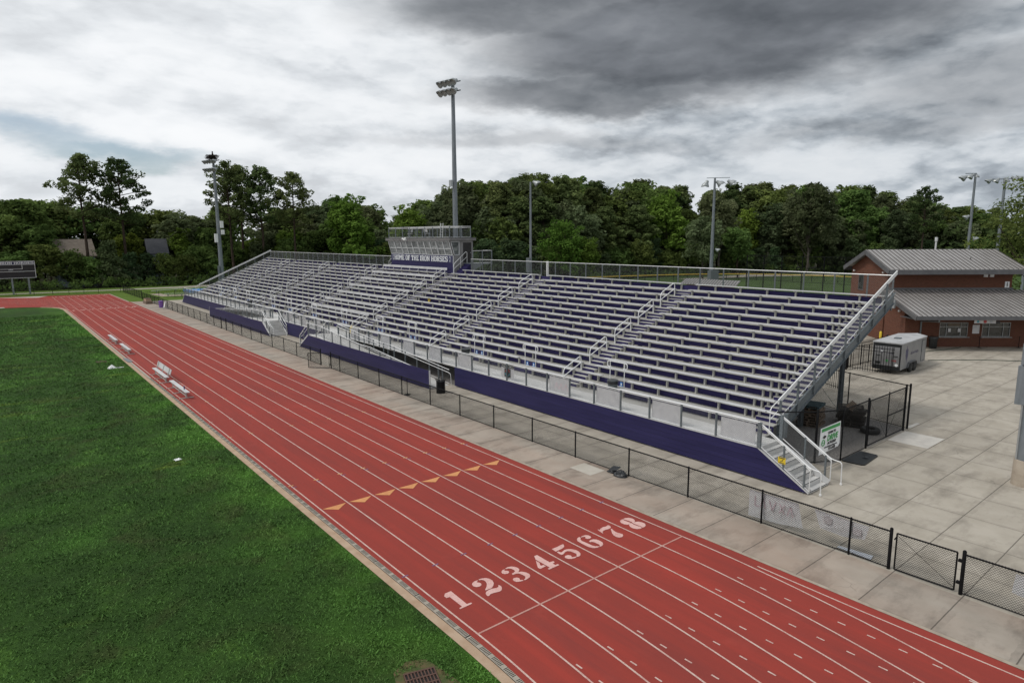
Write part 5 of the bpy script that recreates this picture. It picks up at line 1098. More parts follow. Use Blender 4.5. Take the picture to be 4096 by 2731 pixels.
brd = MB(); brd.lathe([(.03, -.1), (.16, .05), (.20, .25), (.15, .5), (.10, .62), (.14, .74), (.11, .88), (.02, .94)], (29.25, 130, 26.45), 10); brd.beam((29.25, 129.9, 27.23), (29.2, 129.65, 27.18), .06, .05); tag(brd.build('bird', 'nest_twigs', at=(29.25, 130, 26.45), smooth=True), 'small dark bird perched upright in the twig nest', 'bird')
P2 = light_pole((33.0, 49.25), 26.75, .36, .19, 2, 4, 'tallest light pole rising behind the press box with eight lamps', (-1, -.15, 0), 2.9, s=.95, dz=.95)
P2b = MB(); P2b.box(32.4, 32.62, 49.0, 49.5, 15.6, 16.3); P2b.beam((32.6, 49.25, 16), (33, 49.25, 16), .05, .05); P2b.build('side_fixture', 'lamp_shell', P2)
def floodpole(c, h, label, lamps, r0=.22, r1=.1, extra=()):
    t = thing('light_pole', (c[0], c[1], 0), label, 'light pole', 'light poles around the ball field')
    MB().tube([(c[0], c[1], 0), (c[0], c[1], h)], r0, 10, r1).build('pole', 'galvanized_pole', t, smooth=True)
    if len(lamps) > 1:
        xs = [l[0] for l in lamps]; MB().beam((c[0] + min(xs) * .63, c[1] - min(xs) * .78, h - .05), (c[0] + max(xs) * .63, c[1] - max(xs) * .78, h - .05), .10, .10).build('cross_arm', 'galvanized', t)
    for sx, dz, s, dr in list(lamps) + list(extra):
        p = Vector((c[0] + sx * .63, c[1] - sx * .78, h + dz)); mb = MB(); ln_ = MB(); head(mb, ln_, p, (dr * .63, -dr * .78, -.55), s); mb.beam(p, (c[0] + sx * .5, c[1] - sx * .62, h + dz + .3), .06, .06)
        o = mb.build('lamp', 'lamp_shell', t, smooth=True); ln_.build('lens', 'lamp_lens', o)
    return t
P3 = floodpole((45.0, 50.2), 16.75, 'slim light pole with a single lamp behind the middle of the grandstand', [(.55, -.1, 1.0, 1)], .19, .11)
MB().box(44.5, 44.75, 49.9, 50.5, 5.6, 7.4).build('control_box', 'galvanized', P3)
P4 = floodpole((107.8, 66.0), 21.6, 'light pole with three lamps standing beside the dugout roof', [(-1.6, -1.0, 1.8, -.2), (.7, -1.0, 1.8, .8), (2.9, -.9, 1.8, 1)], .42, .2, [(.9, -14.4 + .0, 1.0, 1)])
MB().box(106.6, 109.4, 65.2, 66.0, 0, 3.0).build('control_box', 'galvanized', P4)
floodpole((111.3, 22.1), 19.3, 'left of the two tall light poles behind the brick building', [(-.5, -.4, 1.1, -.6), (-1.4, -.6, 1.2, -1), (.1, -.3, .8, .2)], .26, .16, [(-.5, -6.6, 1.0, -1), (.6, -9.9, 1.0, 1)])
floodpole((112.3, 18.5), 18.25, 'right of the two tall light poles behind the brick building', [(-2.0, -.2, 1.0, -1), (-1.0, -.15, 1.0, -.5), (0, -.1, 1.0, .3), (1.0, .1, 1.0, .7), (1.7, .15, 1.0, 1)], .28, .18)
floodpole((112.7, 15.0), 11.4, 'short light pole behind the brick building partly hidden by the tree', [(-.2, -.2, 1.0, -.5), (1.0, -.2, 1.0, 1)], .22, .15)
t = thing('light_pole', (22.85, -5.95, 0), 'thick grey pole with large control boxes at the right edge', 'light pole')
MB().lathe([(.44, 0), (.42, 1.02), (.40, 1.06)], (22.95, -6.02, 0), 18).build('concrete_base', 'kerb_concrete', t, smooth=True); MB().tube([(22.95, -6.02, 1.06), (22.95, -6.02, 26)], .36, 18, .2).build('pole', 'galvanized_pole', t, smooth=True)
MB().box(22.66, 23.22, -5.91, -5.45, 3.30, 4.85).build('control_box', 'galvanized_pole', t); MB().box(22.76, 23.25, -5.91, -5.5, 4.90, 5.75).build('control_box', 'galvanized_pole', t)
MB().tube([(22.72, -5.72, 0), (22.72, -5.72, 3.3)], .04, 6).build('conduit', 'frame_grey', t)
tag(MB().box(30.2, 30.36, 30.7, 30.86, 0, 7.85).build('white_post', 'white_plastic', at=(30.3, 30.8, 0)), 'white square post rising just behind the grandstand back rail', 'post')
# ------------------------------------------------------------------ ball field
def tall_fence(pts, h, label, cap=None, step=3.5, ms=.25, wt=.012):
    t = thing('ballfield_fence', (pts[0][0], pts[0][1], 0), label, 'fence'); w = MB(); tr = MB(); k = 0
    for a, b in zip(pts, pts[1:]):
        wires(w, a, b, .05, h, ms, wt); ln_ = math.hypot(b[0] - a[0], b[1] - a[1]); n = max(1, round(ln_ / step))
        for i in range(n): f = i / n; MB().lathe([(.06 if h < 3 else .10, 0), (.06 if h < 3 else .10, h + .05)], (a[0] + (b[0] - a[0]) * f, a[1] + (b[1] - a[1]) * f, 0), 6).build('post', 'black_metal', t)
    tr.tube([(x, y, h) for x, y in pts], .04, 5)
    if h > 3: tr.tube([(x, y, 1.6) for x, y in pts], .035, 5)
    tr.build('rail', 'black_metal', t); w.build('chain_link', 'black_wire', t)
    if cap: MB().tube([(x, y, h + .05) for x, y in pts], .10, 6).build('yellow_cap', 'yellow_tube', t)
    return t
tall_fence([(107.0, 57.4), (106.5, 50), (106.2, 42), (106, 20)], 6.2, 'tall black backstop fence between the dugout and the brick building')
tall_fence([(88, 86), (101.5, 82.2), (112, 78.5), (118, 75.5), (124.8, 70.0), (128.5, 63.5), (130.6, 56), (131.4, 48), (131.8, 38), (131, 26)], 1.35, 'low curved outfield fence with a yellow cap', True, 3.2, .3, .016)
t = thing('dugout', (79.5, 47, 0), 'low brown metal roofed dugout behind the grandstand', 'dugout')
mb = MB(); mb.slab([(83.0, 54.0, 2.85), (82.3, 43.5, 2.95), (75.8, 40.1, 2.75), (74.9, 49.3, 2.65)], (0, 0, .12)); rf = mb.build('roof', 'roof_metal', t)
mb = MB()
for i in range(22): f = i / 21; mb.beam((83.0 - .7 * f, 54.0 - 10.5 * f, 2.99 + .1 * f), (74.9 + .9 * f, 49.3 - 9.2 * f, 2.79 + .1 * f), .12, .07)
mb.build('roof_seam', 'roof_seam', rf)
mb = MB()
for a, b in (((82.4, 53.2), (81.8, 44.3)), ((75.6, 48.6), (76.3, 41.2)), ((81.8, 44.3), (76.3, 41.2))): mb.beam((*a, 1.3), (*b, 1.3), .2, 2.6)
mb.build('wall', 'brick', t)
t = thing('bleacher_frame', (124, 38, 0), 'grey metal batting frame standing in the outfield by the woods', 'metal frame'); mb = MB()
for i in range(5): a = (141 + 2.2 * i, 50 - 3.2 * i); mb.tube([(a[0], a[1], 0), (a[0], a[1], 5.2)], .09, 5); mb.tube([(a[0], a[1], 5.2), (a[0] + 2.0, a[1] - 4.6, .6)], .07, 5)
mb.tube([(141, 50, 5.2), (149.8, 37.2, 5.2)], .07, 5); mb.build('frame', 'galvanized', t)
# ------------------------------------------------------------------ trailer
t = thing('cargo_trailer', (44.4, 6.6, 0), 'silver enclosed cargo trailer parked beside the brick building', 'trailer')
ca, sa = math.cos(.05), math.sin(.05)
def TR(x, y, z): return Vector((41.75 + x * ca - y * sa, 5.52 + x * sa + y * ca, z))
body = [(0, 0), (5.4, 0), (6.5, .98), (5.4, 1.96), (0, 1.96)]
MB().slab([TR(x, y, .36) for x, y in body], (0, 0, 1.86)).build('body', 'trailer_skin', t)
MB().slab([TR(x, y, 2.222) for x, y in [(-.03, -.03), (5.42, -.03), (6.55, .98), (5.42, 1.99), (-.03, 1.99)]], (0, 0, .07)).build('roof', 'trailer_roof', t)
MB().slab([TR(2.2, .9, 2.293), TR(2.7, .9, 2.293), TR(2.7, 1.3, 2.293), TR(2.2, 1.3, 2.293)], (0, 0, .07)).build('roof_vent', 'galvanized', t)
def TB(mb, x0, x1, y0, y1, z0, z1): return mb.slab([TR(x0, y0, z0), TR(x1, y0, z0), TR(x1, y1, z0), TR(x0, y1, z0)], (0, 0, z1 - z0))
mb = MB()
for a in ((-.02, -.004, .05, 1.91, 2.0, 2.18), (-.02, -.004, .05, 1.91, .36, .58), (-.02, -.004, .05, .14, .58, 2.0), (-.02, -.004, 1.82, 1.91, .58, 2.0)): TB(mb, *a)
TB(mb, -.14, -.005, .1, 1.86, .28, .36)
mb.build('rear_frame', 'black_plastic', t)
rd = TB(MB(), -.018, -.003, .15, 1.81, .585, 1.995).build('rear_door', 'trailer_skin', t)
mb = MB(); TB(mb, -.05, -.019, .52, .56, .6, 1.98); TB(mb, -.05, -.019, .24, .5, 1.28, 1.32); TB(mb, -.05, -.019, 1.4, 1.7, 1.28, 1.32); TB(mb, -.045, -.019, 1.38, 1.72, .66, .85); mb.build('door_bar', 'black_plastic', rd)
emblem(TR(-.02, 1.32, 1.62), (0, -1, 0), (0, 0, 1), .22, rd, 'emblem_purple', 'letter_white')
text_mesh('IRON HORSES', .11, 'emblem_purple', (TR(-.022, .85, 1.5), (0, -1, 0), (0, 0, 1)), rd); text_mesh('ACE', .15, 'red_print', (TR(-.024, .48, .98), (0, -1, 0), (0, 0, 1)), rd, bold=.006)
mb = MB(); mb.lathe([(.09, 0), (.09, .004)], TR(-.022, .95, .95), 12, (-1, 0, 0)); mb.build('round_sticker', 'green_print', rd); MB().lathe([(.11, 0), (.11, .004)], TR(-.022, .3, .68), 12, (-1, 0, 0)).build('round_sticker', 'letter_white', rd)
sd_ = TB(MB(), 4.35, 5.15, -.016, -.002, .50, 2.05).build('side_door', 'trailer_skin', t)
mb = MB()
for a in ((4.33, 4.36, -.02, -.003, .48, 2.07), (5.14, 5.17, -.02, -.003, .48, 2.07), (4.33, 5.17, -.02, -.003, 2.05, 2.08), (4.33, 5.17, -.02, -.003, .47, .50)): TB(mb, *a)
mb.build('door_frame', 'black_plastic', sd_); TB(MB(), 4.42, 4.52, -.06, -.017, 1.2, 1.3).build('handle', 'frame_grey', sd_)
ux, uy = ca, sa
sp_ = TB(MB(), .4, 3.9, -.006, -.001, .9, 1.95).build('side_panel', 'trailer_skin', t)
emblem(TR(1.05, -.008, 1.42), (ux, uy, 0), (0, 0, 1), .62, sp_, 'emblem_purple', 'sign_purple'); text_mesh('IRON HORSES', .27, 'emblem_purple', (TR(2.75, -.009, 1.36), (ux, uy, 0), (0, 0, 1)), sp_)
for y_ in (-.10, 1.90):
    TB(MB(), 1.25, 3.0, y_ - .06, y_ + .20, .70, .76).build('fender', 'galvanized', t) if False else None
    mb = MB(); TB(mb, 1.45, 2.95, min(y_, y_ + .2) - .04, max(y_, y_ + .2), .70, .745); mb.slab([TR(1.45, y_ - .04, .70), TR(1.45, y_ + .2, .70), TR(1.2, y_ + .2, .38), TR(1.2, y_ - .04, .38)], (.02, 0, .04)); mb.slab([TR(2.95, y_ - .04, .70), TR(2.95, y_ + .2, .70), TR(3.2, y_ + .2, .38), TR(3.2, y_ - .04, .38)], (-.02, 0, .04)); mb.build('fender', 'fascia_grey', t)
    for x_ in (1.78, 2.62):
        ax = (sa, -ca, 0); wl = MB().lathe([(.18, -.10), (.33, -.10), (.355, -.06), (.355, .06), (.33, .10), (.18, .10)], TR(x_, y_ + .04, .355), 18, ax).build('wheel', 'tire_rubber', t, smooth=True)
        MB().lathe([(.02, -.02), (.17, -.02), (.19, .085), (.06, .10), (.02, .11)], TR(x_, y_ + .04, .355), 14, ax).build('rim', 'rim_grey', wl)
MB().slab([TR(5.9, .85, .40), TR(7.8, .95, .40), TR(7.8, 1.03, .40), TR(5.9, 1.15, .40)], (0, 0, .1)).build('tow_bar', 'black_metal', t)
# ------------------------------------------------------------------ brick building
BO = Vector((55.1, 10.2, 0)); BU = Vector((.7425, -.6698, 0)); BW = Vector((.6698, .7425, 0))
def BP(s, w, z): return BO + BU * s + BW * w + Vector((0, 0, z))
def BB(mb, s0, s1, w0, w1, z0, z1): return mb.slab([BP(s0, w0, z0), BP(s1, w0, z0), BP(s1, w1, z0), BP(s0, w1, z0)], (0, 0, z1 - z0))
t = thing('concession_building', tuple(BP(5.6, 5, 0)), 'two tier brick concession building with grey standing seam roofs', 'building')
SW = 13.2
wins = [(3.05, 5.52), (6.75, 9.2)]
mb = MB()
z0w, z1w = .92, 2.22
edges = [0.0]; [edges.extend(w) for w in wins]; edges.append(SW)
for a, b in zip(edges[::2], edges[1::2]): BB(mb, a, b, 0, .25, 0, 2.75)
for a, b in wins: BB(mb, a, b, 0, .25, 0, z0w); BB(mb, a, b, 0, .25, z1w, 2.75)
mb.slab([BP(0, .251, 0), BP(0, 3.6, 0), BP(0, 3.6, 4.75), BP(0, .251, 3.85)], BU * .25)
BB(mb, 0, 11.35, 3.6, 3.85, 3.0, 6.78); BB(mb, 0, .25, 3.851, 10.7, 0, 6.75); BB(mb, 11.1, 11.35, 3.851, 10.7, 0, 6.75); BB(mb, 0, 11.35, 10.7, 10.95, 0, 6.75); BB(mb, SW, SW + .25, 0, 3.6, 0, 3.0)
mb.slab([BP(0, 3.6, 6.752), BP(0, 10.95, 6.752), BP(0, 7.15, 8.32)], BU * .25); mb.slab([BP(11.1, 3.6, 6.752), BP(11.1, 10.95, 6.752), BP(11.1, 7.15, 8.32)], BU * .25)
mb.build('wall', 'brick', t)
MB().slab([BP(0, -.035, .90 - .0), BP(SW, -.035, .90), BP(SW, -.002, .90), BP(0, -.002, .90)], (0, 0, .06)).build('sill_course', 'curb_clay', t) if False else None
for a, b in wins:
    f = MB()
    for s0, s1, z0, z1 in ((a, b, z0w, z0w + .05), (a, b, z1w - .05, z1w), (a, a + .05, z0w + .05, z1w - .05), (b - .05, b, z0w + .05, z1w - .05), (a + .05, b - .05, 1.80, 1.85)): BB(f, s0, s1, .02, .08, z0, z1)
    for k in (1, 3):
        s = a + (b - a) * k / 4; BB(f, s - .025, s + .025, .03, .07, z0w + .05, 1.80); BB(f, s - .025, s + .025, .03, .07, 1.85, z1w - .05)
    f = f.build('serving_window', 'frame_grey', t); BB(MB(), a, b, .09, .10, z0w, z1w).build('pane', 'glass_dark', f)
    MB().slab([BP(a - .1, -.18, .86), BP(b + .1, -.18, .86), BP(b + .1, -.003, .86), BP(a - .1, -.003, .86)], (0, 0, .05)).build('sill', 'frame_grey', f)
    if a < 4:
        BB(MB(), a + .7, b - .7, .012, .018, 1.87, 2.16).build('blind', 'house_tan', f)
        for s in (a + .75, a + 1.6): BB(MB(), s, s + .24, .012, .018, 1.35, 1.68).build('paper_notice', 'paper_white', f)
# roofs
def roof(s0, s1, wa, za, wb, zb, name, n):
    mb = MB(); mb.slab([BP(s0, wa, za), BP(s1, wa, za), BP(s1, wb, zb), BP(s0, wb, zb)], (0, 0, .10)); rf = mb.build(name, 'roof_metal', t); sm = MB()
    for i in range(n + 1): s = s0 + .05 + (s1 - s0 - .1) * i / n; sm.beam(BP(s, wa, za + .125), BP(s, wb, zb + .125), .045, .05)
    sm.build('roof_seam', 'roof_seam', rf); return rf
roof(-.55, 11.85, 2.35, 6.72, 7.13, 8.46, 'upper_roof', 29); roof(-.55, 11.85, 11.6, 6.72, 7.13, 8.46, 'upper_roof', 29); roof(-.55, SW + .6, -2.75, 2.98, 3.595, 4.75, 'lower_roof', 33)
mb = MB(); BB(mb, -.56, 11.86, 2.28, 2.36, 6.36, 6.80); BB(mb, -.56, 11.86, 11.59, 11.67, 6.36, 6.80)
for s in (-.60, 11.86):
    for a, b in (((2.35, 6.58), (7.13, 8.32)), ((11.6, 6.58), (7.13, 8.32))): mb.beam(BP(s, a[0], a[1]), BP(s, b[0], b[1]), .05, .42)
BB(mb, -.56, SW + .6, -2.84, -2.752, 2.78, 3.10); mb.beam(BP(-.60, -2.75, 2.90), BP(-.60, 3.6, 4.66), .05, .36); BB(mb, -.3, 11.5, 3.55, 3.597, 4.80, 5.05)
mb.build('fascia', 'fascia_grey', t)
BB(MB(), -.5, SW + .5, -2.74, -.002, 2.76, 2.80).build('soffit', 'fascia_grey', t)
mb = MB(); mb.tube([BP(1.35, -2.70, 2.80), BP(1.35, -2.70, 2.62), BP(1.35, -.10, 2.35), BP(1.35, -.08, .1)], .07, 6); mb.build('downspout', 'galvanized', t)
wn = BB(MB(), -.02, -.004, 8.3, 9.25, 4.55, 6.0).build('end_window', 'glass_dark', t); mb = MB()
for a in ((8.26, 8.32, 4.5, 6.05), (9.23, 9.29, 4.5, 6.05), (8.26, 9.29, 6.0, 6.06), (8.2, 9.35, 4.44, 4.52)): BB(mb, -.04, -.003, *a)
mb.build('frame', 'fascia_grey', wn)
for w_, z_ in ((10.2, 6.35), (4.3, 6.45), (.9, 3.15)): MB().lathe([(.05, 0), (.09, .06), (.09, .18), (.05, .22)], BP(-.02, w_, z_), 8, tuple(-BU)).build('security_camera', 'white_plastic', t)
for s in (8.7, 9.25): BB(MB(), s, s + .34, 3.48, 3.598, 6.05, 6.30).build('wall_light', 'white_plastic', t)
sg = BB(MB(), 10.72, 11.12, 3.57, 3.598, 5.05, 5.62).build('restroom_sign', 'letter_white', t); mb = MB(); mb.lathe([(.05, 0), (.05, .005)], BP(10.92, 3.567, 5.50), 8, tuple(-BW)); mb.slab([BP(10.86, 3.567, 5.42), BP(10.98, 3.567, 5.42), BP(10.95, 3.567, 5.12), BP(10.89, 3.567, 5.12)], -BW * .004); mb.build('figure', 'black_print', sg)
BB(MB(), 5.9, 6.5, -.03, -.003, 1.22, 2.0).build('menu_board', 'paper_white', t)
hb = MB().slab([BP(4.7, -2.0, 2.40), BP(6.5, -2.0, 2.40), BP(6.5, -2.0, 2.76), BP(4.7, -2.0, 2.76)], -BW * .03).build('hanging_sign', 'paper_white', at=BP(5.6, -2, 2.6)); tag(hb, 'white sponsor banner hanging under the concession eave', 'sign')
for s, m, r_ in ((5.0, 'teal_print', .10), (5.6, 'red_print', .14), (6.1, 'sign_grey', .13)): mb = MB(); mb.lathe([(r_, 0), (r_, .004)], BP(s, -2.034, 2.56), 14, tuple(-BW)); mb.build('logo', m, hb)
MB().slab([BP(6.52, -2.0, 2.42), BP(6.85, -2.0, 2.42), BP(6.85, -2.0, 2.62), BP(6.52, -2.0, 2.62)], -BW * .03).build('exit_flag', 'black_print', hb)
for s in (1.9, 11.3): BB(MB(), s, s + .75, -.35, -.003, 2.42, 2.6).build('awning_light', 'black_plastic', t)
MB().lathe([(.22, 0), (.22, 1.1), (.26, 1.12), (.26, 1.2)], BP(11.7, 1.6, 4.2), 12).build('flue', 'galvanized', t, smooth=True); MB().lathe([(.04, 0), (.04, .25)], BP(8.0, 4.6, 7.6), 6).build('vent_pipe', 'fascia_grey', t)
MB().box(54.2, 54.5, 10.9, 11.25, 3.5, 4.25).build('meter_box', 'frame_grey', t)
for i, (s, lb) in enumerate(((6.35, 'black stanchion post standing between the two serving windows'), (9.75, 'black stanchion post standing right of the serving windows'))):
    p = BP(s, -.45, 0); tag(MB().lathe([(.19, 0), (.19, .02), (.03, .05), (.025, .95), (.035, .97), (.035, 1.02)], p, 10).build('stanchion', 'black_metal', at=p), lb, 'stanchion')
tag(MB().tube(rounded([BP(4.9, -.25, .03), BP(4.2, -.9, .03), BP(2.2, -1.9, .03), BP(.5, -2.6, .03), BP(-2.5, -4.2, .03)], .5), .03, 6).build('garden_hose', 'hose_green', at=BP(3, -1, 0)), 'dark green hose curling out from the building wall', 'hose')
tag(MB().tube(rounded([(49.4, 6.3, .03), (52.5, 3.8, .03), (55, .9, .03), (58, -2.4, .03), (60, -5, .03)], .8), .03, 6).build('garden_hose', 'hose_green', at=(53, 3, 0)), 'dark green hose lying straight across the plaza toward the right', 'hose')
tag(MB().lathe([(.11, 0), (.11, 1.15), (.06, 1.22)], (54.9, 12.1, 0), 12).build('bollard', 'yellow_plastic', at=(54.9, 12.1, 0), smooth=True), 'yellow bollard behind the silver trailer', 'bollard')
tag(MB().lathe([(.10, 0), (.10, 9.2), (.16, 9.25), (.16, 9.7)], (76.8, 15.4, 0), 8).build('vent_stack', 'frame_white', at=(76.8, 15.4, 0)), 'pale pipe showing above the brick building roof', 'pipe')
# grey metal box on the back of the stand near the top right
# ------------------------------------------------------------------ houses in the woods
def house(c, rot, w, d, hw, hr, wall, roofm, label):
    t = thing('house', (c[0], c[1], 0), label, 'house'); cs, sn = math.cos(rot), math.sin(rot)
    def H(x, y, z): return Vector((c[0] + x * cs - y * sn, c[1] + x * sn + y * cs, z))
    mb = MB(); mb.slab([H(-w / 2, -d / 2, 0), H(w / 2, -d / 2, 0), H(w / 2, d / 2, 0), H(-w / 2, d / 2, 0)], (0, 0, hw))
    for x in (-w / 2, w / 2 - .2): mb.slab([H(x, -d / 2, hw), H(x, d / 2, hw), H(x, 0, hr - .15)], H(.2, 0, 0) - H(0, 0, 0))
    mb.build('wall', wall, t)
    for s in (-1, 1): MB().slab([H(-w / 2 - .4, s * (d / 2 + .4), hw - .15), H(w / 2 + .4, s * (d / 2 + .4), hw - .15), H(w / 2 + .4, 0, hr), H(-w / 2 - .4, 0, hr)], (0, 0, .2)).build('roof', roofm, t)
    for x in (-w / 4, w / 4): 
        o = MB().slab([H(x - .6, -d / 2 - .02, hw - 2.6), H(x + .6, -d / 2 - .02, hw - 2.6), H(x + .6, -d / 2 - .02, hw - 1.0), H(x - .6, -d / 2 - .02, hw - 1.0)], H(0, -.05, 0) - H(0, 0, 0)).build('window', 'frame_white', t)
house((6.6, 158.5), .05, 6.6, 8, 6.5, 9.9, 'house_blue', 'house_tan', 'tan roofed house showing between the left pines'); house((22.3, 155.5), -.1, 3.6, 7, 6.8, 9.9, 'house_blue', 'shingle_dark', 'house with a dark grey roof half hidden in the left woods')
house((33.0, 163), .0, 6, 8, 6.2, 9.6, 'house_blue', 'shingle_brown', 'brown roofed house hidden behind the left light pole')
# ------------------------------------------------------------------ trees
def leaf_mesh(name, clumps, per, size, mat, seed, flat=.75, updir=.55):
    """clumps: (x, y, z, radius, tone); many small leaf faces spread through each clump"""
    g = np.random.default_rng(seed); C = np.array(clumps, float); n = len(C) * per; idx = np.repeat(np.arange(len(C)), per)
    d = g.normal(size=(n, 3)); d /= np.linalg.norm(d, axis=1)[:, None]; rad = g.uniform(.35, 1.05, n) ** .6
    P = C[idx, :3] + d * (C[idx, 3] * rad)[:, None] * np.array([1, 1, flat])
    nrm = d * .8 + g.normal(size=(n, 3)) * .55 + np.array([0, 0, updir]); nrm /= np.linalg.norm(nrm, axis=1)[:, None]
    a = np.cross(nrm, g.normal(size=(n, 3))); a /= np.linalg.norm(a, axis=1)[:, None]; b = np.cross(nrm, a)
    s = size * g.uniform(.6, 1.3, n)[:, None]; w = s * g.uniform(.35, .6, n)[:, None]
    V = np.empty((n, 4, 3)); V[:, 0] = P - a * s; V[:, 1] = P - b * w; V[:, 2] = P + a * s; V[:, 3] = P + b * w
    me = bpy.data.meshes.new(name); me.vertices.add(n * 4); me.vertices.foreach_set('co', V.reshape(-1).astype(np.float32)); me.loops.add(n * 4); me.loops.foreach_set('vertex_index', np.arange(n * 4, dtype=np.int32)); me.polygons.add(n); me.polygons.foreach_set('loop_start', np.arange(0, n * 4, 4, dtype=np.int32)); me.update(calc_edges=True)
    at = me.attributes.new('tone', 'FLOAT', 'FACE'); at.data.foreach_set('value', np.clip(C[idx, 4] + g.normal(0, .16, n), 0, 1).astype(np.float32)); me.materials.append(M[mat]); return me
def trunk_mesh(name, h, r, limbs, mat, seed, wob=.15):
    rnd = random.Random(seed); mb = MB(); pts = [(0, 0, -.3)]; x = y = 0
    for i in range(1, 8): x += rnd.uniform(-wob, wob); y += rnd.uniform(-wob, wob); pts.append((x, y, h * i / 7))
    mb.tube(pts, r, 7, r * .25)
    def on(z): f = max(0, min(6.99, z / h * 7)); i = int(f); a, b = Vector(pts[i]), Vector(pts[i + 1]); return a + (b - a) * (f - i)
    for lx, ly, lz, z0 in limbs:
        p = on(z0); q = Vector((lx, ly, lz)); m = (p + q) / 2 + Vector((0, 0, -.06 * (q - p).length)); mb.tube([p, m, q], r * .24, 4, r * .08, caps=False)
    me = bpy.data.meshes.new(name); me.from_pydata(mb.v, [], mb.f); me.materials.append(M[mat]); me.shade_smooth(); return me
def make_pine(h, z0, spread, n_br, per, size, seed, mat='pine_needles', r=.30, bark='bark', top=1.0, rs=1.0):
    rnd = random.Random(seed); cl = []; lm = []
    for i in range(n_br):
        f = (i + rnd.random()) / n_br; z = h * (z0 + (1 - z0) * f * .985); ang = i * 2.4 + rnd.uniform(-.5, .5)
        prof = math.sin(math.pi * min(1, .22 + .78 * f)) ** .75 if top == 1.0 else (1 - f) ** .8 + .08
        ln_ = spread * (prof * rnd.uniform(.55, 1.15) + .10); lift = ln_ * rnd.uniform(.05, .45)
        ex, ey, ez = math.cos(ang) * ln_, math.sin(ang) * ln_, min(h, z + lift); lm.append((ex, ey, ez, max(.5, z - .3)))
        tone = rnd.uniform(.12, .75)
        for j in range(rnd.choice((2, 3, 3, 4))):
            g = rnd.uniform(.45, 1.08); cl.append((ex * g + rnd.uniform(-.7, .7), ey * g + rnd.uniform(-.7, .7), z + (ez - z) * g + rnd.uniform(-.2, .6), rnd.uniform(.75, 1.45) * rs * (h / 26) ** .4, tone + rnd.uniform(-.15, .15)))
    cl.append((0, 0, h - .5, .9, .5)); cl.append((.4, .3, h - 1.3, 1.1, .4))
    return leaf_mesh('crown', cl, per, size, mat, seed), trunk_mesh('trunk', h * .97, r, lm, bark, seed)
def make_broad(h, z0, spread, n, per, size, seed, mat='broad_leaves', r=.25, bark='bark', pw=.6, limbs=18):
    rnd = random.Random(seed); cl = []; lm = []
    lob = [(rnd.uniform(-.45, .45) * spread, rnd.uniform(-.45, .45) * spread, h * (z0 + (1 - z0) * rnd.uniform(.25, .8)), rnd.uniform(.45, .75) * spread) for _ in range(7)] + [(0, 0, h * (z0 + (1 - z0) * .62), spread * .8)]
    for i in range(n):
        L_ = rnd.choice(lob); a = rnd.uniform(0, 6.28); ph = math.asin(rnd.uniform(-.75, 1)); rr = L_[3] * rnd.uniform(.55, 1.05)
        x, y, z = L_[0] + rr * math.cos(a) * math.cos(ph), L_[1] + rr * math.sin(a) * math.cos(ph), L_[2] + rr * math.sin(ph) * min(1.6, .5 * h * (1 - z0) / spread)
        if z > h: z = h - rnd.uniform(0, .8)
        if z < h * z0 * .8: z = h * z0 * .8 + rnd.uniform(0, 1)
        cl.append((x, y, z, rnd.uniform(.7, 1.4) * (h / 16) ** .45, rnd.uniform(.15, .85)))
        if i % max(1, n // limbs) == 0: lm.append((x * .9, y * .9, z, max(.8, z * rnd.uniform(.35, .7))))
    return leaf_mesh('crown', cl, per, size, mat, seed, .8), trunk_mesh('trunk', h * .8, r, lm, bark, seed, .2)
PROTO = {
 'T': [make_pine(26, .50, 5.0, 44, 40, .33, s, r=.38, rs=.80) for s in (1, 2, 3)],
 'P': [make_pine(25, .26, 4.4, 62, 44, .42, s) for s in (11, 12, 13, 14)],
 'B': [make_broad(18, .22, 4.6, 150, 42, .42, s, 'broad_leaves') for s in (21, 22, 23)],
 'G': [make_broad(18, .20, 4.9, 150, 42, .42, s, 'grey_leaves', bark='bark_pale') for s in (31, 32)],
 'L': [make_broad(18, .18, 4.2, 120, 44, .40, s, 'light_leaves') for s in (41, 42)],
 'L2': [make_broad(13, .08, 4.4, 120, 44, .28, s, 'light_leaves', r=.16) for s in (51, 52)],
 'U': [make_broad(7.5, .04, 3.1, 85, 38, .26, s, 'broad_leaves', r=.1, limbs=8) for s in (61, 62, 63)],
 'Y': [make_pine(8, .04, 2.5, 40, 30, .26, s, 'young_needles', .1, top=.5) for s in (71, 72)],
}
PROTO['Y2'] = PROTO['Y']; PROTO['B2'] = PROTO['B']
HT = {'T': 26, 'P': 25, 'B': 18, 'G': 18, 'L': 18, 'L2': 13, 'U': 7.5, 'Y': 8, 'Y2': 8, 'B2': 18}
KN = {'T': 'pine_tree', 'P': 'pine_tree', 'B': 'broadleaf_tree', 'G': 'broadleaf_tree', 'L': 'broadleaf_tree', 'L2': 'broadleaf_tree', 'U': 'understory_tree', 'Y': 'young_pine', 'Y2': 'young_pine', 'B2': 'broadleaf_tree'}
trnd = random.Random(33)
def tree(kind, x, y, h, label, group=None, wide=1.0):
    cr, tk = trnd.choice(PROTO[kind]); s = h / HT[kind]; o = bpy.data.objects.new(KN[kind], None); COL.objects.link(o); o.location = (x, y, -.05); o.rotation_euler = (0, 0, trnd.uniform(0, 6.28)); w = (s ** .75) * wide * (trnd.uniform(.88, 1.0) if kind == 'T' else trnd.uniform(1.05, 1.3)); o.scale = (w, w, s); o.empty_display_size = .5
    for nm, me in (('trunk', tk), ('crown', cr)):
        c = bpy.data.objects.new(nm, me); COL.objects.link(c); c.parent = o
    return tag(o, label, 'tree', group)
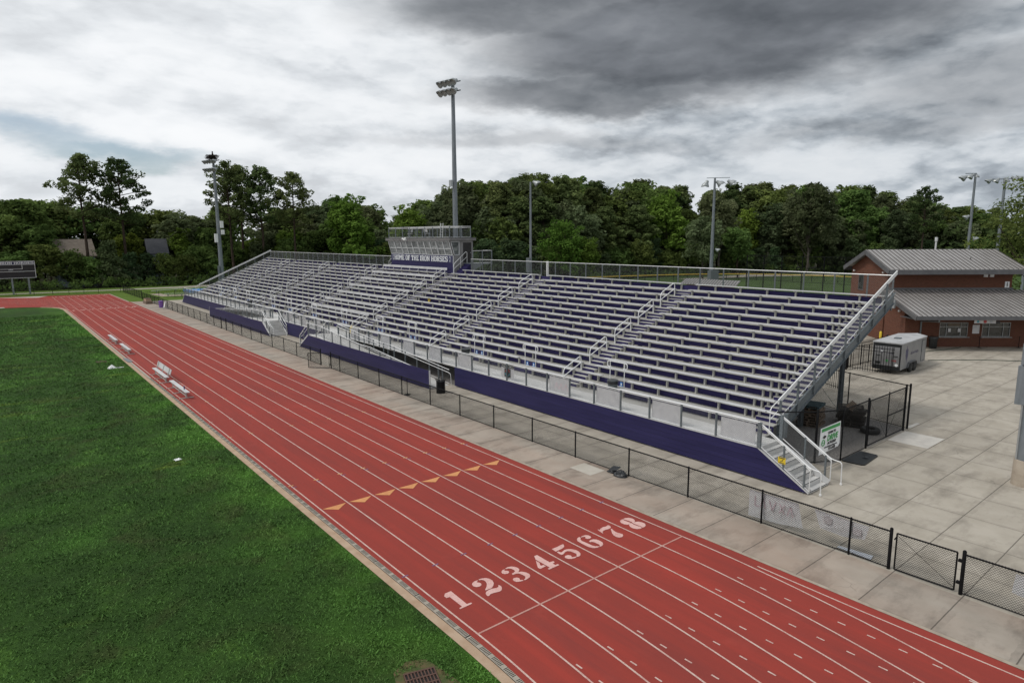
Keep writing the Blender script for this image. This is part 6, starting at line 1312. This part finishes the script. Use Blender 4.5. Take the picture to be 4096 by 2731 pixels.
DESC = {'P': 'dark tall pine', 'B': 'mid green broadleaf tree', 'G': 'greyish green broadleaf tree', 'L': 'light green broadleaf tree', 'U': 'low leafy edge tree', 'Y': 'young blue green edge pine'}
for kd, x, y, h in [('P',-18.2,179.4,19.3),('B',-13.2,178,19.5),('B',-8.2,180.4,18.8),('B',-2.8,177.8,19.5),('B',0.7,176.6,19),('B',4.8,175.7,18.4),('B',10.1,175.7,17.4),('P',15.8,175.6,17.2),('B',22,173.2,17.1),('B',26.5,170.6,17),('B',34.6,172.6,16.3),('B',41.9,173,18.2),('P',52.9,163.3,17.9),('B',60.7,162,18.1),('P',62.5,156.4,18.2),('B',68.3,154,20.8),('B',73.8,149.9,18.7),('B',83.1,139.5,19.4),('P',87.3,135.3,20.6),('B',90.7,129.6,24.3),('B',91.6,125.5,23.6),('B',95.8,121.6,22.9),('B',90.1,122.9,22.8),('P',96.9,125.2,23.9),('P',99,121.3,23.4),('P',104.3,120.4,25.6),('P',100.1,122.9,23),('P',102.9,122.4,25.1),('P',108.2,118.9,25.7),('B',114.2,118.2,26),('B',121.8,119,26.1),('P',127.9,118.4,24.9),('B',133.4,118.9,23.4),('B',136.5,112.6,24.8),('P',143.2,114.6,25.7),('P',149.4,112.1,24),('P',164.1,104.2,23.2),('P',168.4,100.3,24.7),('P',172.2,96.2,24.6),('P',179.3,96.1,25.3),('B',183.9,92,25.7),('B',194.7,79.5,24.4),('P',195,72.8,23.5),('P',196.1,67.6,21.7),('P',200.5,61.8,20.3),('B',205.4,57.9,19.6),('P',205.8,52.6,17.3),('B',208.5,49.5,17.4),('P',210.6,44.5,17),('P',212.3,32.7,16),('P',218.3,26.8,15.1),('P',217.1,22.4,15.4),('B',-17.3,169.1,17.9),('P',-10.2,168.6,17.3),('P',-4.4,166.9,17.1),('B',-0.2,163.6,17.9),('B',16.5,164.4,15.5),('G',27.5,160,15.8),('G',32.3,159.1,14.8),('B',38.6,162.5,17.3),('G',46.8,153.4,16),('B',50.8,150.9,17.1),('G',55.5,147.9,16),('G',61.1,148.3,18.6),('G',66.8,144.5,17.7),('G',76.2,136.2,14.1),('B',76,130.5,15.3),('G',81.7,128.1,19),('G',84.9,123.5,22.1),('G',85.8,117.9,22.5),('P',88,111.6,22),('P',89,112.9,20.6),('G',93.9,112,23.3),('P',96.5,110.2,21.9),('B',97.9,112.2,24.1),('P',104.5,108,24),('P',108.5,108.5,23.6),('P',116,107.8,22),('B',122.9,105.4,21.4),('G',127.3,103.7,21.9),('B',132,102.2,21.8),('P',137,101.7,22.4),('P',141.6,101.4,21.3),('P',146,102.7,23.4),('P',157.4,97.5,21.3),('P',161.3,96.9,22.2),('P',166.7,93.1,23.5),('B',168.3,86,22.6),('G',173.1,83.7,22.4),('B',175.6,80.4,23.3),('B',183.3,72.6,21.7),('G',188.7,68.8,20.9),('G',191.9,63.7,19.3),('P',191.7,59.8,18.5),('G',192.7,53.6,17.5),('B',195.2,50.5,16.8),('B',196.8,46.9,15.7),('P',201.8,42.1,15),('B',204.2,32.1,15.1),('P',201.5,26.1,15.2),('P',206.3,20.7,13.8),('G',-17.8,162.1,12.4),('G',-13.2,159.8,11.9),('B',-9.6,162.6,14.4),('B',-5.3,161,14.8),('B',1.2,158.3,13.1),('L',16.7,158.7,12.3),('L',27.5,154.3,12.6),('B',32.1,156.2,12.6),('B',35.2,154.7,12.3),('L',42.4,150.9,10.9),('G',46.3,150,12),('L',49.2,146.5,13.1),('B',53.8,144.7,11.4),('B',56.2,140.4,11.9),('B',60.1,138.5,15.7),('B',64.3,137.4,15.5),('G',67.4,129.5,11.7),('P',70.4,127.9,11.6),('B',75.6,124.8,11.5),('G',78.2,121.1,13.9),('G',80.3,117.5,18.2),('B',83.1,113.6,14.1),('G',86.5,109.2,16.5),('B',85,106.5,14.2),('P',89.9,106.7,18.8),('P',94.5,103.4,18.8),('G',95.4,105.2,14.7),('G',100.6,102.9,18.1),('G',104.4,99.1,16.8),('P',111.4,99.3,17),('B',114.8,103.5,16.6),('P',121.5,97.6,17.5),('L',126.5,99.6,14.3),('B',130.5,100.7,18),('P',133.9,95.8,17.5),('B',139.8,98.5,14.1),('B',143.2,97.3,16.8),('P',147.3,93.1,17.7),('P',154.9,92,14.9),('L',157.6,88,17.6),('G',161,84.8,18.3),('G',164.8,80.8,18.3),('P',166.6,76.8,15),('G',173,75.4,17),('G',177,69.5,14.3),('B',179.6,67.1,16.2),('B',183.3,63.7,17.3),('G',180.8,58,16.1),('G',184.3,53.2,11.8),('B',187.4,50.8,13.5),('G',186.7,45.7,13.2),('P',194.1,43.6,13),('B',196.2,38.7,9.8),('P',199.2,31.1,12.4),('B',193.8,26,12.3),('G',197.8,20.8,11.7),('P',198.8,17.4,8.8),('U',-17.7,156.1,7.2),('U',-15.6,156.4,7.7),('U',-12.1,154.6,6.8),('Y',-8,154.2,6.7),('B',-3.1,154.8,8),('B',1.8,153,8.8),('U',5.5,151.5,7.6),('U',8.9,151.9,6.9),('Y',12,150.2,9.1),('Y',16.2,152.1,6.7),('Y',19.3,150.7,6.7),('U',22.5,149.8,7.5),('U',26.2,147.1,6.2),('U',29.3,148.9,9.2),('U',33.2,145.9,5.8),('B',35.8,144.7,7.9),('Y',41.2,142.6,8.6),('U',47.1,142.1,6.9),('U',49,139.7,9.5),('B',52,137.5,7.1),('B',55,135.5,6.7),('Y',58.5,133.1,9.1),('U',63,129.4,8.7),('Y',64.5,126.4,8.9),('U',66.3,123.1,8.9),('U',69.8,119.7,7.2),('U',72.9,118.1,6.9),('Y',73,113.9,8.4),('B',75.9,110.3,6),('U',78.5,107.7,6.9),('Y',79.8,105.1,8.9),('B',81.2,102.1,6.8),('B',84.9,101.5,8.6),('Y',88.7,99.8,7.7),('U',92.5,97.2,9),('U',97,98.8,7.3),('U',99.1,96.9,8.7),('U',103.1,96.1,8.3),('Y',106.1,94.8,5.7),('U',111.3,95.6,7.9),('U',116.3,96.6,7.9),('U',119.7,94.3,9.3),('Y',125.3,95.1,8.8),('U',127.1,92.2,7.3),('U',130.1,91,6.1),('U',135.6,93,8.9),('U',138.9,90.5,7.1),('B',143.9,90.9,6.4),('U',149,88.2,6.2),('Y',151.2,85.3,9),('Y',153.7,82.4,6.6),('Y',157.7,79.9,6.5),('U',162.2,78.5,5.5),('U',164.6,73.5,7.4),('Y',167.9,70.8,5.6),('Y',171.2,69.9,5.8),('Y',171.2,65.4,8.4),('U',175.7,61.7,8.7),('Y',176.8,58.5,9),('U',179.8,54.6,5.9),('Y',180,50.5,8.4),('U',182.8,47.7,6.5),('Y',184.1,44.6,7.7),('U',186.3,40.5,9.4),('B',187.4,36.9,5.8),('U',190.8,33.2,8.6),('Y',189.6,29.5,7.6),('Y',190.8,26.5,9.2),('U',190.8,22.4,7.9),('U',191.8,19.2,9.3)]:
    zone = 'beyond the far end of the track' if x < 42 else ('behind the grandstand' if x < 95 else 'behind the ball field')
    tree(kd, x, y, h, DESC[kd] + ' in the woods ' + zone, {'P': 'pines', 'B': 'broadleaf trees', 'G': 'grey green trees', 'L': 'light green trees', 'U': 'low trees', 'Y': 'young pines'}[kd] + ' in the woods ' + zone)
SPL = ['left of the two tallest pines above the far left woods', 'right of the two tallest pines above the far left woods', 'tall pine just right of the nest light pole, lowest branches reaching past it', 'second tall pine right of the nest light pole', 'tall slender pine in the middle of the four behind the far stand end', 'rightmost of the four tall pines above the far stand end', 'round topped light green tree on the skyline left of the press box', 'bright yellow green tree in the woods behind the right half of the stand', 'tall light green young tree just right of the slim single lamp pole', 'bushy light green tree right of the slim pole, low behind the back rail', 'silvery grey green tree on the skyline toward the brick building', 'pale grey green tree right of the three lamp pole', 'tall lone pine rising above the skyline over the brick building', 'light green tree close to the left of the press box in the dip', 'blue green young pine right beside the press box', 'blue green young pine between the press box and the slim pole', 'grey green tree low in front of the woods behind the dugout', 'mid green tree in front of the woods behind the ball field']
for (kd, x, y, h), lb in zip([('T', 8.7, 152.7, 27.2), ('T', 15.6, 151.9, 26.5), ('T', 34.9, 141.6, 26.4), ('T', 38.3, 144.7, 26.0), ('T', 42.0, 141.5, 25.8), ('T', 47.1, 135.4, 24.3), ('L', 58.1, 128.6, 19.9), ('L', 130.9, 94.6, 21.8), ('L2', 81.9, 83.5, 13.3), ('L2', 85.8, 82.5, 9.9), ('G', 159.4, 71.7, 22.8), ('G', 143.4, 87.4, 21.4), ('T', 176.7, 50.9, 21.5), ('L', 70.5, 126.6, 17.8), ('Y2', 63.0, 83.8, 8.8), ('Y2', 69.6, 83.7, 9.1), ('G', 123.0, 78.4, 14.2), ('B2', 131.5, 74.5, 12.2)], SPL): tree(kd, x, y, h, lb)
# leafy tree cut by the right edge of the photo, closer than the woods
cr, tk = make_broad(15.5, .16, 5.6, 190, 60, .19, 91, 'broad_leaves', limbs=30); o = bpy.data.objects.new('broadleaf_tree', None); COL.objects.link(o); o.location = (73.0, 4.9, 0); o.scale = (1, 1, .98)
for nm, me in (('trunk', tk), ('crown', cr)):
    c = bpy.data.objects.new(nm, me); COL.objects.link(c); c.parent = o
tag(o, 'leafy tree at the right edge of the photo in front of the light poles', 'tree')
# far woodland that reads as one mass
cl = []; r_ = random.Random(5)
for i in range(900):
    a = R(-40 + 150 * i / 900); d = r_.uniform(198, 240); cl.append((CAM.x + d * math.sin(a), CAM.y + d * math.cos(a), r_.uniform(1, 13.5), r_.uniform(2.0, 3.6), r_.uniform(.05, .5)))
me = leaf_mesh('distant_woodland', cl, 42, .95, 'pine_needles', 77); o = bpy.data.objects.new('distant_woodland', me); COL.objects.link(o); tag(o, 'dense dark woodland filling in behind the nearer trees', 'woodland', None, 'stuff')
# grass tufts along the foot of the woods
cl = []
for i in range(500):
    f = r_.random(); P_ = [(-82, 160), (-30, 152), (0, 147), (20, 144), (36, 141), (60, 126), (78, 102), (92, 94), (116, 91), (146, 85), (170, 66), (188, 30), (196, -14)]; k_ = f * (len(P_) - 1.001); i_ = int(k_); t_ = k_ - i_
    cl.append((P_[i_][0] * (1 - t_) + P_[i_ + 1][0] * t_ + r_.uniform(-1.5, 2.5), P_[i_][1] * (1 - t_) + P_[i_ + 1][1] * t_ + r_.uniform(-1.0, 3), r_.uniform(.2, 1.6), r_.uniform(.7, 1.5), r_.uniform(.05, .5)))
me = leaf_mesh('undergrowth', cl, 40, .26, 'broad_leaves', 78); o = bpy.data.objects.new('undergrowth', me); COL.objects.link(o); tag(o, 'dark undergrowth along the foot of the woods', 'undergrowth', None, 'stuff')

# grass blades standing on the turf: denser near the front edge of the photo
def blades(n, seed):
    g = np.random.default_rng(seed); Y = 3.5 + 0 * g.random(n); u = g.random(n) ** 1.9; Y = -6 + 100 * u; X = -.68 - (g.random(n) ** 1.15) * (14 + 40 * u)
    keep = np.ones(n, bool); neg = Y < 0; rr = np.hypot(X + R0, Y); keep &= ~(neg & (rr > R0 - .64)); keep &= ~((np.abs(X + 2.06) < .52) & (np.abs(Y + .75) < .62)); X = X[keep]; Y = Y[keep]; m = len(X)
    clump = (np.sin(X * 2.3 + np.sin(Y * 1.7) * 1.4) + np.sin(Y * 2.9 + X * .8) + np.sin(X * 5.1 - Y * 4.3)) / 3
    s = (.020 + .030 * g.random(m)) * (1 + .3 * clump) * (1 + (Y + 6) / 50); ang = g.uniform(0, 6.283, m); lean = g.normal(0, .6, (m, 2)) * s[:, None]
    dx, dy = np.cos(ang) * s * .32, np.sin(ang) * s * .32; V = np.zeros((m, 4, 3)); V[:, :, 0] = X[:, None]; V[:, :, 1] = Y[:, None]
    V[:, 0, 0] -= dx; V[:, 0, 1] -= dy; V[:, 1, 0] += dx; V[:, 1, 1] += dy; V[:, 2, 0] += dx * .5 + lean[:, 0]; V[:, 2, 1] += dy * .5 + lean[:, 1]; V[:, 3, 0] += -dx * .5 + lean[:, 0]; V[:, 3, 1] += -dy * .5 + lean[:, 1]; V[:, 2:, 2] = s[:, None] * .8; V[:, :2, 2] = .001
    me = bpy.data.meshes.new('grass_blades'); me.vertices.add(m * 4); me.vertices.foreach_set('co', V.reshape(-1).astype(np.float32)); me.loops.add(m * 4); me.loops.foreach_set('vertex_index', np.arange(m * 4, dtype=np.int32)); me.polygons.add(m); me.polygons.foreach_set('loop_start', np.arange(0, m * 4, 4, dtype=np.int32)); me.update(calc_edges=True)
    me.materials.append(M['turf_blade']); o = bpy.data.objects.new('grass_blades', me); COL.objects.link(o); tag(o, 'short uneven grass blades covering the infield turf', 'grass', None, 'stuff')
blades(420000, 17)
# ------------------------------------------------------------------ sky, sun, camera
SUN_AZ, SUN_EL = R(-64), R(54)     # azimuth measured from +Y toward +X
w = bpy.data.worlds.new('World'); SC.world = w; w.use_nodes = True; nt = w.node_tree; nt.nodes.clear()
tc = nt.nodes.new('ShaderNodeTexCoord'); dirv = N(nt, 'ShaderNodeVectorMath', _operation='NORMALIZE'); L(nt, tc.outputs['Generated'], dirv.inputs[0]); dv = dirv.outputs[0]
sp = nt.nodes.new('ShaderNodeSeparateXYZ'); L(nt, dv, sp.inputs[0])
zz = math_(nt, 'MAXIMUM', sp.outputs[2], 0.0)
def plane_at(dz):
    z_ = math_(nt, 'ADD', zz, dz); den = math_(nt, 'ADD', z_, .42)
    cb = nt.nodes.new('ShaderNodeCombineXYZ'); L(nt, math_(nt, 'DIVIDE', sp.outputs[0], den), cb.inputs[0]); L(nt, math_(nt, 'DIVIDE', sp.outputs[1], den), cb.inputs[1]); L(nt, math_(nt, 'MULTIPLY', z_, 3.2), cb.inputs[2]); return cb.outputs[0]
pl = plane_at(0); plu = plane_at(.030)
def nz(scale, detail=6, rough=.55, dist=.0, off=(0, 0, 0), v=None):
    a = N(nt, 'ShaderNodeVectorMath', _operation='ADD'); L(nt, v or pl, a.inputs[0]); a.inputs[1].default_value = off; return noise(nt, a.outputs[0], scale, detail, rough, dist)
def puff(scale, v, off=(0, 0, 0), detail=3.0):
    """rounded billows: inverted smooth cell distance over several octaves, edges wobbled by noise"""
    w_ = N(nt, 'ShaderNodeTexNoise', Scale=scale * 1.6, Detail=5, Roughness=.6); L(nt, v, w_.inputs['Vector'])
    m_ = N(nt, 'ShaderNodeVectorMath', _operation='MULTIPLY_ADD'); L(nt, w_.outputs['Color'], m_.inputs[0]); m_.inputs[1].default_value = (.8 / scale,) * 3; 
    a_ = N(nt, 'ShaderNodeVectorMath', _operation='ADD'); L(nt, v, a_.inputs[0]); a_.inputs[1].default_value = off; L(nt, a_.outputs[0], m_.inputs[2])
    vo = N(nt, 'ShaderNodeTexVoronoi', _feature='F1', Scale=scale, Detail=2.0, Roughness=.5, Lacunarity=2.2); vo.normalize = True; L(nt, m_.outputs[0], vo.inputs['Vector'])
    return math_(nt, 'SUBTRACT', 1.0, vo.outputs['Distance'])
n1 = nz(1.7, 6, .52, 0); n1u = nz(1.7, 6, .52, 0, v=plu); n2 = puff(3.6, pl); n2u = puff(3.6, plu); n3 = nz(.7, 3, .5, 0, (9, 2, 5))
wn = N(nt, 'ShaderNodeTexNoise', Scale=2.2, Detail=6, Roughness=.6); L(nt, pl, wn.inputs['Vector'])
wv = N(nt, 'ShaderNodeVectorMath', _operation='SUBTRACT'); L(nt, wn.outputs['Color'], wv.inputs[0]); wv.inputs[1].default_value = (.5, .5, .5)
ws_ = N(nt, 'ShaderNodeVectorMath', _operation='MULTIPLY'); L(nt, wv.outputs[0], ws_.inputs[0]); ws_.inputs[1].default_value = (.17, .17, .12)
wd = N(nt, 'ShaderNodeVectorMath', _operation='ADD'); L(nt, dv, wd.inputs[0]); L(nt, ws_.outputs[0], wd.inputs[1])
def blob_(D, rx, rz, soft=.5, tilt=0):
    """elongated patch of sky round a direction: rx sideways, rz up"""
    D = Vector(D).normalized(); s = Vector((D.y, -D.x, 0)).normalized(); u = s.cross(D); s, u = s * math.cos(tilt) + u * math.sin(tilt), u * math.cos(tilt) - s * math.sin(tilt)
    def dot(v):
        m = N(nt, 'ShaderNodeVectorMath', _operation='DOT_PRODUCT'); L(nt, wd.outputs[0], m.inputs[0]); m.inputs[1].default_value = v; return m.outputs['Value']
    a = math_(nt, 'DIVIDE', dot(s), rx); b = math_(nt, 'DIVIDE', dot(u), rz); f = math_(nt, 'GREATER_THAN', dot(D), 0)
    d2 = math_(nt, 'SQRT', math_(nt, 'ADD', math_(nt, 'MULTIPLY', a, a), math_(nt, 'MULTIPLY', b, b)))
    m = N(nt, 'ShaderNodeMapRange', _interpolation_type='SMOOTHSTEP'); L(nt, d2, m.inputs['Value']); m.inputs['From Min'].default_value = 1 - soft; m.inputs['From Max'].default_value = 1 + soft; m.inputs['To Min'].default_value = 1; m.inputs['To Max'].default_value = 0
    return math_(nt, 'MULTIPLY', m.outputs[0], f)
# billows lit from above: compare the density here with the density a little higher up
lit = math_(nt, 'ADD', math_(nt, 'MULTIPLY', math_(nt, 'SUBTRACT', n1, n1u), 1.3), math_(nt, 'MULTIPLY', math_(nt, 'SUBTRACT', n2, n2u), 1.25))
f = math_(nt, 'ADD', math_(nt, 'MULTIPLY', n1, -.80), math_(nt, 'ADD', math_(nt, 'MULTIPLY', n2, .22), math_(nt, 'MULTIPLY', n3, -.35)))
f = math_(nt, 'ADD', math_(nt, 'ADD', f, 1.03), lit)
cloud = ramp(nt, f, [(.36, (.34, .372, .41)), (.50, (.52, .56, .60)), (.64, (.73, .76, .79)), (.78, (.86, .88, .90)), (.97, (.93, .94, .95))])
side = N(nt, 'ShaderNodeVectorMath', _operation='DOT_PRODUCT'); L(nt, wd.outputs[0], side.inputs[0]); side.inputs[1].default_value = (.80, -.60, 0)
sr = N(nt, 'ShaderNodeMapRange', _interpolation_type='SMOOTHSTEP'); L(nt, side.outputs['Value'], sr.inputs['Value']); sr.inputs['From Min'].default_value = -.45; sr.inputs['From Max'].default_value = .45
cloud = mix(nt, sr.outputs[0], mix(nt, .55, cloud, (.90, .92, .945)), mix(nt, 1.0, cloud, (.80, .82, .84), 'MULTIPLY'))
dark = math_(nt, 'MAXIMUM', blob_((.80, .545, .275), .30, .085, .38), math_(nt, 'MAXIMUM', math_(nt, 'MULTIPLY', blob_((.66, .69, .315), .24, .045, .45), .9), math_(nt, 'MULTIPLY', blob_((.72, .66, .205), .22, .030, .42), .85)))
dark = math_(nt, 'MAXIMUM', dark, math_(nt, 'MULTIPLY', blob_((.945, .27, .185), .14, .05, .6), .55)); dark = math_(nt, 'MAXIMUM', dark, math_(nt, 'MULTIPLY', blob_((.66, .74, .140), .22, .014, .7), .35)); dark = math_(nt, 'MAXIMUM', dark, math_(nt, 'MULTIPLY', blob_((.93, .36, .135), .16, .018, .7), .45))
dk = ramp(nt, math_(nt, 'MULTIPLY', f, .6), [(.24, (.080, .089, .103)), (.42, (.125, .137, .156)), (.60, (.185, .20, .225)), (.8, (.26, .275, .30))])
cloud = mix(nt, math_(nt, 'MULTIPLY', dark, .96), cloud, dk)
band = ramp(nt, zz, [(.02, .5), (.14, 0)])
cloud = mix(nt, math_(nt, 'MULTIPLY', band, ramp(nt, nz(.9, 5, .5, 0, (4, 4, 2)), [(.42, 1), (.58, 0)])), cloud, (.52, .58, .63))
hole = math_(nt, 'MAXIMUM', blob_((.135, .985, .117), .10, .011, .8), math_(nt, 'MULTIPLY', blob_((.03, .99, .125), .14, .012, .8), .8))
sky = N(nt, 'ShaderNodeTexSky', _sky_type='NISHITA'); sky.sun_disc = False; sky.sun_elevation = SUN_EL; sky.sun_rotation = SUN_AZ; sky.altitude = 50
b1_ = N(nt, 'ShaderNodeBackground', Strength=.095); L(nt, sky.outputs[0], b1_.inputs['Color'])
b2_ = N(nt, 'ShaderNodeBackground', Strength=1.04); L(nt, cloud, b2_.inputs['Color'])
mx = nt.nodes.new('ShaderNodeMixShader'); L(nt, math_(nt, 'SUBTRACT', 1.0, math_(nt, 'MULTIPLY', hole, .85)), mx.inputs[0]); L(nt, b1_.outputs[0], mx.inputs[1]); L(nt, b2_.outputs[0], mx.inputs[2])
wo = nt.nodes.new('ShaderNodeOutputWorld'); L(nt, mx.outputs[0], wo.inputs['Surface'])
sd = bpy.data.lights.new('sun', 'SUN'); sd.energy = 1.5; sd.angle = R(13); sd.color = (1, .965, .91); so = bpy.data.objects.new('sun', sd); COL.objects.link(so)
sv = Vector((math.sin(SUN_AZ) * math.cos(SUN_EL), math.cos(SUN_AZ) * math.cos(SUN_EL), math.sin(SUN_EL))); so.rotation_euler = sv.to_track_quat('Z', 'Y').to_euler(); so.location = sv * 200
cd = bpy.data.cameras.new('camera'); co = bpy.data.objects.new('camera', cd); COL.objects.link(co)
yaw, pitch, roll = 0.68130, 0.16011, -0.00596
fwd = Vector((math.sin(yaw) * math.cos(pitch), math.cos(yaw) * math.cos(pitch), -math.sin(pitch))); rt = Vector((math.cos(yaw), -math.sin(yaw), 0)); up = rt.cross(fwd); r2 = rt * math.cos(roll) + up * math.sin(roll); u2 = -rt * math.sin(roll) + up * math.cos(roll)
co.matrix_world = Matrix(((r2.x, u2.x, -fwd.x, CAM.x), (r2.y, u2.y, -fwd.y, CAM.y), (r2.z, u2.z, -fwd.z, CAM.z), (0, 0, 0, 1)))
cd.sensor_width = 36; cd.lens = 2586.19 / 4096 * 36; cd.clip_end = 8000; cd.clip_start = .1; SC.camera = co
SC.view_settings.view_transform = 'Standard'; SC.view_settings.look = 'None'; SC.view_settings.exposure = 0; SC.view_settings.gamma = 1
SC.cycles.max_bounces = 7; SC.cycles.transparent_max_bounces = 8
